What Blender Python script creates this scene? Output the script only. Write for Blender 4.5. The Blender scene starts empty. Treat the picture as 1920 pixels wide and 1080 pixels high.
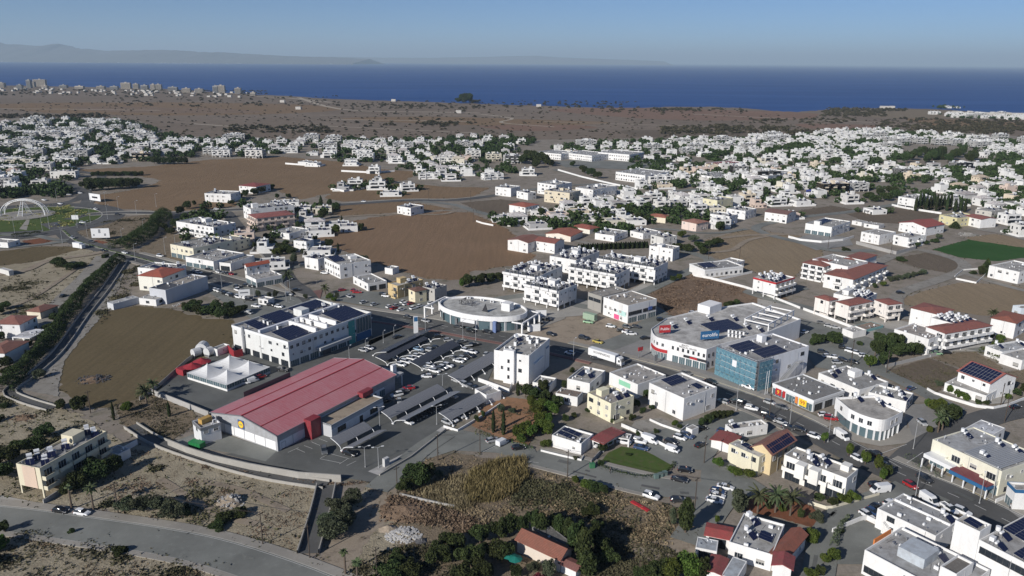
import bpy, bmesh, math, random
from mathutils import Vector, Matrix
from mathutils.geometry import tessellate_polygon
PI=math.pi
SC=bpy.context.scene
COL=SC.collection
# ---------------------------------------------------------------- camera
FPX, HCAM=1450.0,110.0
PITCH, ROLL=math.radians(16.32), math.atan(0.0073)
cam_d=bpy.data.cameras.new("camera");cam=bpy.data.objects.new("camera", cam_d);COL.objects.link(cam)
cam_d.sensor_width=36.0;cam_d.lens=36.0 * FPX / 1920.0
cam_d.clip_start=1.0;cam_d.clip_end=300000.0
cam.matrix_world=Matrix.Translation((0,0, HCAM)) @ Matrix.Rotation(PI / 2 - PITCH, 4,'X') @ Matrix.Rotation(ROLL, 4,'Z')
SC.camera=cam
# ---------------------------------------------------------------- sky, sun, exposure
SUN_AZ, SUN_EL=math.radians(228.0), math.radians(26.0)
world=bpy.data.worlds.new("World");SC.world=world;world.use_nodes=True
wn=world.node_tree;wn.nodes.clear()
sky=wn.nodes.new("ShaderNodeTexSky");sky.sky_type='NISHITA';sky.sun_disc=False
sky.sun_elevation=SUN_EL;sky.sun_rotation=PI / 2 - SUN_AZ
sky.altitude=2000;sky.air_density=0.75;sky.dust_density=0.0;sky.ozone_density=7.0
bg=wn.nodes.new("ShaderNodeBackground");bg.inputs['Strength'].default_value=0.07
wo=wn.nodes.new("ShaderNodeOutputWorld")
wn.links.new(sky.outputs[0], bg.inputs[0]);wn.links.new(bg.outputs[0], wo.inputs[0])
sun_d=bpy.data.lights.new("sun", 'SUN');sun_d.energy=4.8;sun_d.angle=math.radians(0.5);sun_d.color=(1.0,0.95,0.88)
sun=bpy.data.objects.new("sun", sun_d);COL.objects.link(sun)
sdir=Vector((math.cos(SUN_AZ) * math.cos(SUN_EL), math.sin(SUN_AZ) * math.cos(SUN_EL), math.sin(SUN_EL)))
sun.rotation_euler=sdir.to_track_quat('Z','Y').to_euler();sun.location=(0,0,300)
SC.view_settings.view_transform='Standard';SC.view_settings.look='None'
SC.view_settings.exposure=0.15;SC.view_settings.gamma=1.0;SC.view_settings.use_curve_mapping=False
SC.cycles.max_bounces=6;SC.cycles.diffuse_bounces=3;SC.cycles.glossy_bounces=2;SC.cycles.transmission_bounces=4
SC.cycles.volume_bounces=0;SC.cycles.transparent_max_bounces=8
SC.cycles.use_denoising=True
# ---------------------------------------------------------------- camera maths: a photograph pixel <-> the ground
CP, SP, CR, SR=math.cos(PITCH), math.sin(PITCH), math.cos(ROLL), math.sin(ROLL)
def G(px, py, z=0.0):
 x=(px - 960) / FPX;y=-(py - 540) / FPX
 xr=CR * x - SR * y;yr=SR * x + CR * y
 dy=CP + yr * SP;dz=-SP + yr * CP
 t=(z - HCAM) / dz
 return (xr * t, dy * t)
def P(x, y, z=0.0):
 dz=z - HCAM
 zc=y * CP - dz * SP;yc=y * SP + dz * CP
 if zc < 1: return (-9999,-9999)
 xx=CR * x + SR * yc;yy=-SR * x + CR * yc
 return (960 + FPX * xx / zc, 540 - FPX * yy / zc)
def inpoly(p, poly):
 x, y=p;c=False;j=len(poly)-1
 for i in range(len(poly)):
  xi, yi=poly[i];xj, yj=poly[j]
  if (yi > y) != (yj > y) and x < (xj - xi)*(y - yi)/(yj - yi) + xi: c=not c
  j=i
 return c
# ---------------------------------------------------------------- materials
def nt(name):
 m=bpy.data.materials.new(name);m.use_nodes=True
 t=m.node_tree;b=t.nodes['Principled BSDF']
 return m, t, b
def N(t, k, **kw):
 n=t.nodes.new(k)
 for a, v in kw.items(): setattr(n, a, v)
 return n
def noise(t, vec, scale, detail=4, rough=0.6):
 n=N(t, 'ShaderNodeTexNoise');n.inputs['Scale'].default_value=scale
 n.inputs['Detail'].default_value=detail;n.inputs['Roughness'].default_value=rough
 t.links.new(vec, n.inputs['Vector']);return n.outputs['Fac']
def ramp(t, fac, stops):
 r=N(t, 'ShaderNodeValToRGB');e=r.color_ramp.elements
 e[0].position, e[0].color=stops[0][0],(*stops[0][1],1)
 e[1].position, e[1].color=stops[-1][0],(*stops[-1][1],1)
 for p, c in stops[1:-1]:
  q=e.new(p);q.color=(*c, 1)
 t.links.new(fac, r.inputs[0]);return r.outputs[0]
def mix(t, fac, a, b, mode='MIX'):
 m=N(t, 'ShaderNodeMix', data_type='RGBA', blend_type=mode)
 if isinstance(fac, (int, float)): m.inputs[0].default_value=fac
 else: t.links.new(fac, m.inputs[0])
 for i, v in ((6, a),(7, b)):
  if isinstance(v, tuple): m.inputs[i].default_value=(*v, 1) if len(v)==3 else v
  else: t.links.new(v, m.inputs[i])
 return m.outputs[2]
def bump(t, b, h, strength, dist):
 n=N(t, 'ShaderNodeBump');n.inputs['Strength'].default_value=strength;n.inputs['Distance'].default_value=dist
 t.links.new(h, n.inputs['Height']);t.links.new(n.outputs[0], b.inputs['Normal'])
def pos(t): return N(t, 'ShaderNodeNewGeometry').outputs['Position']
def objc(t): return N(t, 'ShaderNodeTexCoord').outputs['Object']
def mapping(t, vec, scale=(1,1,1), rotz=0):
 m=N(t, 'ShaderNodeMapping');m.inputs['Scale'].default_value=scale;m.inputs['Rotation'].default_value=(0,0, rotz)
 t.links.new(vec, m.inputs['Vector']);return m.outputs[0]
def g(c): return (c, c, c)
M={}
def plain(name, col, rough=0.7, metal=0.0, spec=0.4):
 m, t, b=nt(name);b.inputs['Base Color'].default_value=(*col, 1);b.inputs['Roughness'].default_value=rough
 b.inputs['Metallic'].default_value=metal;b.inputs['Specular IOR Level'].default_value=spec
 M[name]=m;return m
def ground_mat(name, c1, c2, c3, s1=0.02, s2=0.35, s3=3.0, bs=0.5, bd=0.25, extra=None, rough=0.95):
 """three scales of mottling"""
 c1, c2, c3=(tuple(v * 1.18 for v in c) for c in (c1, c2, c3))
 m, t, b=nt(name);p=pos(t)
 a=noise(t, p, s1,6,0.65);f=noise(t, p, s2,6,0.7);h=noise(t, p, s3,4,0.7)
 c=mix(t, ramp(t, a, [(0.38, g(0)),(0.62, g(1))]), c1, c2)
 c=mix(t, ramp(t, f, [(0.5, g(0)),(0.66, g(0.85))]), c, c3)
 c=mix(t, ramp(t, h, [(0.3, g(0.55)),(0.72, g(0))]), c, (c1[0] * 0.55, c1[1] * 0.55, c1[2] * 0.55))
 if extra: c=extra(t, p, c)
 t.links.new(c, b.inputs['Base Color']);b.inputs['Roughness'].default_value=rough;b.inputs['Specular IOR Level'].default_value=0.15
 s=N(t, 'ShaderNodeMath', operation='ADD');t.links.new(f, s.inputs[0]);t.links.new(h, s.inputs[1])
 bump(t, b, s.outputs[0], bs, bd);M[name]=m;return m
def field_mat(name, c1, c2, rot, spacing=1.6, strength=0.5):
 c1, c2=(tuple(v * 1.22 for v in c) for c in (c1, c2))
 m, t, b=nt(name);p=pos(t)
 w=N(t, 'ShaderNodeTexWave', wave_type='BANDS', bands_direction='X');w.inputs['Scale'].default_value=1.0 / spacing
 w.inputs['Distortion'].default_value=2.2;w.inputs['Detail'].default_value=2;w.inputs['Detail Scale'].default_value=0.25
 t.links.new(mapping(t, p, (1,1,1), rot), w.inputs['Vector'])
 a=noise(t, p, 0.02,6,0.65);f=noise(t, p, 0.9,5,0.75);st=noise(t, mapping(t, p, (0.5,0.03,1), rot),1.0,4,.6)
 c=mix(t, ramp(t, a, [(0.35, g(0)),(0.65, g(1))]), c1, c2)
 c=mix(t, ramp(t, f, [(0.4, g(0.0)),(0.75, g(0.6))]), c, tuple(v * 1.45 for v in c1))
 c=mix(t, ramp(t, f, [(0.25, g(0.7)),(0.5, g(0.0))]), c, tuple(v * 0.45 for v in c1))
 c=mix(t, ramp(t, st, [(0.4, g(0)),(0.65, g(0.6))]), c, tuple(v * 0.68 for v in c2))
 c=mix(t, 0.22, c, ramp(t, w.outputs['Fac'],[(0.2, tuple(v * 0.55 for v in c1)),(0.8, tuple(v * 1.2 for v in c1))]))
 t.links.new(c, b.inputs['Base Color']);b.inputs['Roughness'].default_value=1.0;b.inputs['Specular IOR Level'].default_value=0.1
 s=N(t, 'ShaderNodeMath', operation='ADD');t.links.new(f, s.inputs[0]);t.links.new(w.outputs['Fac'], s.inputs[1])
 bump(t, b, s.outputs[0], strength, 0.3);M[name]=m;return m
def objcol_mat(name, rough=0.8, stain=0.25, spec=0.3, sc=0.35, metal=0.0, bmp=0.0, coat=0.0):
 """colour comes from the object's own colour;dirt on top"""
 m, t, b=nt(name);oi=N(t, 'ShaderNodeObjectInfo')
 c=oi.outputs['Color']
 if stain:
  p=pos(t);n1=noise(t, mapping(t, p, (1,1,0.25)), sc, 5,0.7);n2=noise(t, p, sc * 6,3,.6)
  c=mix(t, ramp(t, n1,[(0.45, g(0)),(0.75, g(stain))]), c, (0.30,0.28,0.25),'MIX')
  c=mix(t, ramp(t, n2,[(0.3, g(stain * .5)),(0.6, g(0))]), c, (0.35,0.33,0.3),'MIX')
  if bmp: bump(t, b, n2, bmp, 0.05)
 t.links.new(c, b.inputs['Base Color']);b.inputs['Roughness'].default_value=rough;b.inputs['Specular IOR Level'].default_value=spec
 b.inputs['Metallic'].default_value=metal;b.inputs['Coat Weight'].default_value=coat
 M[name]=m;return m
objcol_mat('render_wall',0.85,0.24)
objcol_mat('car_paint',0.28,0.0,0.5, coat=0.6)
objcol_mat('painted',0.6,0.12,0.4)
plain('glass_dark',(0.02,0.026,0.034),0.12,0,0.6)
plain('glass_blue',(0.085,0.13,0.15),0.2,0,0.6)
plain('frame_white',(0.6,0.6,0.6),0.5)
plain('frame_dark',(0.08,0.08,0.085),0.5)
plain('tank_white',(0.72,0.73,0.74),0.35)
plain('steel_grey',(0.32,0.33,0.35),0.45,0.6)
plain('galvanised',(0.42,0.43,0.44),0.5,0.3)
plain('solar_cell',(0.010,0.014,0.045),0.35,0,0.3)
plain('rubber',(0.015,0.015,0.016),0.8)
plain('marking',(0.62,0.62,0.60),0.8)
plain('marking_yellow',(0.55,0.42,0.10),0.8)
plain('sign_red',(0.40,0.03,0.035),0.5)
plain('canvas_red',(0.28,0.025,0.035),0.7)
plain('sign_blue',(0.03,0.12,0.26),0.5)
plain('letter_white',(0.8,0.8,0.8),0.5)
plain('letter_dark',(0.03,0.03,0.035),0.5)
plain('yellow',(0.75,0.55,0.04),0.5)
plain('orange',(0.62,0.20,0.05),0.6)
plain('green_paint',(0.02,0.20,0.06),0.5)
plain('wood',(0.14,0.09,0.055),0.85)
plain('pole_dark',(0.07,0.055,0.045),0.85)
plain('skin',(0.45,0.27,0.2),0.6)
plain('lamp_red',(0.35,0.01,0.01),0.3)
plain('lamp_clear',(0.7,0.7,0.68),0.2)
plain('teal',(0.01,0.16,0.13),0.7)
plain('shutter',(0.34,0.33,0.31),0.7)
plain('pool_water',(0.03,0.20,0.25),0.05,0,0.6)
# flat concrete roofs: pale grey, blotchy
m, t, b=nt('roof_concrete');oi=N(t, 'ShaderNodeObjectInfo');p=pos(t)
n1=noise(t, p, 0.28,6,0.72);n2=noise(t, p, 2.2,4,0.6)
c=mix(t, ramp(t, n1,[(0.35, g(0.75)),(0.62, g(0))]), oi.outputs['Color'],(0.17,0.16,0.15))
c=mix(t, ramp(t, n2,[(0.55, g(0)),(0.75, g(0.4))]), c, (0.5,0.49,0.47))
t.links.new(c, b.inputs['Base Color']);b.inputs['Roughness'].default_value=0.9;b.inputs['Specular IOR Level'].default_value=0.2;M['roof_concrete']=m
# clay tiles: courses and ribs as relief on the slope, in the roof's own coordinates
m, t, b=nt('roof_tile');oi=N(t, 'ShaderNodeObjectInfo');o_=objc(t)
wv=N(t, 'ShaderNodeTexWave', bands_direction='X');wv.inputs['Scale'].default_value=1.1;t.links.new(o_, wv.inputs['Vector'])
n1=noise(t, o_, 0.7,5,0.7);n2=noise(t, o_, 5.0,3,0.6)
c=mix(t, ramp(t, n1,[(0.4, g(0)),(0.7, g(0.6))]), oi.outputs['Color'],(0.14,0.07,0.05))
c=mix(t, ramp(t, n2,[(0.5, g(0)),(0.8, g(0.5))]), c, (0.40,0.22,0.16))
c=mix(t, ramp(t, wv.outputs['Fac'],[(0.0, g(0.45)),(0.4, g(0))]), c, (0.10,0.03,0.02))
t.links.new(c, b.inputs['Base Color']);b.inputs['Roughness'].default_value=0.85
bump(t, b, wv.outputs['Fac'],0.5,0.08);M['roof_tile']=m
# supermarket red metal sheet
m, t, b=nt('roof_sheet');oi=N(t, 'ShaderNodeObjectInfo');o_=objc(t)
wv=N(t, 'ShaderNodeTexWave', bands_direction='X');wv.inputs['Scale'].default_value=0.32;t.links.new(o_, wv.inputs['Vector'])
n1=noise(t, o_, 0.12,5,0.7);n2=noise(t, mapping(t, o_, (3,.3,1)),1.2,4,0.7)
c=mix(t, ramp(t, n1,[(0.4, g(0)),(0.7, g(0.5))]), oi.outputs['Color'],(0.50,0.25,0.26))
c=mix(t, ramp(t, n2,[(0.35, g(0)),(0.75, g(0.6))]), c, (0.50,0.31,0.32))
c=mix(t, ramp(t, wv.outputs['Fac'],[(0.0, g(0.18)),(0.15, g(0))]), c, (0.2,0.05,0.06))
t.links.new(c, b.inputs['Base Color']);b.inputs['Roughness'].default_value=0.5
bump(t, b, wv.outputs['Fac'],0.2,0.05);M['roof_sheet']=m
# corrugated light grey sheet
m, t, b=nt('corrugated');oi=N(t, 'ShaderNodeObjectInfo');o_=objc(t)
wv=N(t, 'ShaderNodeTexWave', bands_direction='X');wv.inputs['Scale'].default_value=1.0;t.links.new(o_, wv.inputs['Vector'])
n1=noise(t, o_, 0.5,5,0.7)
c=mix(t, ramp(t, n1,[(0.4, g(0)),(0.7, g(0.4))]), oi.outputs['Color'],(0.16,0.13,0.11))
c=mix(t, ramp(t, wv.outputs['Fac'],[(0.0, g(0.35)),(0.5, g(0))]), c, (0.12,0.12,0.12))
t.links.new(c, b.inputs['Base Color']);b.inputs['Roughness'].default_value=0.6;bump(t, b, wv.outputs['Fac'],.5,.05);M['corrugated']=m
def foliage(name, dark, mid, light, scale=0.7):
 m, t, b=nt(name);oi=N(t, 'ShaderNodeObjectInfo');p=pos(t)
 n=noise(t, p, scale, 4,0.7)
 c=ramp(t, n, [(0.3, dark),(0.52, mid),(0.72, light)])
 h=N(t, 'ShaderNodeHueSaturation');t.links.new(c, h.inputs['Color'])
 mr=N(t, 'ShaderNodeMapRange');mr.inputs[3].default_value=0.47;mr.inputs[4].default_value=0.53
 mv=N(t, 'ShaderNodeMapRange');mv.inputs[3].default_value=0.75;mv.inputs[4].default_value=1.25
 t.links.new(oi.outputs['Random'], mr.inputs[0]);t.links.new(oi.outputs['Random'], mv.inputs[0])
 t.links.new(mr.outputs[0], h.inputs['Hue']);t.links.new(mv.outputs[0], h.inputs['Value'])
 t.links.new(h.outputs[0], b.inputs['Base Color']);b.inputs['Roughness'].default_value=0.8;b.inputs['Specular IOR Level'].default_value=0.15
 M[name]=m
foliage('leaf_broad',(0.016,0.024,0.009),(0.038,0.054,0.018),(0.08,0.10,0.032))
foliage('leaf_olive',(0.03,0.04,0.024),(0.07,0.085,0.05),(0.13,0.145,0.085))
foliage('leaf_cypress',(0.012,0.02,0.008),(0.03,0.042,0.016),(0.055,0.07,0.024))
foliage('leaf_palm',(0.025,0.035,0.016),(0.06,0.075,0.035),(0.13,0.14,0.07))
foliage('leaf_bright',(0.026,0.042,0.009),(0.065,0.095,0.018),(0.13,0.16,0.035))
foliage('leaf_dry',(0.085,0.062,0.04),(0.19,0.145,0.095),(0.32,0.25,0.165),0.3)
foliage('leaf_reed',(0.11,0.10,0.04),(0.22,0.20,0.08),(0.36,0.32,0.14),0.3)
foliage('leaf_scrub',(0.035,0.036,0.018),(0.075,0.072,0.04),(0.14,0.125,0.075),0.15)
foliage('leaf_red',(0.05,0.01,0.02),(0.16,0.03,0.05),(0.28,0.08,0.1),0.7)
plain('bark',(0.11,0.085,0.065),0.95)
plain('frond_dead',(0.28,0.14,0.05),0.95)
# ground
ground_mat('dry_plain',(0.17,0.132,0.10),(0.21,0.168,0.132),(0.105,0.09,0.066),0.004,0.05,0.6,0.4,0.5)
ground_mat('town_ground',(0.22,0.19,0.16),(0.27,0.24,0.205),(0.12,0.115,0.075),0.02,0.12,1.2,0.2,0.2)
ground_mat('vacant_soil',(0.29,0.25,0.18),(0.36,0.32,0.24),(0.19,0.16,0.11),0.03,0.22,1.8,0.8,0.35)
ground_mat('brown_soil',(0.18,0.125,0.086),(0.23,0.165,0.115),(0.09,0.062,0.042),0.03,0.3,2.5,0.8,0.35)
ground_mat('gravel_lot',(0.29,0.24,0.185),(0.34,0.285,0.225),(0.17,0.14,0.11),0.03,0.25,3.0,0.25,0.1)
ground_mat('track_soil',(0.26,0.215,0.165),(0.31,0.262,0.208),(0.14,0.115,0.09),0.05,0.3,3.0,0.3,0.15)
ground_mat('red_earth',(0.16,0.066,0.036),(0.20,0.085,0.05),(0.11,0.055,0.035),0.03,0.3,2.5,0.3,0.15)
ground_mat('pale_track',(0.36,0.31,0.25),(0.42,0.37,0.3),(0.3,0.25,0.2),0.05,0.3,3.0,0.1,0.1)
ground_mat('plain_red',(0.19,0.12,0.085),(0.22,0.14,0.10),(0.12,0.09,0.065),0.01,0.08,0.8,0.3,0.3)
ground_mat('orange_soil',(0.27,0.15,0.085),(0.32,0.19,0.115),(0.17,0.11,0.07),0.05,0.3,3.0,0.3,0.1)
ground_mat('grey_track',(0.24,0.225,0.20),(0.29,0.275,0.25),(0.13,0.12,0.105),0.05,0.3,3.0,0.2,0.1)
ground_mat('lawn',(0.055,0.09,0.02),(0.075,0.11,0.03),(0.11,0.10,0.05),0.12,0.5,5.0,0.5,0.1)
ground_mat('crop_green',(0.026,0.078,0.016),(0.036,0.095,0.024),(0.05,0.07,0.03),0.05,0.6,3.0,0.5,0.2)
ground_mat('dry_weeds',(0.19,0.15,0.105),(0.235,0.19,0.135),(0.09,0.08,0.048),0.05,0.4,2.0,0.9,0.4)
field_mat('field_brown',(0.185,0.122,0.075),(0.225,0.152,0.098), math.radians(-35))
field_mat('field_left',(0.112,0.088,0.050),(0.142,0.112,0.065), math.radians(-62))
field_mat('field_far',(0.172,0.118,0.072),(0.21,0.147,0.092), math.radians(10),3.0)
field_mat('field_dark',(0.125,0.10,0.076),(0.155,0.128,0.098), math.radians(-30),2.0)
field_mat('field_tan',(0.22,0.17,0.112),(0.26,0.205,0.142), math.radians(-20),2.0)
def asphalt(name, c, patch=0.35, tint=(1,1,1)):
 m, t, b=nt(name);p=pos(t)
 a=noise(t, p, 0.06,6,0.65);f=noise(t, p, 0.6,5,0.7);h=noise(t, p, 9.0,3,0.6)
 lo=tuple(c * (1 - patch) * k for k in tint);hi=tuple(c * (1 + patch) * k for k in tint)
 cc=mix(t, ramp(t, a, [(0.35, g(0)),(0.65, g(1))]), lo, hi)
 cc=mix(t, ramp(t, f, [(0.55, g(0)),(0.75, g(0.5))]), cc, tuple(c * 1.5 * k for k in tint))
 cc=mix(t, ramp(t, h, [(0.3, g(0.4)),(0.6, g(0))]), cc, tuple(c * 0.6 * k for k in tint))
 t.links.new(cc, b.inputs['Base Color']);b.inputs['Roughness'].default_value=0.85;b.inputs['Specular IOR Level'].default_value=0.25
 M[name]=m
asphalt('asphalt',0.10,0.2,(1,1.0,0.99))
asphalt('asphalt_old',0.20,0.2,(0.97,1,0.93))
asphalt('asphalt_lot',0.125,0.22,(0.97,1,0.96))
asphalt('pavement',0.30,0.14,(1,0.94,0.84))
asphalt('pavement_grey',0.25,0.14,(1,0.98,0.95))
asphalt('pavement_red',0.13,0.1,(1.5,0.85,0.75))
asphalt('concrete',0.36,0.15,(1,0.96,0.88))
asphalt('kerb',0.36,0.12,(1,0.97,0.9))
asphalt('block_wall',0.36,0.15,(1,0.98,0.95))
asphalt('yellow_paving',0.26,0.12,(1.1,0.9,0.5))
asphalt('marble_rubble',0.42,0.4,(1,0.98,0.95))
# sea
m, t, b=nt('sea_water');p=pos(t)
n1=noise(t, mapping(t, p, (1,1,1)),0.05,5,0.7);n2=noise(t, mapping(t, p, (0.25,1.0,1),0.3),0.004,5,0.6)
c=mix(t, ramp(t, n2,[(0.3, g(0)),(0.7, g(1))]),(0.020,0.064,0.205),(0.038,0.098,0.28))
t.links.new(c, b.inputs['Base Color']);b.inputs['Roughness'].default_value=0.55;b.inputs['Specular IOR Level'].default_value=0.12
b.inputs['IOR'].default_value=1.2
bump(t, b, n1,1.0,3.0);M['sea_water']=m
plain('mountain_rock',(0.13,0.125,0.12),1.0)
# ---------------------------------------------------------------- mesh building
class MB:
 def __init__(s): s.v=[];s.f=[];s.m=[]
 def poly(s, pts, mi=0):
  i=len(s.v);s.v += [tuple(p) for p in pts];s.f.append(tuple(range(i, i + len(pts))));s.m.append(mi)
 def box(s, x0, x1, y0, y1, z0, z1, mi=0, bottom=True, top=True, tm=None):
  i=len(s.v)
  s.v += [(x0, y0, z0),(x1, y0, z0),(x1, y1, z0),(x0, y1, z0),(x0, y0, z1),(x1, y0, z1),(x1, y1, z1),(x0, y1, z1)]
  fs=[(0,1,5,4),(1,2,6,5),(2,3,7,6),(3,0,4,7)]
  s.f += [tuple(i + k for k in f) for f in fs];s.m += [mi] * 4
  if top: s.f.append((i + 4, i + 5, i + 6, i + 7));s.m.append(mi if tm is None else tm)
  if bottom: s.f.append((i + 3, i + 2, i + 1, i));s.m.append(mi)
 def prism(s, pts, z0, z1, mi=0, tm=None, top=True):
  n=len(pts);i=len(s.v)
  s.v += [(x, y, z0) for x, y in pts] + [(x, y, z1) for x, y in pts]
  for k in range(n):
   j=(k + 1) % n;s.f.append((i + k, i + j, i + n + j, i + n + k));s.m.append(mi)
  if top:
   for tr in tessellate_polygon([[Vector((x, y, 0)) for x, y in pts]]):
    a=[i + n + q for q in tr]
    s.f.append(tuple(a));s.m.append(mi if tm is None else tm)
 def sheet(s, pts, z, mi=0):
  i=len(s.v);s.v += [(x, y, z) for x, y in pts]
  for tr in tessellate_polygon([[Vector((x, y, 0)) for x, y in pts]]):
   a, b_, c_=(pts[q] for q in tr)
   if (b_[0] - a[0])*(c_[1] - a[1])-(b_[1] - a[1])*(c_[0] - a[0]) < 0: tr=(tr[0], tr[2], tr[1])
   s.f.append(tuple(i + q for q in tr));s.m.append(mi)
 def tube(s, a, b, r0, r1=None, n=6, mi=0, caps=True):
  r1=r0 if r1 is None else r1
  a=Vector(a);b=Vector(b);d=(b - a).normalized()
  u=d.orthogonal().normalized();w=d.cross(u);i=len(s.v)
  for c, r in ((a, r0),(b, r1)):
   for k in range(n):
    an=2 * PI * k / n;s.v.append(tuple(c + u * (r * math.cos(an)) + w * (r * math.sin(an))))
  for k in range(n):
   j=(k + 1) % n;s.f.append((i + k, i + j, i + n + j, i + n + k));s.m.append(mi)
  if caps:
   s.f.append(tuple(i + n + k for k in range(n)));s.m.append(mi)
   s.f.append(tuple(i + n - 1 - k for k in range(n)));s.m.append(mi)
 def path(s, pts, r, n=5, mi=0):
  for a, b in zip(pts[:-1], pts[1:]): s.tube(a, b, r, r, n, mi)
 def slab(s, a, b, c, d, th, mi=0):
  """thick quad: a,b,c,d (ccw from above), thickness downwards"""
  i=len(s.v);q=[a, b, c, d]
  s.v += [tuple(p) for p in q] + [(p[0], p[1], p[2] - th) for p in q]
  s.f += [(i, i + 1, i + 2, i + 3),(i + 7, i + 6, i + 5, i + 4)];s.m += [mi, mi]
  for k in range(4):
   j=(k + 1) % 4;s.f.append((i + k, i + 4 + k, i + 4 + j, i + j));s.m.append(mi)
 def add(s, o, loc=(0,0,0), rz=0.0, sc=(1,1,1)):
  i=len(s.v);c, q=math.cos(rz), math.sin(rz)
  for x, y, z in o.v:
   x *= sc[0];y *= sc[1];z *= sc[2]
   s.v.append((loc[0] + c * x - q * y, loc[1] + q * x + c * y, loc[2] + z))
  s.f += [tuple(i + k for k in f) for f in o.f];s.m += o.m
 def mesh(s, name, mats, smooth=False):
  me=bpy.data.meshes.new(name);me.from_pydata(s.v, [], s.f)
  for mm in mats: me.materials.append(M[mm])
  if len(mats) > 1: me.polygons.foreach_set('material_index', s.m)
  if smooth: me.polygons.foreach_set('use_smooth',[True] * len(s.f))
  me.update();return me
def ob(name, me, parent=None, loc=(0,0,0), rz=0.0, col=None, sc=None, label=None, cat=None, group=None, kind=None):
 o=bpy.data.objects.new(name, me);COL.objects.link(o)
 o.location=loc
 if rz: o.rotation_euler=(0,0, rz)
 if sc: o.scale=sc
 if parent: o.parent=parent
 if col: o.color=(*col, 1)
 if label: o['label']=label
 if cat: o['category']=cat
 if group: o['group']=group
 if kind: o['kind']=kind
 return o
def om(nm, mb, mats, *a, **k): return ob(nm, mb.mesh(nm, mats), *a, **k)
def thing(name, loc, rz, label=None, cat=None, group=None):
 return ob(name, None, None, (loc[0], loc[1], loc[2] if len(loc) > 2 else 0), rz, None, None, label, cat, group)
AUTO=[]   # (object, one, many, place): labels settled at the end, each singled out by its order seen from the camera
def auto(o, one, many, place, cat, group=None):
 o['category']=cat
 if group: o['group']=group
 AUTO.append((o, one, many, place))
ORD=['leftmost','second from left','third from left','fourth from left','fifth from left','sixth from left','seventh from left','eighth from left','ninth from left','tenth from left']
def ordinal(n):
 names=['','first','second','third','fourth','fifth','sixth','seventh','eighth','ninth','tenth','eleventh','twelfth','thirteenth','fourteenth','fifteenth','sixteenth','seventeenth','eighteenth','nineteenth']
 tens={20: 'twentieth',30: 'thirtieth',40: 'fortieth'}
 tn={20: 'twenty',30: 'thirty',40: 'forty'}
 if n < 20: return names[n]
 if n % 10==0 and n in tens: return tens[n]
 return tn.get(n // 10*10,'fifty') + '-' + names[n % 10]
def settle_labels():
 import collections
 d=collections.OrderedDict()
 for r in AUTO: d.setdefault((r[1], r[3]),[]).append(r)
 for (one, place), rs in d.items():
  if len(rs)==1: rs[0][0]['label']=(one + ' ' + place).strip();continue
  rs.sort(key=lambda r: P(r[0].location[0], r[0].location[1])[0])
  n=len(rs)
  for i, r in enumerate(rs):
   w='leftmost' if i==0 else 'rightmost' if i==n - 1 else ordinal(i + 1) + ' from left'
   r[0]['label']=f"{w} of {r[2]} {place}".strip()
# ---------------------------------------------------------------- curves and ground sheets
def smooth_line(pts, k=4, closed=False):
 n=len(pts);out=[]
 rng=range(n if closed else n - 1)
 for i in rng:
  p0=pts[(i - 1) % n] if closed or i > 0 else pts[0];p1=pts[i];p2=pts[(i + 1) % n]
  p3=pts[(i + 2) % n] if closed or i < n - 2 else pts[-1]
  for j in range(k):
   u=j / k
   out.append(tuple(0.5*((2 * p1[a])+(-p0[a] + p2[a]) * u + (2 * p0[a] - 5 * p1[a] + 4 * p2[a] - p3[a]) * u * u + (-p0[a] + 3 * p1[a] - 3 * p2[a] + p3[a]) * u ** 3) for a in (0,1)))
 if not closed: out.append(tuple(pts[-1]))
 return out
Z=[0.01]
def patch(name, px, mat, smooth=False, z=None, jag=0.0):
 pts=[G(*q) for q in px]
 if smooth: pts=smooth_line(pts, 4,True)
 if jag:
  r=random.Random(len(px)*7 + int(px[0][0]));out=[]
  for i in range(len(pts)):
   a=pts[i];b=pts[(i + 1) % len(pts)];L=math.hypot(b[0] - a[0], b[1] - a[1]);n=max(1, min(24, int(L / (jag * 2.5))))
   for j in range(n):
    u=j / n;s=jag if j else jag * 0.4
    out.append((a[0] + (b[0] - a[0]) * u + r.uniform(-s, s), a[1] + (b[1] - a[1]) * u + r.uniform(-s, s)))
  pts=out
 if z is None: Z[0] += 0.004;z=Z[0]
 mb=MB();mb.sheet(pts, z)
 return ob(name, mb.mesh(name, [mat]), kind='structure')
ROADS=[]   # centre lines on the ground, for keeping houses and trees off them
def offset(pts, d):
 out=[]
 for i, p in enumerate(pts):
  a=pts[max(0, i - 1)];b=pts[min(len(pts)-1, i + 1)]
  dx, dy=b[0] - a[0], b[1] - a[1];L=math.hypot(dx, dy) or 1
  out.append((p[0] - dy / L * d, p[1] + dx / L * d))
 return out
def strip(mb, pts, d0, d1, z, mi=0, z1=None):
 A=offset(pts, d0);B=offset(pts, d1);i=len(mb.v)
 if d0 < d1: A, B=B, A
 mb.v += [(x, y, z) for x, y in A] + [(x, y, z) for x, y in B];n=len(A)
 for k in range(n - 1): mb.f.append((i + k + 1, i + k, i + n + k, i + n + k + 1));mb.m.append(mi)
def road(name, px, w, mat='asphalt', z=0.16, reg=True, k=4):
 pts=smooth_line([G(*q) for q in px], k)
 mb=MB();strip(mb, pts, -w / 2, w / 2, z);ob(name, mb.mesh(name, [mat]), kind='structure')
 if reg: ROADS.append((pts, w / 2+2.0))
 return pts
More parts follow.
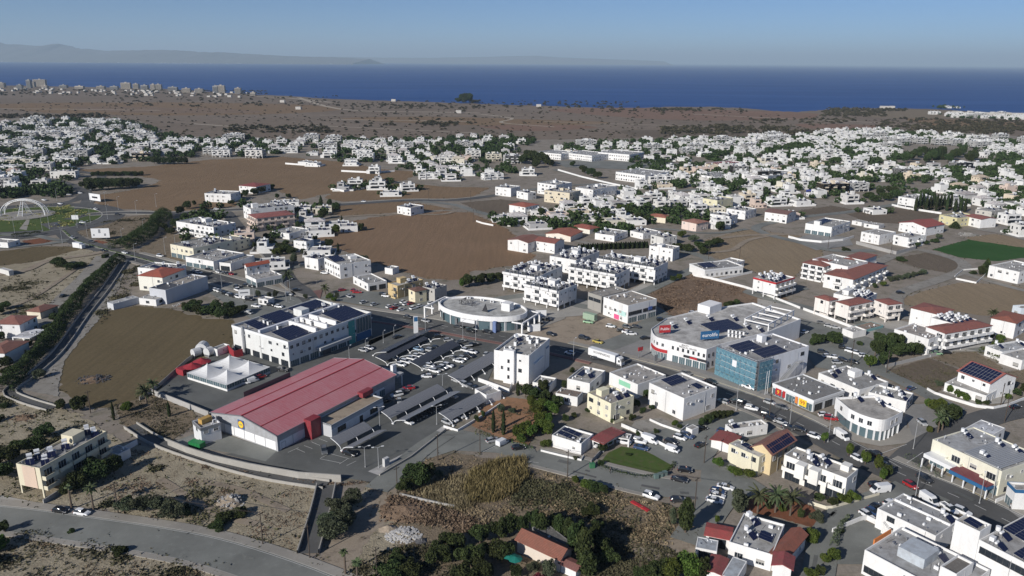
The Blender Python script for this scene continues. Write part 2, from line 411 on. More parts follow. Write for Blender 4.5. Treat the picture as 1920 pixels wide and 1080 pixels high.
def raised(name, pts, d0, d1, z0, z1, mats=('pavement','kerb'), kerb=0.18):
 """pavement strip with a kerb along its d0 side"""
 mb=MB();s=1 if d1 > d0 else -1
 for a, b, mi, zz in ((d0, d0 + s * kerb, 1, z1+0.01),(d0 + s * kerb, d1,0, z1)):
  A=offset(pts, a);B=offset(pts, b)
  for k in range(len(pts)-1):
   q=[A[k], A[k + 1], B[k + 1], B[k]]
   if s > 0: q=[B[k], B[k + 1], A[k + 1], A[k]][::-1]
   tp=[(x, y, zz) for x, y in q]
   nrm=(tp[1][0] - tp[0][0])*(tp[2][1] - tp[0][1])-(tp[1][1] - tp[0][1])*(tp[2][0] - tp[0][0])
   if nrm < 0: tp=tp[::-1]
   mb.poly(tp, mi)
   if mi==1: mb.poly([(A[k][0], A[k][1], z0),(A[k + 1][0], A[k + 1][1], z0),(A[k + 1][0], A[k + 1][1], zz),(A[k][0], A[k][1], zz)],1)
   else: mb.poly([(B[k][0], B[k][1],0),(B[k + 1][0], B[k + 1][1],0),(B[k + 1][0], B[k + 1][1], zz),(B[k][0], B[k][1], zz)],0)
 return ob(name, mb.mesh(name, list(mats)), kind='structure')
def subline(pts, u0, u1):
 n=len(pts)-1;a=int(u0 * n);b=int(u1 * n);return pts[a:b + 1]
def resample(pts, step):
 out=[pts[0]];acc=0
 for a, b in zip(pts[:-1], pts[1:]):
  L=math.hypot(b[0] - a[0], b[1] - a[1]);d=step - acc
  while d <= L:
   out.append((a[0] + (b[0] - a[0]) * d / L, a[1] + (b[1] - a[1]) * d / L));d += step
  acc=(acc + L) % step
 return out
def dashes(name, pts, off, on, gap, w=0.14, z=0.19, mat='marking'):
 mb=MB();rs=resample(offset(pts, off),1.0);per=int(on + gap);on=int(on)
 for i in range(0, len(rs) - on - 1, per):
  if gap==0: seg=rs[i:i + on + 1]
  else: seg=rs[i:i + on + 1]
  strip(mb, seg, -w / 2, w / 2, z)
 return ob(name, mb.mesh(name, [mat]), kind='structure')
# ================================================================ SETTING: land, sea, fields, roads
coast_px=[(-400,150),(0,160),(120,162),(300,166),(400,172),(470,177),(520,179),(600,184),(700,188),(800,191),(880,194),(950,196),(1030,199),(1120,202),(1190,203),(1260,200),(1330,200),(1400,203),(1450,208),(1500,210),(1540,206),(1600,203),(1700,203),(1780,206),(1850,211),(1920,214),(2400,222)]
cp=[]
rr=random.Random(5)
cg=[G(*q) for q in coast_px]
for a, b in zip(cg[:-1], cg[1:]):
 for j in range(6):
  u=j / 6;cp.append((a[0] + (b[0] - a[0]) * u, a[1] + (b[1] - a[1]) * u + rr.uniform(-14,14)))
cp.append(cg[-1])
land=[(-9000,-400),(9000,-400),(9000,1500)] + cp[::-1] + [(-9000,3900)]
mb=MB();mb.sheet(land, 0.0)
i=len(mb.v)
for a, b in zip(cp[:-1], cp[1:]): mb.poly([(a[0], a[1],0),(b[0], b[1],0),(b[0], b[1] + 6,-4),(a[0], a[1] + 6,-4)])
om('ground',mb,['dry_plain'], kind='structure')
mb=MB();mb.sheet([(-95000,900),(95000,900),(95000,130000),(-95000,130000)],-3.0)
om('sea',mb,['sea_water'], kind='structure')
# far mountains over the bay: two ranges, modelled as ridged terrain at their own distance
def range_(name, dist, ridge, depth, seed, hscale=1.0):
 r=random.Random(seed);mb=MB();xs=[]
 for (x0, y0),(x1, y1) in zip(ridge[:-1], ridge[1:]):
  n=max(1, int((x1 - x0)/6))
  for j in range(n): u=j / n;xs.append((x0+(x1 - x0) * u, y0+(y1 - y0) * u))
 xs.append(ridge[-1]);rows=9;n=len(xs)
 for j in range(rows):
  v=j / (rows - 1)
  for k, (px, py) in enumerate(xs):
   X=(px - 960) / FPX * dist;hz=115.5+(px - 960)*0.0073
   top=HCAM + (hz - py) / FPX * dist * 1.0
   f=math.sin(v * PI) if v < 0.5 else 1-(v - 0.5)*2
   f=v * 2 if v < 0.5 else 2 - v * 2
   jit=1+(r.uniform(-0.22,0.22) if v not in (0.5,) else r.uniform(-0.03,0.03))
   z=-4+(top + 4)*(f ** 1.2) * jit if v not in (0,1) else -4
   mb.v.append((X + r.uniform(-60,60), dist + (v - 0.5)*2 * depth, z))
 for j in range(rows - 1):
  for k in range(n - 1):
   a=j * n + k;mb.f.append((a, a + 1, a + n + 1, a + n));mb.m.append(0)
 return ob(name, mb.mesh(name, ['mountain_rock'],True), kind='structure')
range_('mountains',26000,[(-260,92),(-120,84),(-40,88),(0,83),(20,82),(34,80),(50,85),(70,86),(95,87),(120,89),(130,87),(142,84),(155,88),(175,92),(200,94),(235,97),(270,96),(310,95),(360,96),(400,99),(440,99),(480,102),(520,104),(560,106),(640,108),(700,111)],3500,3)
range_('far_hills',40000,[(500,109),(560,107),(640,107),(720,108.5),(800,109),(880,108),(940,106.5),(980,106),(1000,105.5),(1020,107),(1060,109),(1120,111),(1180,113),(1230,115)],3000,9)
# pale town strip under the mountains
mb=MB();r=random.Random(4)
for k in range(70):
 px=r.uniform(-10,700) if k % 3 else r.uniform(300,400);X=(px - 960) / FPX * 22300;Y=22300 + r.uniform(-150,150);w=r.uniform(12,45)
 mb.box(X, X + w, Y, Y + 30,-3, r.uniform(5,20))
om('coastal_town',mb,['steel_grey'], kind='stuff', label='pale coastal town strung along the foot of the mountains across the bay', cat='town')
# ---------------- plain beyond the town
for nm, px, mt, jg in [
 ('plain_patch',[(1030,205),(1200,202),(1380,207),(1520,212),(1520,222),(1400,226),(1240,224),(1100,214)],'plain_red',14),
 ('plain_patch',[(640,222),(820,219),(1000,224),(1150,230),(1000,236),(800,232)],'field_far',9),
 ('plain_patch',[(0,195),(300,192),(560,196),(640,206),(420,216),(100,212)],'field_far',9),
 ('plain_patch',[(900,236),(1060,234),(1120,240),(980,246)],'plain_red',10),
 ('plain_patch',[(1600,206),(1760,207),(1860,216),(1740,222),(1620,218)],'dry_weeds',9),
 ('plain_patch',[(1500,232),(1640,235),(1620,243),(1520,241)],'plain_red',8),
 ('plain_patch',[(1700,222),(1840,226),(1920,232),(1920,240),(1760,236)],'field_far',5),
 ('plain_patch',[(150,200),(420,204),(480,212),(200,210)],'brown_soil',6),
 ('plain_patch',[(1180,244),(1420,250),(1400,260),(1200,256)],'field_dark',5)]:
 patch(nm, px, mt, True, jag=jg)
for px, w in [([(560,183),(640,205),(800,210),(900,212)],9),([(0,204),(140,205),(300,207)],7),([(620,224),(760,226),(880,228)],6),([(900,214),(960,222),(940,230),(1040,238)],5),([(360,232),(480,240),(600,246)],6),([(1300,214),(1460,222),(1640,230),(1800,244)],6),([(480,181),(540,184),(620,192)],10),([(600,216),(1000,216)],4),([(560,234),(900,250)],4),([(1020,228),(1400,240)],4)]:
 road('dirt_track', px, w * 1.5,'pale_track',0.17 + w * 0.002,False)
# ---------------- town ground
patch('town_ground',[(-60,222),(150,220),(260,226),(330,254),(600,262),(800,262),(1000,262),(1280,258),(1480,255),(1620,240),(1760,244),(1990,262),(2100,480),(2100,1200),(-300,1200),(-300,500)],'town_ground')
F=[
 ('field_upper',[(150,318),(280,312),(385,300),(530,294),(640,303),(720,318),(790,322),(760,338),(640,345),(625,362),(560,374),(500,350),(450,362),(440,388),(330,397),(225,392),(175,380),(168,368),(215,362),(270,352),(303,338),(240,326),(160,324)],'field_far',2),
 ('field_strip',[(630,384),(760,378),(800,384),(850,392),(720,400),(640,405),(600,400)],'field_far',1.5),
 ('field_centre',[(590,450),(612,436),(640,420),(700,407),(760,402),(830,396),(880,398),(935,420),(965,440),(985,462),(1005,478),(985,495),(880,510),(868,526),(800,523),(740,505),(690,490),(640,468)],'field_brown',1.5),
 ('field_middle',[(640,345),(700,347),(760,343),(830,350),(920,352),(880,372),(760,373),(640,378),(610,372)],'field_far',1.5),
 ('field_loop',[(862,380),(940,374),(975,378),(940,402),(905,400)],'field_dark',1),
 ('field_left',[(262,573),(325,580),(380,597),(437,600),(437,655),(360,682),(320,705),(292,740),(250,760),(180,765),(115,735),(98,700),(120,655),(180,590),(215,580)],'field_left',1.2),
 ('field_beside_canal',[(-60,475),(60,470),(150,465),(195,475),(188,490),(90,575),(40,625),(-60,640)],'vacant_soil',1.0),
 ('field_edge',[(-60,478),(80,462),(140,462),(150,468),(60,492),(-60,505)],'field_left',1.0),
 ('field_upper_lot',[(1320,450),(1400,430),(1500,442),(1540,468),(1550,490),(1505,505),(1490,520),(1420,512),(1330,480)],'field_tan',1.0),
 ('dirt_lot',[(1215,548),(1300,512),(1400,540),(1480,562),(1400,570),(1330,575),(1280,605),(1238,596)],'brown_soil',1.2),
 ('gravel_square',[(965,612),(1010,596),(1110,592),(1240,610),(1190,640),(1090,655),(1000,640)],'gravel_lot',0.6),
 ('crop_field',[(1748,468),(1820,448),(1925,464),(1960,478),(1870,490),(1800,483)],'crop_green',0.6),
 ('stubble_field',[(1810,446),(1860,439),(1940,448),(1950,468),(1900,462),(1820,450)],'field_tan',0.6),
 ('dark_lot',[(1672,486),(1735,474),(1800,487),(1806,500),(1775,512),(1720,502)],'field_dark',0.6),
 ('dark_field',[(1588,402),(1670,388),(1768,402),(1745,412),(1690,420),(1625,416)],'field_dark',0.6),
 ('brown_lot',[(1492,396),(1560,386),(1600,393),(1560,402),(1505,404)],'field_dark',0.6),
 ('stubble_lot',[(1690,562),(1735,545),(1800,530),(1900,535),(1990,560),(1990,605),(1900,596),(1840,592),(1780,582),(1700,572)],'field_tan',0.8),
 ('dry_lot',[(1662,695),(1742,672),(1802,694),(1795,712),(1748,742),(1700,722)],'field_dark',0.6),
 ('weedy_lot',[(1748,671),(1822,656),(1880,690),(1870,700),(1810,694)],'dry_weeds',0.6),
 ('weedy_lot',[(1880,700),(1930,690),(1960,720),(1900,735)],'dry_weeds',0.6),
 ('reddish_lot',[(150,455),(215,446),(215,453),(170,462)],'red_earth',0.3),
 ('reddish_lot',[(40,452),(75,447),(100,452),(60,461)],'red_earth',0.3),
 ('roundabout_verge',[(145,425),(170,414),(260,404),(320,400),(260,440),(250,465),(190,452),(150,440)],'dry_weeds',0.6),
 ('canal_verge',[(260,470),(330,420),(345,440),(330,470),(350,500),(290,482)],'dry_weeds',0.8),
 ('brown_verge',[(395,545),(440,545),(470,560),(450,570),(405,555)],'gravel_lot',0.4),
 # the near waste ground
 ('waste_ground',[(-60,820),(60,770),(150,780),(230,830),(330,850),(430,880),(600,915),(560,1038),(480,1022),(300,985),(190,955),(80,945),(-60,930)],'vacant_soil',0.7),
 ('waste_ground',[(-100,1000),(60,990),(250,1020),(420,1060),(500,1090),(400,1200),(-200,1200)],'vacant_soil',0.5),
 ('waste_ground',[(-60,740),(18,738),(90,760),(160,780),(60,800),(-60,830)],'vacant_soil',0.6),
 ('waste_ground',[(600,1060),(690,905),(740,930),(760,970),(860,1000),(960,985),(1000,1120),(590,1120)],'vacant_soil',0.5),
 ('weed_ground',[(730,930),(790,858),(850,850),(930,862),(1030,880),(1100,900),(1200,930),(1290,960),(1320,990),(1290,1040),(1200,1120),(760,1120),(740,990)],'dry_weeds',0.7),
 ('bare_hollow',[(1190,1030),(1240,1015),(1330,1000),(1350,1010),(1310,1040),(1230,1050),(1190,1045)],'track_soil',0.5),
 ('scrub_slope',[(215,760),(290,742),(360,770),(372,790),(320,830),(250,815),(225,790)],'dry_weeds',0.5),
 ('track',[(600,1046),(695,915),(760,905),(745,925),(735,975),(700,1000),(640,1090),(590,1090)],'track_soil',0.6),
 ('canal_path',[(20,730),(60,690),(110,640),(150,595),(185,560),(220,505),(235,505),(215,560),(190,595),(150,640),(120,680),(110,725),(110,745),(60,735)],'grey_track',0.4),
 ('park_ground',[(885,800),(905,765),(950,745),(990,750),(1040,765),(1020,800),(1000,820),(990,838),(940,822)],'orange_soil',0.3),
 ('lawn',[(1126,868),(1140,850),(1165,838),(1205,845),(1255,868),(1262,876),(1245,888),(1210,893),(1160,885),(1125,878)],'lawn',0.0),
 ('red_garden',[(1395,935),(1450,925),(1520,950),(1545,972),(1520,990),(1460,972),(1400,960)],'red_earth',0.2),
]
for nm, px, mt, jg in F: patch(nm, px, mt, False, jag=jg)
# yards and car parks
for nm, px, mt in [
 ('supermarket_car_park',[(418,852),(520,845),(640,800),(760,742),(752,706),(650,672),(590,682),(700,648),(780,612),(800,608),(965,634),(930,680),(905,735),(820,812),(770,850),(694,905),(600,890),(500,872)],'asphalt_lot'),
 ('tent_yard',[(288,740),(360,684),(440,652),(545,690),(700,640),(780,606),(800,610),(720,655),(600,700),(460,745),(392,778)],'asphalt_lot'),
 ('service_yard',[(318,832),(372,812),(420,815),(520,846),(498,866),(440,852)],'asphalt_old'),
 ('gravel_bed',[(690,885),(770,845),(830,800),(838,806),(770,856),(712,893)],'marble_rubble'),
 ('cul_de_sac',[(820,812),(860,806),(935,822),(1000,838),(1012,860),(1005,868),(930,850),(850,846),(800,862),(735,920),(700,912)],'asphalt_old'),
 ('office_apron',[(545,690),(620,668),(690,640),(780,606),(760,596),(700,598),(690,650),(545,698)],'asphalt_lot'),
 ('left_car_park',[(385,545),(430,530),(470,540),(560,560),(575,575),(560,590),(470,598),(430,575)],'asphalt_old'),
 ('shop_car_park',[(600,560),(640,545),(720,548),(830,560),(835,585),(815,600),(720,580),(640,566)],'asphalt_old'),
 ('paved_corner',[(575,548),(605,543),(600,562),(575,572),(562,562)],'pavement_red'),
 ('mall_forecourt',[(1110,660),(1225,612),(1226,660),(1330,698),(1360,705),(1440,735),(1450,750),(1380,735),(1250,692)],'pavement_grey'),
 ('mall_back_yard',[(1500,600),(1570,600),(1640,640),(1660,690),(1640,705),(1530,690),(1500,650)],'asphalt_old'),
 ('sports_forecourt',[(790,595),(815,570),(850,598),(900,612),(960,618),(1000,600),(1060,590),(1060,598),(980,628),(900,618)],'pavement'),
 ('apartment_yard',[(930,560),(1000,545),(1130,570),(1230,520),(1270,520),(1200,545),(1120,590),(1000,600),(940,585)],'concrete'),
 ('stilt_yard',[(1420,560),(1530,585),(1680,600),(1860,640),(1850,660),(1720,660),(1600,625),(1420,575)],'concrete'),
 ('corner_plaza',[(1560,800),(1625,800),(1700,780),(1700,805),(1735,790),(1740,815),(1700,832),(1650,838),(1600,828)],'pavement'),
 ('corner_yard',[(1690,760),(1750,758),(1790,790),(1760,815),(1710,818)],'pavement_grey'),
 ('forecourt',[(1170,830),(1240,800),(1340,780),(1400,770),(1460,810),(1350,840),(1330,870),(1345,885),(1270,880),(1200,840)],'asphalt_old'),
 ('house_yard',[(1190,790),(1240,785),(1270,800),(1220,810),(1180,808)],'grey_track'),
 ('yellow_forecourt',[(1770,895),(1800,880),(1865,922),(1850,940)],'yellow_paving'),
 ('side_forecourt',[(1860,935),(1925,905),(1980,960),(1960,1010)],'pavement_grey'),
 ('villa_terrace',[(1765,735),(1800,715),(1890,740),(1900,755),(1830,762)],'concrete'),
 ('villa_forecourt',[(1480,450),(1520,440),(1590,445),(1600,460),(1530,470)],'pavement_grey'),
 ('grey_driveway',[(1565,1020),(1590,985),(1615,975),(1690,1010),(1640,1030),(1630,1060),(1560,1060)],'asphalt_old'),
 ('far_car_park',[(1036,303),(1080,300),(1270,306),(1290,314),(1180,318),(1060,314)],'asphalt_old'),
 ('right_yard',[(1660,950),(1780,950)], None),
 ('pale_drive',[(75,945),(0,930),(-20,950),(0,962),(80,960),(110,950)],'concrete'),
 ('pale_lane',[(1820,430),(1870,438),(1960,462),(1960,440),(1880,425)],'grey_track'),
 ('roundabout_asphalt', None, None)]:
 if mt: patch(nm, px, mt)
# roads ------------------------------------------------------------
zr=[0.20]
def rd(name, px, w, mat='asphalt', reg=True):
 zr[0] += 0.005;return road(name, px, w, mat, zr[0], reg)
# ring road: a real circle on the ground
RC=G(30,414);RR=62.0
ring=[(RC[0] + RR * math.cos(2 * PI * k / 64), RC[1] + RR * math.sin(2 * PI * k / 64)) for k in range(65)]
mb=MB();strip(mb, ring, -7.5,7.5,0.20);om('roundabout_road',mb,['asphalt'], kind='structure');ROADS.append((ring, 10))
mb=MB();mb.sheet([(RC[0] + (RR - 8) * math.cos(2 * PI * k / 64), RC[1] + (RR - 8) * math.sin(2 * PI * k / 64)) for k in range(64)],0.19)
om('roundabout_island',mb,['lawn'], kind='structure');ROADS.append(([(RC[0] - 30, RC[1]),(RC[0] + 30, RC[1])],50))
raised('roundabout_kerb', ring, 7.5,8.2,0.1,0.32,('kerb','kerb'))
mainr=rd('main_road',[(95,418),(118,432),(140,450),(190,466),(260,484),(340,506),(430,530),(520,556),(600,577),(700,592),(800,607),(900,625),(1000,643),(1100,665),(1200,690),(1300,718),(1400,753),(1500,797),(1600,850),(1700,895),(1800,936),(1900,985),(2050,1060)],12.5)
north=rd('ring_exit',[(130,412),(165,403),(240,399),(330,400),(430,394),(520,391),(640,384),(760,376),(860,375),(960,362)],9)
rd('field_road',[(790,378),(850,384),(890,396),(940,408),(1010,415)],7,'asphalt_old')
rd('ring_exit',[(150,392),(165,378),(160,362),(110,340),(60,332)],10)
rd('ring_exit',[(-60,392),(60,386),(140,376),(170,350),(190,330),(150,322)],8)
rd('ring_exit',[(-80,440),(0,438),(80,434)],8)
side1=rd('side_street',[(590,575),(570,548),(545,530),(528,505),(510,480),(478,452),(450,430),(430,405),(420,395)],8.5)
rd('side_street',[(528,505),(560,500),(600,497)],6,'asphalt_old')
rd('side_street',[(478,452),(540,452),(590,450)],6,'asphalt_old')
rd('side_street',[(1100,662),(1180,634),(1225,605),(1245,590)],10,'asphalt_old')
rd('side_street',[(1245,590),(1200,560)],5,'asphalt_old')
rd('side_street',[(930,562),(1000,556),(1130,580),(1190,556),(1300,505),(1330,488),(1280,470)],6.5,'asphalt_old')
rd('side_street',[(1395,545),(1440,560),(1520,580),(1600,603),(1690,628),(1860,660),(1960,690)],7,'asphalt_old')
rd('side_street',[(1395,545),(1440,552),(1510,540)],6,'asphalt_old')
rd('side_street',[(1660,625),(1650,650),(1645,690),(1700,720),(1760,752),(1800,772)],6.5,'asphalt_old')
rd('side_street',[(1690,880),(1720,850),(1780,815),(1850,785),(1920,768),(2050,740)],9.5)
rd('side_street',[(1700,600),(1680,575),(1690,550),(1760,525),(1805,508),(1800,490),(1740,472),(1700,470),(1640,495)],7,'grey_track')
rd('side_street',[(1805,512),(1880,535),(1980,560)],5,'grey_track')
rd('side_street',[(1640,470),(1560,470),(1500,455),(1440,440),(1420,425),(1500,408),(1590,398),(1690,382),(1770,368)],7,'asphalt_old')
rd('side_street',[(1040,318),(1100,334),(1180,354),(1200,365),(1280,358),(1360,350)],8,'asphalt_old')
rd('side_street',[(960,362),(1040,350),(1120,345)],6,'asphalt_old')
rd('side_street',[(960,450),(1000,440),(1080,452),(1150,470)],5,'grey_track')
rd('side_street',[(1150,435),(1240,430),(1330,438),(1400,430)],5,'asphalt_old')
rd('dirt_track',[(1330,450),(1400,442),(1480,440)],5,'track_soil')
rd('dirt_track',[(1310,475),(1370,470),(1400,452),(1440,443)],4,'track_soil')
low=rd('lower_road',[(-120,962),(0,972),(100,985),(300,1015),(420,1042),(560,1090),(700,1150)],9.5,'asphalt_old')
cross=rd('cross_street',[(1000,856),(1080,876),(1180,902),(1260,918),(1350,922),(1420,905)],9.5,'asphalt_old')
rd('cross_street',[(1350,865),(1345,900),(1350,930),(1330,960),(1310,990),(1290,1020)],9,'asphalt_old')
lane=rd('lane',[(1700,915),(1640,938),(1590,958),(1560,985),(1545,1020),(1530,1100)],7,'asphalt_old')
lane2=rd('lane',[(835,815),(790,845),(745,885),(705,920)],7,'asphalt_old')
rd('dirt_track',[(-60,520),(40,510),(90,490),(170,478),(200,470)],5,'track_soil')
canal_road=rd('canal_road',[(195,480),(160,520),(110,570),(70,625)],8,'grey_track')
rd('farm_lane',[(0,440),(60,441),(100,450),(130,450)],5,'asphalt_old')
rd('farm_lane',[(-60,470),(60,461),(125,453)],5,'asphalt_old')
rd('dirt_track',[(620,408),(740,402),(820,403),(850,398)],4,'track_soil')
# zones of the town get their own grey streets with the houses
# pavements and markings of the main road
pn=subline(mainr, 0.17,0.60)
raised('pavement', subline(mainr, 0.18,0.515),6.3,9.5,0.1,0.36)
raised('pavement', subline(mainr, 0.575,0.795),6.3,9.3,0.1,0.36)
raised('pavement', subline(mainr, 0.845,0.99),6.3,9.3,0.1,0.36)
raised('pavement', subline(mainr, 0.415,0.61),-6.3,-8.6,0.1,0.36,('pavement_red','kerb'))
raised('pavement', subline(mainr, 0.18,0.33),-6.3,-8.8,0.1,0.36)
raised('pavement', subline(mainr, 0.63,0.78),-6.3,-7.8,0.1,0.36)
raised('pavement', subline(low, 0.0,0.99),4.8,7.6,0.1,0.36)
raised('pavement', subline(low, 0.0,0.99),-4.8,-6.6,0.1,0.36)
raised('pavement', subline(north, 0.12,0.6),-4.6,-6.6,0.1,0.36)
raised('pavement', subline(north, 0.12,0.95),4.6,6.6,0.1,0.36)
raised('pavement', subline(cross, 0.0,0.62),4.8,6.6,0.1,0.36)
raised('pavement', subline(cross, 0.0,0.55),-4.8,-6.2,0.1,0.36)
raised('pavement', subline(side1,0.1,0.9),4.3,5.6,0.1,0.36)
zm=zr[0] + 0.008
dashes('road_line', subline(mainr, 0.03,0.98),0.0,3,4,0.16, zm)
dashes('road_line', subline(mainr, 0.70,0.96),5.4,6,0,0.14, zm)
dashes('road_line', subline(mainr, 0.2,0.6),-3.1,2,4,0.12, zm)
dashes('road_line', subline(low, 0.05,0.95),4.3,6,0,0.10, zm)
dashes('yellow_line', subline(mainr, 0.575,0.79),5.9,6,0,0.13, zm, 'marking_yellow')
# median of the dual part by the roundabout
raised('median_strip', subline(mainr, 0.05,0.22),-0.8,0.8,0.1,0.36,('lawn','kerb'))
# parking bays by the supermarket
def lines_px(name, segs, w=0.12, mat='marking', z=None):
 mb=MB()
 for a, b in segs: strip(mb, [G(*a), G(*b)],-w / 2, w / 2, z or (Z[0] + 0.012))
 return ob(name, mb.mesh(name, [mat]), kind='structure')
lines_px('parking_lines',[((556,843),(572,850)),((570,837),(586,843)),((584,830),(600,837)),((598,824),(614,830)),((610,818),(626,824)),((540,850),(560,841)),((600,862),(640,870)),((618,852),(655,862)),((601,861),(618,852)),((636,872),(652,862)),((650,875),(668,866))])
lines_px('junction_lines',[((1650,853),(1700,835)),((1665,865),(1690,880)),((1700,870),(1730,850))],0.15, z=zm)
lines_px('junction_lines',[((1010,870),(960,862)),((935,895-60),(905,850))],0.1, z=zm)
for px, w, mt in [([(380,905),(450,920),(540,960)],2.2,'track_soil'),([(300,900),(400,960),(480,985)],2.4,'track_soil'),([(-20,590),(60,560),(150,500)],2.2,'track_soil')]:
 Z[0] += .004;road('wheel_track', px, w, mt, Z[0],False)
rp=random.Random(14)
for k in range(34):   # repair patches and stains on the asphalt
 ln, wd=rp.choice([(mainr, 5),(low, 4),(cross, 4),(mainr, 5),(lane, 2.5)]);i=rp.randrange(2, len(ln)-2);cx, cy=ln[i];o=rp.uniform(-wd, wd);a=math.atan2(ln[i + 1][1] - cy, ln[i + 1][0] - cx);L, W=rp.uniform(1.2,7), rp.uniform(.5,1.6)
 q=[(cx - math.sin(a) * o + math.cos(a) * u * L - math.sin(a) * v * W, cy + math.cos(a) * o + math.sin(a) * u * L + math.cos(a) * v * W) for u, v in ((-.5,-.5),(.5,-.5),(.5,.5),(-.5,.5))]
 mb=MB();mb.sheet(q, zr[0] + .004);rm=rp.choice(['asphalt','asphalt_lot','asphalt_old']);om('road_patch',mb,[rm], kind='structure')
# storm canal: a concrete channel with real depth is cut by walls standing proud of the low bed
def channel(name, px, w, depth_wall=1.6):
 pts=smooth_line([G(*q) for q in px],3)
 mb=MB();strip(mb, pts, -w / 2, w / 2,0.34)
 for s in (-1,1):
  for a, b in zip(offset(pts, s * w / 2)[:-1], offset(pts, s * w / 2)[1:]):
   dx, dy=b[0] - a[0], b[1] - a[1];L=math.hypot(dx, dy) or 1;nx, ny=-dy / L * s * 0.3, dx / L * s * 0.3
   q=[a, b, (b[0] + nx, b[1] + ny),(a[0] + nx, a[1] + ny)]
   z1=depth_wall
   mb.poly([(*a, 0.3),(*b, 0.3),(*b, z1),(*a, z1)],1);mb.poly([(x, y, z1) for x, y in q],1)
   mb.poly([(*q[3],0),(*q[2],0),(*q[2], z1),(*q[3], z1)],1)
 return ob(name, mb.mesh(name, ['asphalt','concrete']), kind='structure')
channel('canal',[(232,492),(200,540),(160,590),(110,660),(60,705),(18,735),(45,752),(98,768)],3.4,0.9)
channel('canal',[(245,800),(290,828),(360,855),(450,882),(520,898),(612,912)],3.6,1.0)
channel('canal',[(612,912),(600,965),(578,1040)],4.6,1.3)
# ================================================================ PARTS LIBRARY (shared meshes)
SH={}
def shared(key, fn):
 if key not in SH: SH[key]=fn()
 return SH[key]
def window_me(w, h, mode='w', sh=0):
 def f():
  mb=MB();t=0.07
  mb.box(-w / 2, w / 2,-0.03,0.0,0, h, 1, bottom=False)
  for a in ((-w / 2 - t, -w / 2,0, h),(w / 2, w / 2 + t, 0, h)): mb.box(a[0], a[1],-0.09,0, a[2], a[3],0)
  mb.box(-w / 2 - t, w / 2 + t, -0.09,0, h, h + t, 0);mb.box(-w / 2 - t - 0.05, w / 2 + t + 0.05,-0.14,0,-t, 0,0)
  if sh: mb.box(-w / 2, w / 2,-0.065,-0.031, h * (.45 if sh==1 else .12), h, 2)
  n=1 if w < 1.7 else 2 if w < 3 else int(w / 1.3)
  for k in range(1, n + 1): x=-w / 2 + k * w / (n + 1);mb.box(x - 0.03, x + 0.03,-0.06,-0.03,0, h, 0)
  return mb.mesh('window',['frame_dark' if mode=='d' else 'frame_white','glass_blue' if mode=='s' else 'glass_dark','shutter'])
 return shared(('win', round(w, 1), round(h, 1), mode, sh), f)
def balcony_me(w, solid=True):
 def f():
  mb=MB();d=1.35
  mb.box(-w / 2, w / 2,-d, 0,-0.2,0,0)
  if solid:
   mb.box(-w / 2, w / 2,-d, -d + 0.12,0,0.95,0);mb.box(-w / 2,-w / 2+0.12,-d + 0.12,0,0,0.95,0);mb.box(w / 2-0.12, w / 2,-d + 0.12,0,0,0.95,0)
  else:
   for k in range(int(w / 0.5)+1): x=-w / 2+0.04 + k * (w - 0.08) / int(w / 0.5);mb.box(x - 0.02, x + 0.02,-d + 0.02,-d + 0.06,0,0.95,1)
   mb.box(-w / 2, w / 2,-d, -d + 0.08,0.95,1.02,1)
   for s in (-1,1): mb.box(s * w / 2-0.03, s * w / 2+0.03,-d + 0.08,0,0.95,1.02,1)
  return mb.mesh('balcony',['render_wall','frame_dark'])
 return shared(('balc', round(w, 1), solid), f)
def heater_mb(var=0, mi=(0,1,2)):
 """solar water heater facing local -Y: white cold tank on a stand, hot tank in front, two dark collectors"""
 mb=MB();a, b, c=mi
 mb.tube((-0.6,0.1,1.15),(0.6,0.1,1.15),0.3, n=8, mi=a)
 if var==0: mb.tube((0.0,0.95,1.2),(0.0,0.95,2.3),0.52, n=10, mi=a)
 elif var==1: mb.box(-0.6,0.6,0.55,1.5,1.1,2.1, a)
 else: mb.tube((-0.65,0.9,1.75),(0.65,0.9,1.75),0.48, n=10, mi=a)
 for x in (-0.55,0.55):
  for y in (0.55,1.35): mb.box(x - 0.04, x + 0.04, y - 0.04, y + 0.04,0,1.15, c)
 for x0 in (-1.0,0.05):
  mb.slab((x0,-1.9,0.15),(x0+0.95,-1.9,0.15),(x0+0.95,-0.35,1.15),(x0,-0.35,1.15),0.08, b)
 mb.box(-1.0,-0.94,-0.5,-0.4,0,1.0, c);mb.box(0.94,1.0,-0.5,-0.4,0,1.0, c)
 return mb
def heater_me(var): return shared(('heater', var), lambda: heater_mb(var).mesh('water_heater',['tank_white','solar_cell','steel_grey']))
def ac_me():
 def f():
  mb=MB();mb.box(-0.5,0.5,-0.2,0.2,0.1,0.9,0);mb.tube((0,-0.2,0.5),(0,-0.23,0.5),0.3, n=10, mi=1);mb.box(-0.45,-0.35,-0.2,0.2,0,.1,1);mb.box(0.35,0.45,-0.2,0.2,0,.1,1)
  return mb.mesh('air_conditioner',['tank_white','frame_dark'])
 return shared('ac', f)
def chiller_me():
 def f():
  mb=MB();mb.box(-0.9,0.9,-0.5,0.5,0.15,1.7,0)
  for x in (-0.45,0.45): mb.box(x - 0.32, x + 0.32,-0.54,-0.5,0.5,1.5,1);mb.tube((x, 0,1.7),(x, 0,1.85),0.33, n=8, mi=1)
  return mb.mesh('cooling_unit',['tank_white','frame_dark'])
 return shared('chill', f)
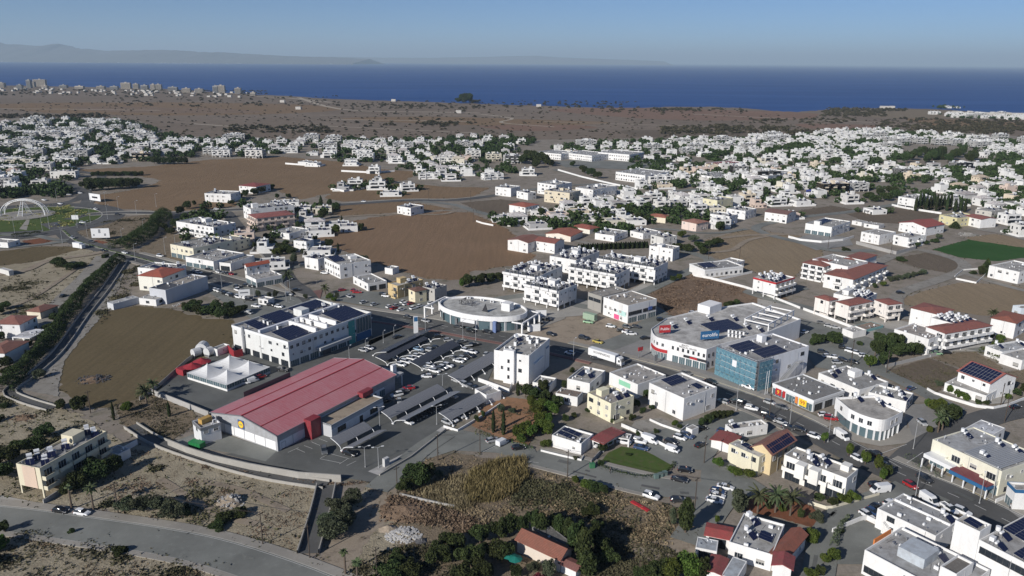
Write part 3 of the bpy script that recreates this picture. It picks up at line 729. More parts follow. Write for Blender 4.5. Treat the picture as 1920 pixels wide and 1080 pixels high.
def dish_me():
 def f():
  mb=MB();mb.tube((0,0,0),(0,0,1.2),0.04, n=5, mi=0);i=len(mb.v);n=10
  mb.v.append((0,0.12,1.25))
  for k in range(n): a=2 * PI * k / n;mb.v.append((0.45 * math.cos(a),-0.05,1.25+0.45 * math.sin(a)))
  for k in range(n): mb.f.append((i, i + 1 + k, i + 1+(k + 1) % n));mb.m.append(0)
  return mb.mesh('satellite_dish',['tank_white'])
 return shared('dish', f)
def solar_array(L, W, parent, loc, rz=0, tilt=7, px=1.05, py=1.75, lift=0.35, name='solar_array'):
 """rows of separate modules in one array, tilted about its near edge"""
 mb=MB();nx=max(1, int(L / px));ny=max(1, int(W / py));dx=L / nx;dy=W / ny;t=math.radians(tilt)
 def q(x, y, z=0): return (x, y * math.cos(t), lift + y * math.sin(t) + z)
 mb.slab(q(0,0,-.06), q(L, 0,-.06), q(L, W, -.06), q(0, W, -.06),0.05,1)
 e=0.06
 for i in range(nx):
  for j in range(ny):
   mb.slab(q(i * dx + e, j * dy + e), q((i + 1) * dx - e, j * dy + e), q((i + 1) * dx - e, (j + 1) * dy - e), q(i * dx + e, (j + 1) * dy - e),0.04,0)
 for x in (0.2, L / 2, L - 0.2):
  a=q(x, W - 0.2,-.1);mb.box(x - 0.05, x + 0.05, a[1] - 0.05, a[1] + 0.05,0, a[2],1)
  b_=q(x, 0.2,-.1);mb.box(x - 0.05, x + 0.05, b_[1] - 0.05, b_[1] + 0.05,0, b_[2],1)
 return ob(name, mb.mesh(name, ['solar_cell','galvanised']), parent, loc, rz)
# ================================================================ BUILDINGS
OCC=[]   # occupied discs
SPOTS={}
def frame3(A, B, C, h):
 """near corner B, left neighbour A, right neighbour C, read at roof height h -> origin, length, width, angle"""
 a, b, c=(Vector(G(*q, h)) for q in (A, B, C))
 u=c - b;v=a - b;L, W=u.length, v.length
 au=math.atan2(u.y, u.x);av=math.atan2(v.y, v.x);d=(av - au) % (2 * PI)
 err=d - PI / 2;ang=au + err / 2
 return b, L, W, ang
def face_xf(L, W, face):
 # origin, rotation for a facade whose local +x runs along it and -y points out
 return {'R': ((0,0),0.0, L),'L': ((0, W),-PI / 2, W),'B': ((L, W), PI, L),'E': ((L, 0), PI / 2, W)}[face]
def on_face(L, W, face, x, out=0.0):
 (ox, oy), r, ln=face_xf(L, W, face)
 c, s=math.cos(r), math.sin(r)
 return (ox + c * x + s * out, oy + s * x - c * out), r
FLOOR_H=3.1
AB=dict(name='apartment_block', cat='apartment block');SD=dict(name='shed', cat='shed');NN={'L': 'n', 'R': 'n'};WW={'L': 'w,w', 'R': 'w,w'};VV={'L': 'v,v', 'R': 'v,v'}
def facades(b, L, W, z0, storeys, fh, faces, col, rnd, solid=True, dark=False, ground_out=0.0, inset=0.0):
 for face, spec in faces.items():
  (ox, oy), r, ln=face_xf(L, W, face)
  if face in 'LR' and ln > 7 and storeys > 1:
   (x, y), rr_=on_face(L, W, face, ln * rnd.uniform(.2,.85),.07);hh=storeys * fh;ob('downpipe', shared(('dp', round(hh, 0)), lambda: (lambda q: (q.tube((0,0,0),(0,0, hh),.06, n=5), q.mesh('downpipe',['galvanised']))[1])(MB())), b, (x, y, z0))
  for st, code in enumerate(spec.split(',')):
   z=z0 + st * fh
   if code in ('','n'): continue
   if code=='s':   # glazed shop front, one bay at a time
    n=max(1, int(ln / 4.5));bw=ln / n
    for k in range(n):
     (x, y), rr_=on_face(L, W, face, (k + 0.5) * bw)
     ob('shop_window', window_me(round(bw - 0.7,1),2.5,'s'), b, (x, y, z + 0.1), rr_)
    continue
   if code=='g':   # garage or store doors
    n=max(1, int(ln / 5));bw=ln / n
    for k in range(n):
     (x, y), rr_=on_face(L, W, face, (k + 0.5) * bw)
     ob('door', window_me(round(bw - 1.6,1),2.5,'d'), b, (x, y, z + 0.02), rr_)
    continue
   if code=='r':
    n=max(1, int(ln / 6));bw=ln / n
    for k in range(n):
     (x, y), rr_=on_face(L, W, face, (k + 0.5) * bw)
     ob('window', window_me(round(bw - 1.0,1),1.5,'d'), b, (x, y, z + 0.95), rr_)
    continue
   sp={'w': 4.0,'W': 2.9,'v': 6.0,'b': 4.4,'B': 4.2,'a': 3.6}[code]
   n=max(1, int(ln / sp + 0.3));bw=ln / n;k=0
   while k < n:
    (x, y), rr_=on_face(L, W, face, (k + 0.5) * bw)
    if code in 'bB' and (code=='B' or k % 2==rnd_face(face)) and bw > 2.6:
     w=min(bw * 0.92,4.4)
     bo=ob('balcony', balcony_me(w, solid), b, (x, y, z + 0.02), rr_, col)
     ob('balcony_door', window_me(round(min(2.4, w - 1),1),2.15,'w'), bo, (0,0,0.04))
    elif code=='a':
     ob('window', window_me(1.2,2.2,'w'), b, (x, y, z + 0.08), rr_)
    else:
     w=rnd.choice([0.6,0.8,1.2,1.2,1.8]) if code != 'W' else 1.3
     hh=0.7 if w < 1 else 1.25
     if rnd.random() > (0.34 if code != 'W' else 0.05):
      ob('window', window_me(w, hh, 'd' if dark or rnd.random() < .3 else 'w', rnd.choice([0,0,0,1,2])), b, (x, y, z + (1.0 if hh > 1 else 1.5)), rr_)
      if rnd.random() < .22 and w < 1.5: ob('air_conditioner', ac_me(), b, on_face(L, W, face, (k + .5) * bw + 1.3,.22)[0] + (z + 1.2,), rr_, sc=(.8,.8,.7))
    k += 1
def rnd_face(f): return 0 if f in 'RB' else 1
def register(b, L, W, ang):
 cx=b.x + math.cos(ang) * L / 2 - math.sin(ang) * W / 2;cy=b.y + math.sin(ang) * L / 2 + math.cos(ang) * W / 2
 OCC.append((cx, cy, math.hypot(L, W)/2, ang, L / 2, W / 2))
def hits(x, y, m=2.0):
 for cx, cy, r, a, hl, hw in OCC:
  dx, dy=x - cx, y - cy
  if dx * dx + dy * dy > (r + m) ** 2: continue
  u=dx * math.cos(a) + dy * math.sin(a);v=-dx * math.sin(a) + dy * math.cos(a)
  if abs(u) < hl + m and abs(v) < hw + m: return True
 return False
WHITE=(0.74,0.74,0.735);CREAM=(0.68,0.62,0.46);BEIGE=(0.58,0.50,0.38);GREYW=(0.5,0.5,0.5);RTILE=(0.30,0.10,0.07);RBROWN=(0.26,0.12,0.09);RMAROON=(0.26,0.055,0.06)
def building(label, A, B, C, h, col=WHITE, faces=None, storeys=None, roof='flat', stilts=0.0, heaters=0, hut=None, solar=(), ac=0, name='house', cat='house', group=None, par=0.55, rcol=(0.42,0.41,0.39), solid=True, rh=1.8, seed=None, trim=None, dark=False, chill=0, ridge=None, over=0.5, base=0.0):
 o3, L, W, ang=frame3(A, B, C, h)
 rnd=random.Random(seed if seed is not None else int(B[0] * 31 + B[1]))
 b=thing(name, (o3.x, o3.y), ang, label, cat, group);register(o3, L, W, ang)
 h0=h - (rh if roof in ('gable','hip') else 0.0)
 h_eave=h if roof in ('gable','hip') else h          # A,B,C are read at the eaves
 st=storeys or max(1, int(round((h - 0.5 - stilts) / FLOOR_H)))
 fh=(h_eave - (par if roof=='flat' else 0.1) - stilts) / st
 zt=h_eave
 mb=MB();z0=stilts
 rz_=zt - par if roof=='flat' else zt - 0.05
 mb.box(0, L, 0, W, z0, zt if roof != 'flat' else zt, 0, bottom=stilts > 0, top=False)
 if roof=='flat':
  e=0.22
  for (x0, x1, y0, y1) in ((0, L, 0, e),(0, L, W - e, W),(0, e, e, W - e),(L - e, L, e, W - e)):
   mb.poly([(x0, y0, zt),(x1, y0, zt),(x1, y1, zt),(x0, y1, zt)],0)
  for (x0, y0, x1, y1) in ((e, e, L - e, e),(L - e, e, L - e, W - e),(L - e, W - e, e, W - e),(e, W - e, e, e)):
   mb.poly([(x1, y1, rz_),(x0, y0, rz_),(x0, y0, zt),(x1, y1, zt)],0)
 if trim:  # a band standing proud round the top
  for (x0, x1, y0, y1) in ((-0.12, L + 0.12,-0.12,0.0),(-0.12, L + 0.12, W, W + 0.12),(-0.12,0,0, W),(L, L + 0.12,0, W)):
   mb.box(x0, x1, y0, y1, zt - 0.9, zt + 0.02,1)
 om('wall',mb,['render_wall','frame_dark' if not trim or trim=='dark' else trim], b, col=col)
 if roof=='flat':
  mr=MB();mr.box(0.2, L - 0.2,0.2, W - 0.2, rz_ - 0.15, rz_, 0, bottom=False)
  om('roof',mr,['roof_concrete'], b, col=rcol)
 else:
  mr=MB();ov=over;along=(L >= W) if ridge is None else ridge=='x'
  X0, X1, Y0, Y1=-ov, L + ov, -ov, W + ov
  if not along:  # build along x then swap
   X0, X1, Y0, Y1=-ov, W + ov, -ov, L + ov
  ym=(Y0 + Y1)/2;ins=0 if roof=='gable' else (Y1 - Y0)/2*0.95
  r0, r1=(X0 + ins, ym, zt + rh),(X1 - ins, ym, zt + rh);zl=zt - 0.05
  def sw(p): return p if along else (L - p[1], p[0], p[2])
  qs=[[(X0, Y0, zl),(X1, Y0, zl), r1, r0],[(X1, Y1, zl),(X0, Y1, zl), r0, r1]]
  for q in qs: mr.slab(*[sw(p) for p in q],0.18,0)
  me=mr
  if roof=='hip':
   mr.poly([sw(p) for p in ((X1, Y0, zl),(X1, Y1, zl), r1)],0);mr.poly([sw(p) for p in ((X0, Y1, zl),(X0, Y0, zl), r0)],0)
   mr.box(0, L, 0, W, zt - 0.2, zt - 0.12,0)
  else:
   mg=MB()
   for xx in (ov, -ov):
    pass
   lx=W if not along else L;wy=L if not along else W
   for xx in (0.0, lx): mg.poly([sw(p) for p in ((xx, 0, zt - 0.02),(xx, wy, zt - 0.02),(xx, wy / 2, zt + rh * (wy / 2)/(wy / 2 + ov)-0.12))],0)
   om('gable',mg,['render_wall'], b, col=col)
  om('roof',mr,['roof_tile'], b, col=rcol if rcol[0] > rcol[2] * 1.3 else RTILE)
 if stilts:
  mc=shared(('col', round(stilts, 1)), lambda: _col(stilts))
  nx=max(2, int(L / 5)+1);ny=max(2, int(W / 5)+1)
  for i in range(nx):
   for j in range(ny):
    if 0 < i < nx - 1 and 0 < j < ny - 1: continue
    ob('column', mc, b, (0.25 + i * (L - 0.5)/(nx - 1),0.25 + j * (W - 0.5)/(ny - 1),0), col=col)
  mk=MB();mk.box(L * 0.35, L * 0.65, W * 0.3, W * 0.8,0, stilts - 0.003,0, bottom=False, top=False);om('stair_core',mk,['render_wall'], b, col=col)
 if faces is None:
  faces={'R': ','.join(['w'] * st),'L': ','.join(['w'] * st),'B': ','.join(['v'] * st),'E': ','.join(['v'] * st)}
 facades(b, L, W, z0, st, fh, faces, col, rnd, solid, dark)
 top=rz_
 used=[]
 if hut:
  u, v, hl, hw, hh=hut;mh=MB();x, y=u * L, v * W
  mh.box(x, min(x + hl, L - .3), y, min(y + hw, W - .3), top + .002, top + hh, 0, bottom=False)
  om('stair_hut',mh,['render_wall'], b, col=col);used.append((x - .5, x + hl + .5, y - .5, y + hw + .5))
 for (u0, v0, u1, v1) in solar:
  solar_array((u1 - u0) * L, (v1 - v0) * W, b, (u0 * L, v0 * W, top));used.append((u0 * L, u1 * L, v0 * W, v1 * W))
 hr=math.radians(-55) - ang + PI / 2
 def spot(m=1.3):
  for _ in range(40):
   x, y=rnd.uniform(m, max(m + .01, L - m)), rnd.uniform(m, max(m + 0.01, W - m))
   if all(not (a - m < x < c + m and e - m < y < f + m) for a, c, e, f in used): return x, y
  return None
 if roof=='flat' and L > 3.5 and W > 3.5:
  for k in range(heaters):
   s=spot(1.5)
   if s: ob('water_heater', heater_me(rnd.randrange(3)), b, (s[0], s[1], top), hr + rnd.uniform(-0.05,0.05), sc=(1,1, rnd.uniform(0.9,1.1)));used.append((s[0] - .8, s[0] + .8, s[1] - 1, s[1] + 1))
  for k in range(ac):
   s=spot(0.8)
   if s: ob('air_conditioner', ac_me(), b, (s[0], s[1], top), rnd.choice([0, PI / 2]));used.append((s[0] - .5, s[0] + .5, s[1] - .5, s[1] + .5))
  for k in range(chill):
   s=spot(1.3)
   if s: ob('cooling_unit', chiller_me(), b, (s[0], s[1], top),0);used.append((s[0] - 1, s[0] + 1, s[1] - .8, s[1] + .8))
  if heaters > 1:
   s=spot(0.7)
   if s: ob('satellite_dish', dish_me(), b, (s[0], s[1], top), hr)
  # small vents, pipes and roof junk read as one scatter
  mj=MB()
  for k in range(int(L * W / 14)+2):
   s=(rnd.uniform(.6, L - .6), rnd.uniform(.6, W - .6));w=rnd.uniform(0.1,0.35);hh=rnd.uniform(0.15,0.7)
   mj.box(s[0] - w, s[0] + w, s[1] - w * .7, s[1] + w * .7, top + .001, top + hh, k % 2)
  for k in range(int(L * W / 60)+1):
   s=(rnd.uniform(1, L - 1), rnd.uniform(1, W - 1));a=rnd.uniform(0,6.28);q=rnd.uniform(1,4)
   e=(min(L - .5, max(.5, s[0] + math.cos(a) * q)), min(W - .5, max(.5, s[1] + math.sin(a) * q)))
   mj.tube((*s, top + .06),(*e, top + .06),0.05, n=4, mi=2)
  om('roof_clutter',mj,['tank_white','steel_grey','frame_dark'], b, kind='stuff')
 b['_L']=L;b['_W']=W;b['_h']=zt;b['_top']=top;b['_fh']=fh
 return b
def _col(z):
 mb=MB();mb.box(-.22,.22,-.22,.22,0, z, 0, bottom=False, top=False);return mb.mesh('column',['render_wall'])
def wall_line(label, px, h=1.3, th=0.2, mat='render_wall', col=WHITE, name='garden_wall', cat='wall', z0=0.0, ground=False, group=None):
 pts=[G(*q) for q in px] if not ground else px;mb=MB()
 ox, oy=pts[0];pp=[(x - ox, y - oy) for x, y in pts]
 A=offset(pp, th / 2);B=offset(pp, -th / 2)
 for k in range(len(pp)-1):
  a, b, c, d=A[k], A[k + 1], B[k + 1], B[k]
  mb.poly([(*d, h),(*c, h),(*b, h),(*a, h)]);mb.poly([(*b, z0),(*a, z0),(*a, h),(*b, h)]);mb.poly([(*d, z0),(*c, z0),(*c, h),(*d, h)])
 for q0, q1 in ((A[0], B[0]),(B[-1], A[-1])): mb.poly([(*q0, z0),(*q1, z0),(*q1, h),(*q0, h)])
 return ob(name, mb.mesh(name, [mat]), None, (ox, oy, 0), col=col, label=label, cat=cat, group=group)
def text(body, parent, loc, rot, size, mat, ext=0.04, name='lettering', align='CENTER', sx=1.0):
 c=bpy.data.curves.new(name, 'FONT');c.body=body;c.size=size;c.extrude=ext;c.align_x=align;c.align_y='CENTER'
 c.resolution_u=2;c.materials.append(M[mat])
 t_=bpy.data.objects.new(name, c);COL.objects.link(t_);me=bpy.data.meshes.new_from_object(t_.evaluated_get(bpy.context.evaluated_depsgraph_get()));bpy.data.objects.remove(t_);me.materials.clear();me.materials.append(M[mat])
 o=bpy.data.objects.new(name, me);COL.objects.link(o);o.location=loc;o.rotation_euler=rot;o.parent=parent;o.scale=(sx, 1,1)
 return o
def face_text(b, face, body, x, z, size, mat, out=0.06, sx=1.0, ext=0.03):
 L, W=b['_L'], b['_W'];(px, py), r=on_face(L, W, face, x, out)
 return text(body, b, (px, py, z),(PI / 2,0, r), size, mat, ext, sx=sx)
def face_panel(b, face, x0, x1, z0, z1, mat, out=0.08, name='sign_panel', col=None, th=None):
 L, W=b['_L'], b['_W'];(px, py), r=on_face(L, W, face, x0,0)
 mb=MB();mb.box(0, x1 - x0,-out, 0.0, z0, z1,0)
 return ob(name, mb.mesh(name, [mat]), b, (px, py, 0), r, col)
# ================================================================ NAMED BUILDINGS
def loc(b, px, py, z=0.0):
 gx, gy=G(px, py, z);a=b.rotation_euler[2];dx, dy=gx - b.location[0], gy - b.location[1]
 return (dx * math.cos(a) + dy * math.sin(a),-dx * math.sin(a) + dy * math.cos(a))
# ---- the supermarket with the red sheet roof
o3, L, W, ang=frame3((390,776),(519,816),(750,706),5.5)
b=thing('supermarket',(o3.x, o3.y), ang, 'long grey and white supermarket under a red sheet metal gable roof','supermarket');register(o3, L, W, ang)
b['_L']=L;b['_W']=W
mb=MB();mb.box(0, L, 0, W, 0,3.3,0, bottom=False, top=False);mb.box(-.06, L + .06,-.06, W + .06,3.3,5.5,1, top=False)
RH=2.6
for xx in (-.06, L + .06): mb.poly([(xx, -.06,5.5),(xx, W + .06,5.5),(xx, W / 2,5.5 + RH - .15)],1)
om('wall',mb,['painted','corrugated'], b, col=(.40,.41,.43))
n=6
for k in range(n):  # white wall panels on the gable end
 (x, y), r=on_face(L, W, 'L',1.2 + k * (W - 1.6) / n, 0);mp=MB();mp.box(0,(W - 1.6) / n - 0.35,-.08,0,0.5,3.2,0)
 om('wall_panel',mp,['render_wall'], b, (x, y, 0), r, (0.8,0.8,0.8))
for k in range(9):
 (x, y), r=on_face(L, W, 'R',0.8 + k * 5.2,0);mp=MB();mp.box(0,4.9,-.08,0,0.5,3.2,0)
 if 0.8 + k * 5.2 < L - 5: om('wall_panel',mp,['render_wall'], b, (x, y, 0), r, (0.76,0.76,0.77))
mr=MB()
for s in range(2):
 y0, y1=(-.35, W / 2) if s==0 else (W + .35, W / 2)
 q=[(-.5, y0,5.55),(L + .5, y0,5.55),(L + .5, y1,5.55 + RH),(-.5, y1,5.55 + RH)]
 if s: q=[q[1], q[0], q[3], q[2]]
 mr.slab(*q, 0.15)
om('roof',mr,['roof_sheet'], b, col=(0.46,0.13,0.15))
ms=MB()
for v in (0.22,0.5,0.76):
 y=v * W;z=5.62 + RH * (1 - abs(v - .5)*2)+0.02;wd=0.22 if v==.5 else 0.12
 ms.box(-.5, L + .5, y - wd, y + wd, z, z + 0.09)
om('roof_ridge_cap',ms,['sign_red'], b)
mv=MB()  # grey verge and gutter trim
for xx in (-.62, L + .5):
 for s in (0,1):
  y0, y1=(-.4, W / 2) if s==0 else (W + .4, W / 2)
  mv.slab((xx, y0,5.72),(xx + .12, y0,5.72),(xx + .12, y1,5.72 + RH),(xx, y1,5.72 + RH),.35)
mv.box(-.5, L + .5,-.55,-.36,5.2,5.55);mv.box(-.5, L + .5, W + .36, W + .55,5.2,5.55)
om('roof_trim',mv,['steel_grey'], b)
for px0, px1 in ((452,480),(560,585)):   # smoke screens on the far eave
 x0=loc(b, px0,740,6)[0];mm=MB();mm.box(x0, x0+10, W + .6, W + .75,5.0,7.2);om('eave_screen',mm,['frame_dark'], b)
# round sign on its blue square
(x, y), r=on_face(L, W, 'L', loc(b, 447,795,5.5)[1] and (W - loc(b, 447,797,5.2)[1]),0.0)
s_=ob('sign', MB().mesh('sign',['sign_blue']), b, (x, y, 5.0), r)
mm=MB();mm.box(-1.35,1.35,-.22,-.07,-1.35,1.35);s_.data=mm.mesh('sign',['sign_blue'])
mm=MB();mm.tube((0,-.22,0),(0,-.27,0),1.22, n=28, mi=0);mm.tube((0,-.27,0),(0,-.30,0),1.08, n=28, mi=1)
om('sign_disc',mm,['sign_red','yellow'], s_)
text('LiDL', s_, (0,-.31,0),(PI / 2,0,0),0.85,'sign_blue',0.02)
# red entrance boxes and the low annex
xa=loc(b, 574,822)[0];xb=loc(b, 598,814)[0]
mm=MB();mm.box(xa, xb, -3.0,-0.07,0,6.3);om('red_wall_box',mm,['painted'], b, col=(0.22,0.02,0.03))
ax0, ay0=loc(b, 620,786,4.4);ax1, ay1=loc(b, 713,744,4.4);ax0=xb + .002;ay=-7.2
mm=MB();mm.box(ax0, ax1, ay, -0.07,0,4.4,0, bottom=False, top=False);mm.box(ax0 + .2, ax1 - .2, ay + .2,-.1,3.8,3.95,1)
for (p0, p1, p2, p3) in ((ax0, ax1, ay, ay + .2),(ax0, ax1,-.3,-.07),(ax0, ax0 + .2, ay + .2,-.3),(ax1 - .2, ax1, ay + .2,-.3)): mm.box(p0, p1, p2, p3,3.96,4.42,0, bottom=False)
an=om('annex',mm,['painted','gravel_lot'], b, col=(.46,.47,.49))
mm=MB();mm.box(ax0 - .03, ax1 + .03, ay - .06, ay, 0.3,2.9,0);om('annex_panel',mm,['render_wall'], an, col=(.8,.8,.8))
for f in (.18,.8): ob('window', window_me(3.4,1.6,'d'), an, (ax0+(ax1 - ax0) * f, ay - .06,1.0))
ob('door', window_me(1.3,2.2,'d'), an, (ax0+(ax1 - ax0) * .55, ay - .06,0.1))
mm=MB();mm.box(ax1-4.2, ax1 + .8,-2.4,-.08,4.6,6.2);om('red_wall_box',mm,['painted'], b, col=(0.22,0.02,0.03))
for x0 in (ax1+2.2, ax1+6.5):
 if x0+3 < L: ob('entrance_window', window_me(2.6,2.4,'s'), b, (x0+1.3,-.09,.1))
mm=MB();mm.box(L + .7, L + 4.5,-.3,8.5,4.3,5.0);om('canopy',mm,['painted'], b, col=(.42,.42,.42))
for yy in (.2,8): mm=MB();mm.box(L + 4.0, L + 4.3, yy, yy + .3,0,4.3);om('column',mm,['tank_white'], b)
mm=MB();mm.box(L + 1.5, L + 3.4,2.0,3.1,5.003,8.0);om('roof_pylon',mm,['tank_white'], b)
ob('door', window_me(1.4,2.3,'d'), b, on_face(L, W, 'R',2.2,.0)[0] + (0.15,),0)
# loading house beside it
building('small grey capped plant room with an orange cabinet on its roof beside the supermarket',(358,790),(376,803),(414,793),5.6, col=(.62,.63,.65), faces={'R': 'n,W','L': 'n,v'}, ac=3, name='plant_room', cat='outbuilding', trim='steel_grey')
bx, by=G(385,789,5.5);mm=MB();mm.box(-1.8,1.8,-.9,.9,0,1.5);om('roof_cabinet',mm,['painted'], None, (bx, by, 5.15),1.0,(.45,.28,.08), label='orange-brown metal cabinet lying on the plant room roof', cat='cabinet')
mm=MB();mm.box(-2.2,2.2,-1.1,1.1,.2,1.7)
for k in range(8): mm.box(-2.2 + k * .6,-2.05 + k * .6,-1.18,-1.1,.2,1.7)
gx, gy=G(370,838);om('skip_container',mm,['green_paint'], None, (gx, gy, .1),-.4, label='bright green waste container in the corner of the service yard', cat='container')
# ---- tents
tx, tL, tW, ta=frame3((356,697),(425,722),(502,687),2.6)
b=thing('marquee',(tx.x, tx.y), ta, 'white glazed marquee restaurant with four peaked tent roofs','marquee');register(tx, tL, tW, ta)
mb=MB();mb.box(0, tL, 0, tW, 0,1.0,0, bottom=False);om('base_wall',mb,['render_wall'], b, col=WHITE)
for f, ln in (('R', tL),('L', tW),('B', tL),('E', tW)):
 n=6
 for k in range(n):
  (x, y), r=on_face(tL, tW, f, (k + .5) * ln / n)
  ob('glazed_panel', window_me(round(ln / n - .25,1),1.5,'s'), b, (x, y, 1.05), r)
for i in range(2):
 for j in range(2):
  mm=MB();n=10;w, d=tL / 2, tW / 2;cx, cy=(i + .5) * w, (j + .5) * d
  for q in range(4):   # four curved sails rising to a peak
   for s in range(6):
    for e in range(4):
     def pt(u, v):
      # u along the edge 0..1, v 0 edge -> 1 peak
      cs=[(-1,-1),(1,-1),(1,1),(-1,1)]
      a, c=cs[q], cs[(q + 1) % 4]
      ex, ey=a[0] + (c[0] - a[0]) * u, a[1] + (c[1] - a[1]) * u
      return (cx + ex * (1 - v) * w / 2, cy + ey * (1 - v) * d / 2,2.6+2.9 * v ** 2.0)
     mm.poly([pt(e / 4, s / 6), pt((e + 1)/4, s / 6), pt((e + 1)/4,(s + 1)/6), pt(e / 4,(s + 1)/6)])
  mm.tube((cx, cy, 5.3),(cx, cy, 5.8),.12, n=6)
  ob('tent_roof', mm.mesh('tent_roof',['render_wall'],False), b, col=(.62,.63,.64))
mm=MB()
for x in (0, tL / 2, tL):
 for y in (0, tW / 2, tW): mm.box(x - .08, x + .08, y - .08, y + .08,1,2.7)
om('frame',mm,['steel_grey'], b)
for k, (px, py) in enumerate([(378,677),(360,686)]):
 x, y=G(px, py, 2.5);mm=MB();n=10
 for s in range(n):
  a0, a1=2 * PI * s / n, 2 * PI * (s + 1) / n
  mm.poly([(3.4 * math.cos(a0),3.4 * math.sin(a0),2.3),(3.4 * math.cos(a1),3.4 * math.sin(a1),2.3),(1.4 * math.cos(a1),1.4 * math.sin(a1),3.1),(1.4 * math.cos(a0),1.4 * math.sin(a0),3.1)])
  mm.poly([(1.4 * math.cos(a0),1.4 * math.sin(a0),3.1),(1.4 * math.cos(a1),1.4 * math.sin(a1),3.1),(0,0,3.9)])
 mm.tube((0,0,0),(0,0,3.6),.1, n=6)
 om('parasol',mm,['canvas_red'], None, (x, y, 0), label=['red play canopy behind the marquee, nearer the office block','red play canopy behind the marquee, nearer the field'][k], cat='canopy')
x, y=G(348,700);mm=MB();mm.box(-2.4,2.4,-2,2,0,2.4);om('red_kiosk',mm,['canvas_red'], None, (x, y, 0), ta, label='small dark red kiosk at the left corner of the marquee', cat='kiosk')
wall_line('dark red screen wall between the marquee and the office block',[(428,660),(440,672),(456,668)],3.0,.3,'canvas_red', name='screen_wall')
for k, (px, py, r, l) in enumerate([(368,662,1.6,3.0),(380,656,2.2,3.6),(392,661,1.7,2.6)]):
 x, y=G(px, py, 1.5);mm=MB();mm.tube((-l / 2,0, r + .3),(l / 2,0, r + .3), r, n=14);mm.box(-l / 2,-l / 2 + .3,-r * .7, r * .7,0, r * .6,1);mm.box(l / 2 - .3, l / 2,-r * .7, r * .7,0, r * .6,1)
 om('gas_tank',mm,['painted','steel_grey'], None, (x, y, 0),[.9,1.6,1.1][k],(.55,.56,.57), label=['smallest grey tank at the left end by the tents','largest grey tank, in the middle of three behind the tents','grey cylinder tank next to the white cabin behind the tents'][k], cat='tank', group='tanks behind the marquee')
building('small white cabin standing behind the marquee tanks',(401,651),(407,655),(423,645),3.0, name='cabin', cat='cabin', faces={'R': 'v','L': 'n'})
# ---- office block with solar roofs
b=building('long three-storey white and grey office block with many solar arrays on its roof',(436,609),(540,641),(694,585),10.4, col=(.66,.67,.66), storeys=3, name='office_block', cat='office building', par=.9,
 faces={'R': 's,w,W','L': 'g,v,w','B': 'v,v,v','E': 's,w,w'}, solar=[(.05,.06,.30,.38),(.66,.06,.97,.42),(.60,.72,.97,.95),(.08,.64,.2,.92),(.27,.62,.52,.95)], chill=10, heaters=3, ac=6, hut=(.55,.6,4,5,3.0), rcol=(.40,.40,.41), trim='tank_white')
L, W=b['_L'], b['_W']
for x0, x1 in ((.33,.35),(.46,.48),(.57,.585)):
 mm=MB();mm.box(x0 * L, x1 * L, 1, W * .5, b['_top'] + .003, b['_top'] + 1.9);om('roof_wall',mm,['render_wall'], b, col=(.8,.8,.8))
mm=MB();mm.box(1, L - 1, W * .52, W * .56, b['_top'] + .004, b['_top'] + 1.6);om('roof_wall',mm,['render_wall'], b, col=(.62,.64,.70))
for q in range(2):
 mm=MB();mm.box(L * (.38 + q * .09), L * (.38 + q * .09) + .4,.6, W * .45, b['_top'] + .003, b['_top'] + .5);om('duct',mm,['galvanised'], b)
face_panel(b, 'R', L * .70, L * .78,0.1,9.9,'painted',.12,'turquoise_cladding',(.05,.30,.28))
face_panel(b, 'R', L * .80, L * .985,3.6,9.6,'glass_blue',.15,'curtain_wall')
for k in range(6):
 face_panel(b, 'R', L * .80 + k * L * .185/5 - .12, L * .80 + k * L * .185/5 + .12,3.5,10.2,'steel_grey',.4,'fin')
face_panel(b, 'R', L * .80, L * .985,0.2,3.3,'sign_blue',.1,'mural')
face_panel(b, 'R', L * .30, L * .68,3.2,4.4,'painted',2.6,'terrace',(.42,.43,.44))
face_panel(b, 'R', L * .38, L * .46,0.1,3.0,'frame_dark',.5,'entrance')
mm=MB();x_, y_=on_face(L, W, 'L', W * .22)[0];mm.tube((x_ - .6, y_, 0),(x_ - .6, y_, 11.5),.5, n=10);om('flue',mm,['galvanised'], b)
# ---- oval sports building
o_=G(906,571,6.6);e0=G(829,562,6.6);e1=G(985,588,6.6);ang=math.atan2(e1[1] - e0[1], e1[0] - e0[0]);A_=math.hypot(e1[0] - e0[0], e1[1] - e0[1])/2
t0=G(880,545,6.6);t1=G(930,590,6.6);B_=A_ * .62
cx, cy=(e0[0] + e1[0])/2,(e0[1] + e1[1])/2
b=thing('sports_shop',(cx, cy), ang, 'oval white sports shop with a drum-shaped roof and glazed colonnade','shop');OCC.append((cx, cy, A_, ang, A_, B_))
def ell(a, b_, n=48): return [(a * math.cos(2 * PI * k / n), b_ * math.sin(2 * PI * k / n)) for k in range(n)]
mm=MB();O_, I_=ell(A_, B_), ell(A_ - .5, B_ - .5);n=48
for k in range(n):
 j=(k + 1) % n
 mm.poly([(*O_[k],4.6),(*O_[j],4.6),(*O_[j],6.8),(*O_[k],6.8)]);mm.poly([(*O_[k],6.8),(*O_[j],6.8),(*I_[j],6.8),(*I_[k],6.8)]);mm.poly([(*I_[j],5.9),(*I_[k],5.9),(*I_[k],6.8),(*I_[j],6.8)])
om('parapet_ring',mm,['render_wall'], b, col=(.8,.8,.8))
mm=MB();mm.prism(ell(A_ - .45, B_ - .45),4.7,5.9,0);om('roof',mm,['roof_concrete'], b, col=(.5,.5,.48))
mm=MB();mm.prism(ell(A_ - .9, B_ - .9,36),0,4.7,0, top=False);om('shop_front',mm,['glass_blue'], b)
G_=ell(A_ - .75, B_ - .75,36)
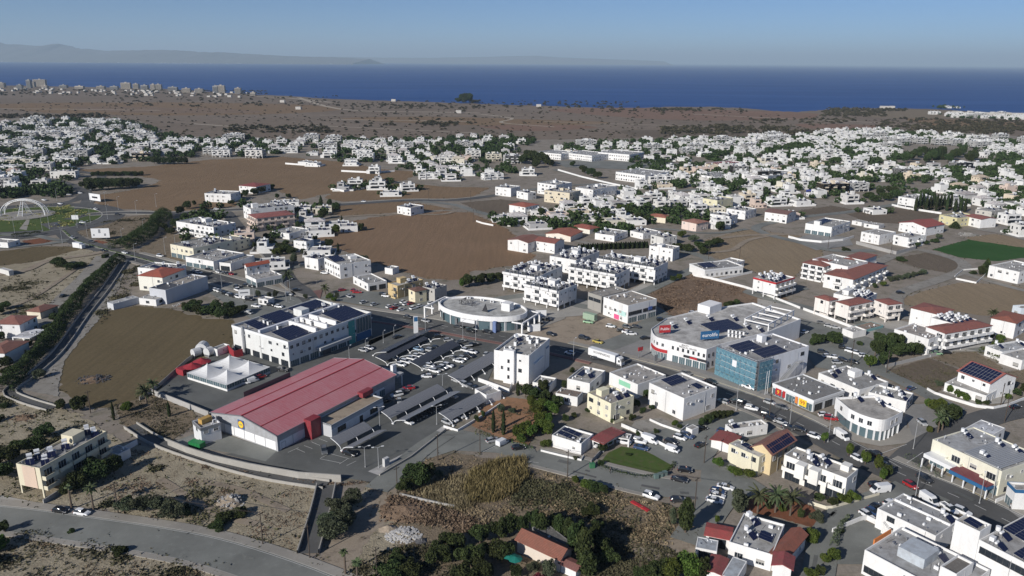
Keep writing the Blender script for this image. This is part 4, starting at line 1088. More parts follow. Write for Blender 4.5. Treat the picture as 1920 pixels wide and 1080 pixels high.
for k in range(36):
 x, y=G_[k];a=math.atan2(y, x)
 mm=shared('mullion', lambda: (lambda q: (q.box(-.12,.12,-.5,.5,0,4.6), q.mesh('column',['tank_white']))[1])(MB()))
 if k % 2==0: ob('column', mm, b, (x, y, 0), a)
 if k % 3==1: q=shared('shoppanel', lambda: (lambda q: (q.box(-.05,.05,-1.3,1.3,.3,3.8), q.mesh('poster_panel',['steel_grey']))[1])(MB()));ob('poster_panel', q, b, (x, y, 0), a)
for ax in (-A_ - 3.5, A_ + 3):
 mm=MB()
 for yy in (-9,-3,3,8): mm.box(ax - .3, ax + .3, yy - .3, yy + .3,0,4.9)
 mm.box(ax - .35, ax + .35,-9.3,8.3,4.9,5.5);mm.box(min(ax, ax * .8), max(ax, ax * .8),-9.3,-8.7,4.95,5.45);mm.box(min(ax, ax * .8), max(ax, ax * .8),7.7,8.3,4.95,5.45)
 om('portal_frame',mm,['render_wall'], b, col=(.8,.8,.8))
mm=MB();mm.box(A_ * .42, A_ * .42+4,1,5,5.903,9.2);om('stair_hut',mm,['render_wall'], b, col=(.8,.8,.8))
for k, x in enumerate((-12,-5,0,5)): ob('air_conditioner', ac_me(), b, (x, B_ * .66,5.9),.3, sc=(1.6,1.6,1.4))
rot=-ang
text('SPORTS', b, (-A_ * .38,-.5,7.6),(PI / 2,0, rot),2.0,'letter_dark',.08)
mm=MB();mm.poly([(-A_ * .5,0,8.4),(-A_ * .38,0,10),(-A_ * .40,0,8.4)]);mm.box(-A_ * .55,-A_ * .2,-.45,-.4,6.3,6.45);mm.box(-A_ * .5,-A_ * .49,-.45,-.4,5.9,8.4);mm.box(-A_ * .25,-A_ * .24,-.45,-.4,5.9,8.4)
om('sign_frame',mm,['letter_dark'], b)
mm=MB();mm.poly([(2,-4,6),(5.2,-4.5,6),(3.9,-4.2,9.8)]);mm.poly([(2,-4.1,6),(3.9,-4.3,9.8),(5.2,-4.6,6)]);om('star_sign',mm,['letter_dark'], b)
mm=MB();mm.box(-3.5,3.5,-B_ - .2,-B_ + .1,3.0,4.5);om('sign_panel',mm,['tank_white'], b)
mm=MB();mm.slab((-4,-B_ - 2.4,2.3),(4,-B_ - 2.4,2.3),(4,-B_, 3.0),(-4,-B_, 3.0),.1);om('awning',mm,['frame_dark'], b)
mm=MB();mm.box(A_ * .55, A_ * .62,-B_ * .92,-B_ * .82,0,5.0);om('blue_pillar',mm,['painted'], b, col=(.12,.18,.36))
# ---- white three-storey bank-like block by the car park
b=building('tall white four-storey block with cooling units on its roof, beside the supermarket car park',(922,660),(992,667),(1046,637),11.3, storeys=3, faces={'L': 'v,v,v','R': 'n,n,n','B': 'v,v,v','E': 'w,w,w'}, name='white_block', cat='office building', chill=5, ac=3, heaters=1, par=.8, solid=True)
L, W=b['_L'], b['_W']
face_panel(b, 'L', W * .32, W * .62,0,12.6,'render_wall',1.5,'stair_tower',(.8,.8,.8))
(x, y), r=on_face(L, W, 'L', W * .47,1.5)
for z in (2,5,8): ob('window', window_me(.7,1.2,'d'), b, (x, y, z), r)
face_panel(b, 'R', L * .82, L * .95,8.2,8.9,'sign_blue',.08,'sign_panel')
face_panel(b, 'R', L * .2, L * .62,6.6,6.9,'render_wall',.7,'ledge',(.8,.8,.8))
wall_line('white parapet wall of the car ramp in front of the white block',[(897,716),(955,737),(960,724)],1.6,.3)
building('low white hut with a grey roof beside the end of the curved carport',(898,727),(912,741),(934,730),3.4, name='hut', cat='outbuilding', faces={'R': 'n','L': 'v'})
building('white box annex under the right wall of the white four-storey block',(1000,715),(1030,722),(1040,708),3.2, name='annex_box', cat='outbuilding', faces={'R': 'n','L': 'v'})
# ---- shopping centre with the curved corner
pts=[(1221,616),(1225,626),(1235,633),(1257,638),(1325,655),(1352,645),(1440,622),(1502,598),(1412,567),(1312,581),(1250,596)]
gp=[G(*q, 8.5) for q in pts];gp=smooth_line(gp[0:4],4)[:-1] + gp[3:]
ox, oy=gp[len(gp)-8]
b=thing('shopping_centre',(ox, oy),0,'large white shopping centre with a curved grey corner and a blotchy roof','shopping centre')
lp=[(x - ox, y - oy) for x, y in gp];n=len(lp)
for (x, y) in [G(1290,620), G(1350,605), G(1420,600), G(1250,618), G(1470,605)]: OCC.append((x, y, 26,0,18,18))
mm=MB();mm.prism(lp, 0,8.5,0, top=False)
om('wall',mm,['render_wall'], b, col=(.74,.74,.75))
mm=MB();mm.sheet(lp, 7.9);om('roof',mm,['roof_concrete'], b, col=(.52,.51,.49))
cxm=sum(p[0] for p in lp) / n;cym=sum(p[1] for p in lp) / n
mm=MB()
ins=[(p[0] + (cxm - p[0]) * .012, p[1] + (cym - p[1]) * .012) for p in lp]
for k in range(n):
 j=(k + 1) % n;mm.poly([(*lp[k],8.5),(*lp[j],8.5),(*ins[j],8.5),(*ins[k],8.5)]);mm.poly([(*ins[j],7.9),(*ins[k],7.9),(*ins[k],8.5),(*ins[j],8.5)])
om('parapet',mm,['render_wall'], b, col=(.8,.8,.8))
def wallrun(i, j): a, c=Vector(lp[i]), Vector(lp[j]);d=c - a;return a, d.length, math.atan2(d.y, d.x)
ci=[k for k in range(n) if math.hypot(gp[k][0] - G(1257,638,8.5)[0], gp[k][1] - G(1257,638,8.5)[1]) < .1][0]
a, ln, r=wallrun(ci, ci + 1)
def at_run(a, r, x, out=.0): return (a.x + math.cos(r) * x + math.sin(r) * out, a.y + math.sin(r) * x - math.cos(r) * out)
for k in range(7):
 x, y=at_run(a, r, ln * (k + .6)/7);ob('window', window_me(.7,1.2,'d'), b, (x, y, 5.2), r)
for k in range(5):
 x, y=at_run(a, r, ln * (.05 + .19 * k)+1.8);ob('shop_window', window_me(round(ln * .16,1),2.7,'s'), b, (x, y, .15), r)
x, y=at_run(a, r, ln * .4);mm=MB();mm.box(0, ln * .62,-.35,-.003,3.3,4.2);om('sign_band',mm,['letter_dark'], b, (x, y, 0), r)
x, y=at_run(a, r, ln * .58);mm=MB();mm.box(0, ln * .2,-.42,-.353,3.35,4.15);om('sign_band',mm,['sign_red'], b, (x, y, 0), r)
x, y=at_run(a, r, ln * .5,.05);text('MEDICAL CENTER', b, (x, y, 7.0),(PI / 2,0, r),.9,'letter_dark',.03);x, y=at_run(a, r, ln * .42,.05);text('BEAUTY', b, (x, y, 7.8),(PI / 2,0, r),.8,'letter_dark',.03)
a2, ln2, r2=wallrun(ci + 1, ci + 2)
for k in range(3): x, y=at_run(a2, r2, ln2*(k + .6)/3.4);ob('window', window_me(.7,1.2,'d'), b, (x, y, 5.0), r2);ob('window', window_me(.7,1.6,'d'), b, (x, y, 1.2), r2)
for k in range(ci - 9 if ci > 9 else 0, ci):   # curved corner: glazing and the red band follow the curve
 a3, l3, r3=wallrun(k, k + 1);x, y=at_run(a3, r3, l3/2)
 if l3 > 1:
  ob('shop_window', window_me(round(l3 * .85,1),2.6,'s'), b, (x, y, .15), r3)
  mm=MB();mm.box(-l3/2, l3/2,-.3,-.002,3.0,4.2);om('sign_band',mm,['sign_red'], b, (x, y, 0), r3)
  if k % 2: ob('window', window_me(.9,1.2,'w'), b, (x, y, 5.4), r3)
def on_roof(name, me, px, py, z, rz=0, **k): x, y=G(px, py, z);return ob(name, me, b, (x - ox, y - oy, z - .0), rz, **k)
def grid_array(corners, z):  # near-left, near-right directions read from the photograph
 A, B, C=corners;b3, L3, W3, a3=frame3(A, B, C, z + .8);e=thing('x',(0,0),0);bpy.data.objects.remove(e)
 return solar_array(L3, W3, b, (b3.x - ox, b3.y - oy, z), a3,4)
grid_array([(1315,608),(1345,623),(1394,611)],7.9)
for k in range(9): on_roof('cooling_unit', chiller_me(),1368+(k % 5)*7,624+(k // 5)*7+(k % 5),7.9,.6, sc=(.8,.8,.8))
for px, py in ((1288,606),(1400,616),(1424,621),(1376,600),(1330,600),(1262,614)): on_roof('water_heater', heater_me(2), px, py, 7.9, PI / 2 - math.radians(55))
mm=MB();mm.box(-4.5,4.5,-3,3,0,3.4);on_roof('stair_hut', mm.mesh('stair_hut',['render_wall']),1330,583,7.9,.75, col=(.8,.8,.8))
mm=MB()
for k in range(5): mm.box(k * 6, k * 6 + .4,-.2,.2,0,2.6);mm.box(k * 6, k * 6 + .4,9.8,10.2,0,2.6);mm.box(k * 6, k * 6 + .4,.2,9.8,2.2,2.6)
mm.box(-.2,24.6,-.2,.2,2.6,3.0);mm.box(-.2,24.6,9.8,10.2,2.6,3.0)
x, y=G(1440,620,8.0);om('roof_pergola',mm,['render_wall'], b, (x - ox, y - oy, 7.9), math.radians(48),(.8,.8,.8))
b_mall=b
def billboard(label, px, py, zb, w, h, az, body, mat, tsize, lm='letter_white'):
 x, y=G(px, py, zb);e=thing('billboard',(x, y, zb), az, label, 'billboard')
 mm=MB();mm.box(-w / 2, w / 2,-.12,.12,1.0,1.0 + h);om('panel',mm,[mat], e)
 mm=MB()
 for k in range(4):
  xx=-w / 2 + .4 + k * (w - .8)/3;mm.tube((xx, .2,0),(xx, .2,1 + h),.06, n=4);mm.tube((xx, .2,1 + h * .8),(xx, 1.8,0),.05, n=4)
 om('frame',mm,['steel_grey'], e)
 text(body, e, (0,-.16,1.0 + h * .5),(PI / 2,0,0), tsize, lm, .03, sx=1.05)
 return e
vaz=lambda px: -(px - 960) / FPX * .0
billboard('blue rooftop billboard with white lettering on the shopping centre',1330,640,7.95,7.6,3.2, math.radians(14),'eurolife','sign_blue',2.0)
billboard('red rooftop billboard with white lettering at the curved corner',1246,628,7.95,4.6,3.0, math.radians(12),'Public','sign_red',1.5)
# ---- the building behind blue scaffold netting
b=building('white building with two solar arrays, its front wrapped in blue scaffold netting',(1349,652),(1421,677),(1527,652),10.8, storeys=3, col=(.74,.75,.78), name='scaffolded_building', cat='building', par=.5,
 faces={'R': 'n,v,v','L': 's,n,n','B': 'v,v,v','E': 'v,v,v'}, solar=[(.06,.52,.46,.92),(.16,.06,.62,.42)], hut=(.6,.75,2.5,2.5,2.6), ac=5, rcol=(.33,.33,.34))
L, W=b['_L'], b['_W']
m, t, bb=nt('netting');pz=objc(t);nz=noise(t, pz, .8,3);bk=N(t, 'ShaderNodeTexBrick');bk.inputs['Scale'].default_value=.5;bk.inputs['Mortar Size'].default_value=.04
bb.inputs['Base Color'].default_value=(.10,.26,.36,1);t.links.new(ramp(t, nz, [(.35,(.07,.19,.28)),(.6,(.14,.31,.39)),(.75,(.36,.52,.56))]), bb.inputs['Base Color'])
bb.inputs['Alpha'].default_value=.6;bb.inputs['Roughness'].default_value=.9;M['netting']=m
def netting(face, x0, x1, bays):
 for k in range(bays):
  xa_, xb_=x0+(x1 - x0) * k / bays, x0+(x1 - x0)*(k + 1) / bays
  for lv in range(5):
   (px, py), r=on_face(L, W, face, xa_);mm=MB();mm.box(.06, xb_ - xa_ - .06,-1.72,-1.69, lv * 2.2 + .1, lv * 2.2+2.15)
   om('netting_panel',mm,['netting'], b, (px, py, 0), r)
 (px, py), r=on_face(L, W, face, x0);mm=MB()
 for k in range(bays + 1):
  xx=(x1 - x0) * k / bays
  for yy in (-1.6,-.5): mm.tube((xx, yy, 0),(xx, yy, 12),.05, n=4)
 for lv in range(6):
  for yy in (-1.6,-.5): mm.tube((0, yy, lv * 2.2 + .1),(x1 - x0, yy, lv * 2.2 + .1),.045, n=4)
  if lv: mm.box(0, x1 - x0,-1.5,-.6, lv * 2.2 - .05, lv * 2.2)
 om('scaffold',mm,['steel_grey'], b, (px, py, 0), r)
netting('L',-1, W + 1,8);netting('R',-1, L * .22,3)
face_panel(b, 'L', W * .42, W * .54,6.2,8.6,'tank_white',1.85,'banner')
mm=MB()   # outside steel stair
for k in range(22): mm.box(L * .46 + k * .38, L * .46 + k * .38 + .36,-1.6,-.1,.2 + k * .27,.26 + k * .27)
for yy in (-1.6,-.15): mm.tube((L * .46, yy, 1.1),(L * .46+8.4, yy, 7.0),.05, n=4);mm.tube((L * .46, yy, .1),(L * .46+8.4, yy, 6.0),.1, n=4)
mm.box(L * .46+8.3, L * .46+10.8,-1.6,-.1,6.0,6.1);mm.tube((L * .46+10.7,-1.5,0),(L * .46+10.7,-1.5,7.1),.07, n=5)
om('outside_stair',mm,['galvanised'], b)
# ---- shops on the main road
b=building('low grey roofed shop with red and yellow number posters along its front',(1444,720),(1526,751),(1590,735),4.2, col=(.64,.66,.68), faces={'L': 's','R': 'g'}, rcol=(.22,.22,.22), name='shop', cat='shop', ac=2, par=.3, trim='tank_white')
L, W=b['_L'], b['_W']
for f0, f1, mt, tx_, tm in ((.09,.23,'sign_red','9','yellow'),(.27,.33,'sign_red','','yellow'),(.58,.64,'orange','','yellow'),(.67,.85,'yellow','99','sign_red')):
 face_panel(b, 'L', W * f0, W * f1,.7,3.0, mt, .18,'poster')
 if tx_: face_text(b, 'L', tx_, W * (f0 + f1)/2,1.8,2.0, tm, .22)
building('long low white rear block with a dark roof behind the number-poster shop',(1534,699),(1612,731),(1667,716),4.2, faces={'L': 'w','R': 'w'}, heaters=3, ac=2, hut=(.55,.5,4,3,2.2), rcol=(.30,.30,.30), name='shop', cat='shop')
building('white flat roofed house with two tall white tanks behind the rounded corner building',(1626,741),(1700,753),(1727,741),4.0, faces={'L': 'w','R': 'w'}, heaters=3, rcol=(.45,.45,.43), ac=3)
# rounded corner building
zc=7.3;pts=[(1567,745),(1592,766),(1612,776),(1636,784),(1655,787),(1668,784),(1680,778),(1694,771),(1650,753),(1640,741)]
gp=[G(*q, zc) for q in pts];ox, oy=gp[4];gp=gp[:2] + smooth_line(gp[1:8],3)[1:] + gp[8:]
lp=[(x - ox, y - oy) for x, y in gp];n=len(lp)
b=thing('corner_building',(ox, oy),0,'white two-storey corner building with a rounded glazed shop front','building');OCC.append((ox, oy + 9,14,0,12,12))
for z0_, z1_, s in ((3.4, zc, 1.0),):
 mm=MB();mm.prism(lp, z0_, z1_, 0, top=False);om('wall',mm,['render_wall'], b, col=(.8,.8,.8))
cxm=sum(p[0] for p in lp) / n;cym=sum(p[1] for p in lp) / n
sh=[(p[0] + (cxm - p[0]) * .09, p[1] + (cym - p[1]) * .09) for p in lp];i2=[(p[0] + (cxm - p[0]) * .025, p[1] + (cym - p[1]) * .025) for p in lp]
mm=MB();mm.prism(sh, 0,3.4,0, top=False);mm.sheet(lp, 3.4);om('shop_front',mm,['glass_blue'], b)
mm=MB();mm.sheet(i2, zc - .7);om('roof',mm,['roof_concrete'], b, col=(.45,.43,.4))
mm=MB()
for k in range(n): j=(k + 1) % n;mm.poly([(*lp[k], zc),(*lp[j], zc),(*i2[j], zc),(*i2[k], zc)]);mm.poly([(*i2[j], zc - .7),(*i2[k], zc - .7),(*i2[k], zc),(*i2[j], zc)])
om('parapet',mm,['render_wall'], b, col=(.8,.8,.8))
mc=shared('ccol', lambda: (lambda q: (q.box(-.22,.22,-.22,.22,0,3.4), q.mesh('column',['tank_white']))[1])(MB()))
for k in range(n):
 a, c=Vector(lp[k]), Vector(lp[(k + 1) % n]);d=c - a;r=math.atan2(d.y, d.x);m2=(a + c)/2
 if d.length > 1.2 and k % 2==0 or d.length > 4: ob('window', window_me(1.3,1.4,'w'), b, (m2.x, m2.y, 4.7), r)
 q=Vector(lp[k]);q=q + (Vector((cxm, cym)) - q) * .05
 if k % 2==0: ob('column', mc, b, (q.x, q.y, 0))
x, y=G(1650,757,7);ob('water_heater', heater_me(2), b, (x - ox, y - oy, zc - .7), PI / 2 - math.radians(55));x, y=G(1608,748,7);ob('water_heater', heater_me(0), b, (x - ox, y - oy, zc - .7), PI / 2 - math.radians(55))
# ---- villa with the navy solar roof
b=building('white villa with a large dark solar gable roof behind a curved garden wall',(1803,694),(1857,718),(1897,704),6.6, col=(.8,.8,.8), roof='gable', rh=2.6, ridge='y', faces={'L': 'w,w','R': 'w,v'}, name='villa', cat='villa', rcol=(.4,.12,.1))
L, W=b['_L'], b['_W'];sa=solar_array(W * .96, math.hypot(L / 2,2.6) * .93, b, (-.2, W * .98,6.62),-PI / 2, math.degrees(math.atan2(2.6, L / 2)), lift=.12)
building('lower white wing with flat roofs in front of the solar roofed villa',(1768,720),(1850,742),(1895,726),3.3, faces={'L': 'b','R': 'a'}, name='villa_wing', cat='villa wing', stilts=0)
wall_line('white garden wall curving round the solar roofed villa',[(1738,732),(1752,740),(1790,752),(1830,764),(1862,768),(1890,762),(1920,750),(1960,735)],1.1,.25)
# ---- right edge: cream building with the pergola
b=building('cream two-storey building with a striped roof pergola and blue shop fascia',(1747,824),(1879,884),(1960,858),7.6, col=(.72,.70,.58), faces={'L': 's,b','R': 'v,v'}, heaters=4, hut=None, name='corner_shops', cat='building', par=.3, rcol=(.42,.43,.44))
L, W=b['_L'], b['_W']
mm=MB();mm.box(.3, L * .8,0,.5,7.9,8.0);sl_=mm.mesh('slat',['galvanised'])
for k in range(16): ob('slat', sl_, b, (0,.8 + k * (W * .52)/16,0))
mm=MB()
for x in (.4, L * .4, L * .79): mm.box(x, x + .15,.5, W * .54,7.65,7.895)
om('pergola',mm,['galvanised'], b)
face_panel(b, 'L', W * .02, W * .45,3.0,4.1,'tank_white',3.5,'fascia');face_panel(b, 'L', W * .45, W * .97,2.6,3.6,'sign_blue',4.6,'fascia');face_panel(b, 'L', W * .45, W * .97,3.65,3.9,'painted',4.4,'awning',(.16,.03,.04))
for k in range(7): (x, y), r=on_face(L, W, 'L', W * (.04 + .155 * k),4.2);ob('column', mc, b, (x, y, 0), sc=(.7,.7,.85))
building('pale canopy roof building behind the cream corner shops',(1802,807),(1850,822),(1895,806),6.5, faces={'L': 'w,w','R': 'v,v'}, rcol=(.6,.62,.66), par=.15, name='annex_building')
building('white building with a blue stripe at the right edge of the frame',(1903,905),(1905,918),(1990,900),6, faces={'L': 's,v','R': 'v,v'}, trim='sign_blue', name='shop', cat='shop')
# ---- bottom right
b=building('large white store with a stained grey roof beside the main road',(1647,952),(1755,1005),(1800,972),5.6, faces={'L': 'v,v','R': 'v,v'}, heaters=1, ac=3, rcol=(.36,.37,.38), par=.35, name='store', cat='store', storeys=2)
L, W=b['_L'], b['_W'];mm=MB();mm.box(L * .6, L * .6 + .35,.3, W - .3, b['_top'] + .002, b['_top'] + .55);om('roof_wall',mm,['render_wall'], b, col=(.8,.8,.8))
mm=MB()
for k in range(12): mm.box(-1.1,-.1, W * .82 - k * .38, W * .82 - k * .38 + .36,0,3.2 - k * .27)
om('outside_stair',mm,['render_wall'], b, col=(.75,.75,.74))
b=building('tall white tower end of the block at the bottom right corner',(1790,976),(1838,997),(1862,985),12.5, storeys=4, faces={'L': 'n,n,n,n','R': 'v,v,v,v'}, name='tower_block', cat='building', solar=[(.2,.2,.8,.8)])
b=building('white block with solar roofs and water tanks at the bottom right',(1845,1008),(1935,1062),(1990,1000),10.5, storeys=3, faces={'L': 'n,v,r','R': 'v,v,v'}, name='white_block', cat='building', solar=[(.45,.5,.95,.95),(.05,.05,.5,.4)], heaters=4, rcol=(.38,.38,.38))
b=building('broad grey roofed depot with a lone white water tank, bottom right',(1626,1028),(1790,1120),(1850,1065),6.2, storeys=2, faces={'L': 'r,v','R': 'v,v'}, name='depot', cat='depot', heaters=1, ac=4, rcol=(.40,.41,.42), par=.6)
L, W=b['_L'], b['_W']
face_panel(b, 'B', L * .3, L * .75,5.6,7.2,'orange',.3,'orange_boards')
mm=MB();mm.box(L * .3, L * .7, W * .45, W * .75, b['_top'] + .002, b['_top'] + 2.4);om('roof_room',mm,['corrugated'], b, col=(.5,.55,.6))
building('small white hut with a dark gravel roof on the depot roof edge',(1762,1062),(1794,1077),(1832,1058),8.3, faces={'L': 'n,v','R': 'n,v'}, rcol=(.14,.13,.12), name='roof_hut', cat='outbuilding')
# curved balcony house
b=building('white house with projecting bays and a rounded balcony beside the main road',(1457,872),(1588,897),(1627,888),7.0, faces={'L': 'g,B','R': 'v,w','E': 'w,w','B': 'v,v'}, heaters=3, hut=(.6,.08,2.5,2.2,1.6), ac=2, name='villa', rcol=(.40,.38,.35), col=(.78,.77,.73))
L, W=b['_L'], b['_W']
for f0, f1 in ((.25,.40),(.47,.62)): face_panel(b, 'L', W * f0, W * f1,2.9,7.0,'render_wall',2.4,'bay',(.78,.77,.73))
wall_line('low cream garden wall along the lane below the rounded balcony house',[(1516,945),(1548,955),(1560,955),(1648,930)],1.0,.2, col=(.66,.62,.5))
# ochre house with solar roofs
b=building('ochre house with solar panels covering its brown pitched roof',(1410,838),(1447,852),(1494,826),6.6, col=(.62,.50,.30), roof='gable', rh=2.3, ridge='x', faces={'L': 'v,v','R': 'w,W'}, name='house', rcol=(.28,.13,.1))
L, W=b['_L'], b['_W'];solar_array(L * .93, math.hypot(W / 2,2.3) * .95, b, (L * .03,-.3,6.6),0, math.degrees(math.atan2(2.3, W / 2 + .5)), lift=.12)
building('pale yellow terraced extension with a strip of windows in front of the ochre house',(1366,832),(1424,857),(1442,848),6.0, col=(.70,.66,.50), faces={'L': 'n,W','R': 'v,v'}, solar=[(.25,.35,.75,.7)], name='extension', cat='house', rcol=(.55,.55,.53), par=.15)
building('red roofed shed beside the ochre solar house',(1335,822),(1372,834),(1385,818),3.0, roof='gable', rh=.5, rcol=(.30,.07,.07), faces=NN, name='shed', cat='shed')
building('low white house with a small red porch and grey roof by the parked cars',(1354,797),(1372,805),(1452,808),3.6, faces={'L': 'v','R': 'w'}, heaters=1, ac=2, rcol=(.38,.36,.33))
# near centre houses
b=building('bungalow with two black solar rows on its grey roof beside the green lawn',(1032,818),(1090,832),(1117,815),3.9, faces={'L': 'w','R': 'v'}, heaters=1, ac=2, solar=[(.15,.35,.45,.9),(.5,.3,.8,.9)], rcol=(.44,.43,.41))
building('maroon canopy roof beside the bungalow with black solar rows',(1116,820),(1132,831),(1153,805),3.2, roof='gable', rh=.3, ridge='y', rcol=RMAROON, faces=NN, stilts=2.4, name='carport', cat='carport')
b=building('cream two-storey house with arched terrace and cluttered roof',(1092,740),(1146,757),(1198,747),6.6, col=(.74,.70,.52), faces={'L': 'w,w','R': 'b,v'}, heaters=2, ac=2, hut=(.2,.6,3.5,2.5,2), rcol=(.38,.35,.32))
building('brown corrugated roofed outhouse left of the cream house',(1044,735),(1083,745),(1090,734),3.4, faces={'L': 'v','R': 'n'}, rcol=(.22,.16,.12), par=.08, name='outhouse', cat='outbuilding')
building('white bungalow with a dark solar heater right of the white four-storey block',(1063,710),(1106,719),(1137,695),4.2, faces={'L': 'v','R': 'w'}, heaters=1, ac=1, solar=[(.35,.6,.75,.85)], rcol=(.45,.44,.42))
b=building('white flat roofed hall with a pale green banner on its wall',(1140,699),(1196,721),(1252,704),5.2, storeys=1, faces=NN, ac=3, rcol=(.40,.38,.36), name='hall', cat='hall')
face_panel(b, 'L', b['_W'] * .35, b['_W'] * .75,2.4,4.2,'painted',.06,'banner',(.25,.55,.38))
b=building('white cube shaped two-storey house with one solar array, beside the main road',(1216,718),(1283,747),(1346,726),7.8, faces={'L': 'v,w','R': 'v,w'}, solar=[(.28,.62,.78,.95),(.62,.18,.8,.4)], ac=2, rcol=(.47,.46,.45))
wall_line('low white wall round the yard under the white cube house',[(1218,790),(1240,800),(1275,812),(1290,800)],1.0,.2)
building('small white garden shed below the white cube house',(1289,800),(1298,806),(1306,799),2.6, name='shed', cat='shed', faces=NN, par=.05)
building('white flat carport roof over parked vans by the lawn',(1148,818),(1180,824),(1184,814),2.6, stilts=2.3, name='carport', cat='carport', faces=NN, par=.1)
wall_line('low white garden wall with posts in front of the bungalow',[(1014,848),(1050,857),(1090,866),(1094,858)],.9,.2)
wall_line('grey side wall between the bungalow drive and the lawn',[(1108,870),(1128,848),(1140,836)],1.2,.2,'block_wall')
# bottom houses
b=building('terracotta roofed house among the conifers at the bottom edge',(962,1018),(1050,1048),(1076,1032),3.6, roof='gable', rh=1.6, ridge='y', rcol=(.24,.09,.06), faces={'L': 'w','R': 'v'}, col=(.66,.58,.5))
building('small brown roofed lean-to at the right end of the terracotta house',(1056,1052),(1080,1068),(1088,1056),2.6, roof='gable', rh=.4, rcol=(.25,.11,.1), faces=NN, name='lean_to', cat='outbuilding')
building('grey canvas pergola roof behind the terracotta house',(978,1000),(1050,1030),(1080,1025),3.0, rcol=(.1,.1,.1), par=.05, stilts=2.6, faces=NN, name='pergola', cat='pergola', col=(.2,.2,.2))
b=building('big white house with grey roof terraces and one solar array near the palms',(1366,1018),(1448,1040),(1478,985),4.4, faces={'L': 'w','R': 'v'}, heaters=2, solar=[(.35,.12,.6,.45)], ac=2, rcol=(.42,.42,.41))
building('red tiled wing on the right of the big white house near the palms',(1444,1038),(1470,1050),(1505,1000),4.0, roof='gable', rh=1.2, ridge='x', rcol=(.30,.10,.065), faces={'L': 'v','R': 'v'}, name='house_wing')
building('small red roofed block with white specks at the bottom of the tiled wing',(1450,1060),(1484,1066),(1492,1046),5.0, roof='gable', rh=.8, rcol=(.30,.06,.07), faces={'L': 'v','R': 'n'}, name='house_wing')
building('bright red garage roof at the left of the big white house',(1324,1002),(1368,1010),(1373,990),3.2, roof='gable', rh=.4, rcol=(.40,.07,.07), faces={'L': 'g','R': 'n'}, name='garage', cat='garage')
building('white garage with a grey sheet roof in the bottom lane',(1304,1028),(1344,1034),(1350,1014),3.2, rcol=(.40,.44,.48), par=.1, faces={'L': 'g','R': 'n'}, name='garage', cat='garage')
building('maroon sheet roofed shed at the bottom edge of the frame',(1326,1068),(1353,1076),(1362,1048),3.0, roof='gable', rh=.3, rcol=RMAROON, faces=NN, name='shed', cat='shed')
building('pale corrugated shed at the bottom edge of the frame',(1353,1078),(1380,1088),(1400,1052),3.0, rcol=(.42,.46,.5), par=.05, faces=NN, name='shed', cat='shed')
# bottom left apartment on stilts
b=building('beige and cream apartment block on stilts at the bottom left',(23,873),(74,878),(215,812),8.8, col=(.66,.61,.46), stilts=2.6, storeys=2, faces={'L': 'v,v','R': 'b,B','B': 'w,w','E': 'v,v'}, heaters=9, hut=(.62,.4,4,4,2.4), rcol=(.33,.33,.33), name='apartment_block', cat='apartment block')
face_panel(b, 'L', b['_W'] * .25, b['_W'] * .8,2.7,8.7,'render_wall',.15,'pink_panel',(.62,.48,.38))
wall_line('grey boundary wall running beside the bottom left apartment block',[(82,946),(120,922),(124,912)],1.4,.25,'block_wall')
wall_line('pale wall behind the bottom left apartment block',[(212,860),(258,834)],1.8,.25)
building('white shed behind the bottom left apartment block',(205,842),(222,852),(240,840),2.8, name='shed', cat='shed', faces=NN, par=.1)
# left side
b=building('white house with a bright red tiled roof beside the main road',(259,516),(304,520),(345,504),7.6, roof='hip', rh=1.6, rcol=(.42,.10,.06), faces={'L': 'v,w','R': 'w,w'}, col=(.74,.73,.66))
building('flat roofed rear part of the red roofed house, with solar heaters',(262,500),(318,507),(345,496),7.8, heaters=3, faces={'L': 'w,w','R': 'w,w'}, solar=[(.1,.3,.4,.7)])
b=building('long grey warehouse with a half dark half pale flat roof',(278,540),(310,544),(392,518),7.0, storeys=1, col=(.50,.52,.56), faces=NN, rcol=(.40,.36,.31), ac=3, name='warehouse', cat='warehouse', par=.5)
mm=MB();mm.box(.3, b['_L'] * .42,.3, b['_W'] - .3, b['_top'] + .004, b['_top'] + .03);om('dark_roof_sheet',mm,['frame_dark'], b)
building('row of white sheds in front of the grey warehouse',(262,558),(292,562),(308,555),3.2, faces={'L': 'v','R': 'v'}, name='shed', cat='shed', par=.1)
building('long low grey white container parked at the corner of the ploughed field',(204,566),(212,570),(254,556),3.0, faces=NN, name='container', cat='container', par=.05, rcol=(.55,.56,.56), col=(.55,.57,.6))
building('pale portable cabin alone on the dry lot near the left edge',(4,502),(16,508),(24,506),2.8, name='cabin', cat='cabin', faces={'L': 'v','R': 'n'}, par=.05, col=(.6,.6,.58), rcol=(.5,.5,.5))
building('white cream house with brown tiles beside the canal hedge',(52,582),(75,585),(104,572),3.6, roof='hip', rh=1.2, rcol=RBROWN, col=(.68,.62,.5), faces={'L': 'v','R': 'w'})
building('pink roofed house with white tanks at the left edge',(-10,606),(36,608),(66,592),6.2, roof='hip', rh=1.2, rcol=(.33,.14,.11), faces={'L': 'v,v','R': 'w,w'})
building('house with white tanks on a dark roof at the left edge',(-20,655),(8,662),(30,640),5.0, roof='hip', rh=1.2, rcol=RBROWN, faces={'L': 'v','R': 'v'})
building('white sheet roofed carport beside the canal hedge',(34,628),(56,634),(72,618),2.8, name='carport', cat='carport', stilts=2.5, par=.05, rcol=(.75,.76,.8), faces=NN)
building('low white house with a garden by the farm lane at the left edge',(-30,450),(14,455),(34,449),3.6, faces={'L': 'w','R': 'w'})
building('blue and cream shop building by the road bend',(327,456),(362,466),(428,448),7.6, col=(.70,.66,.52), faces={'L': 's,w','R': 'n,v'}, heaters=8, rcol=(.33,.32,.3), ac=2)
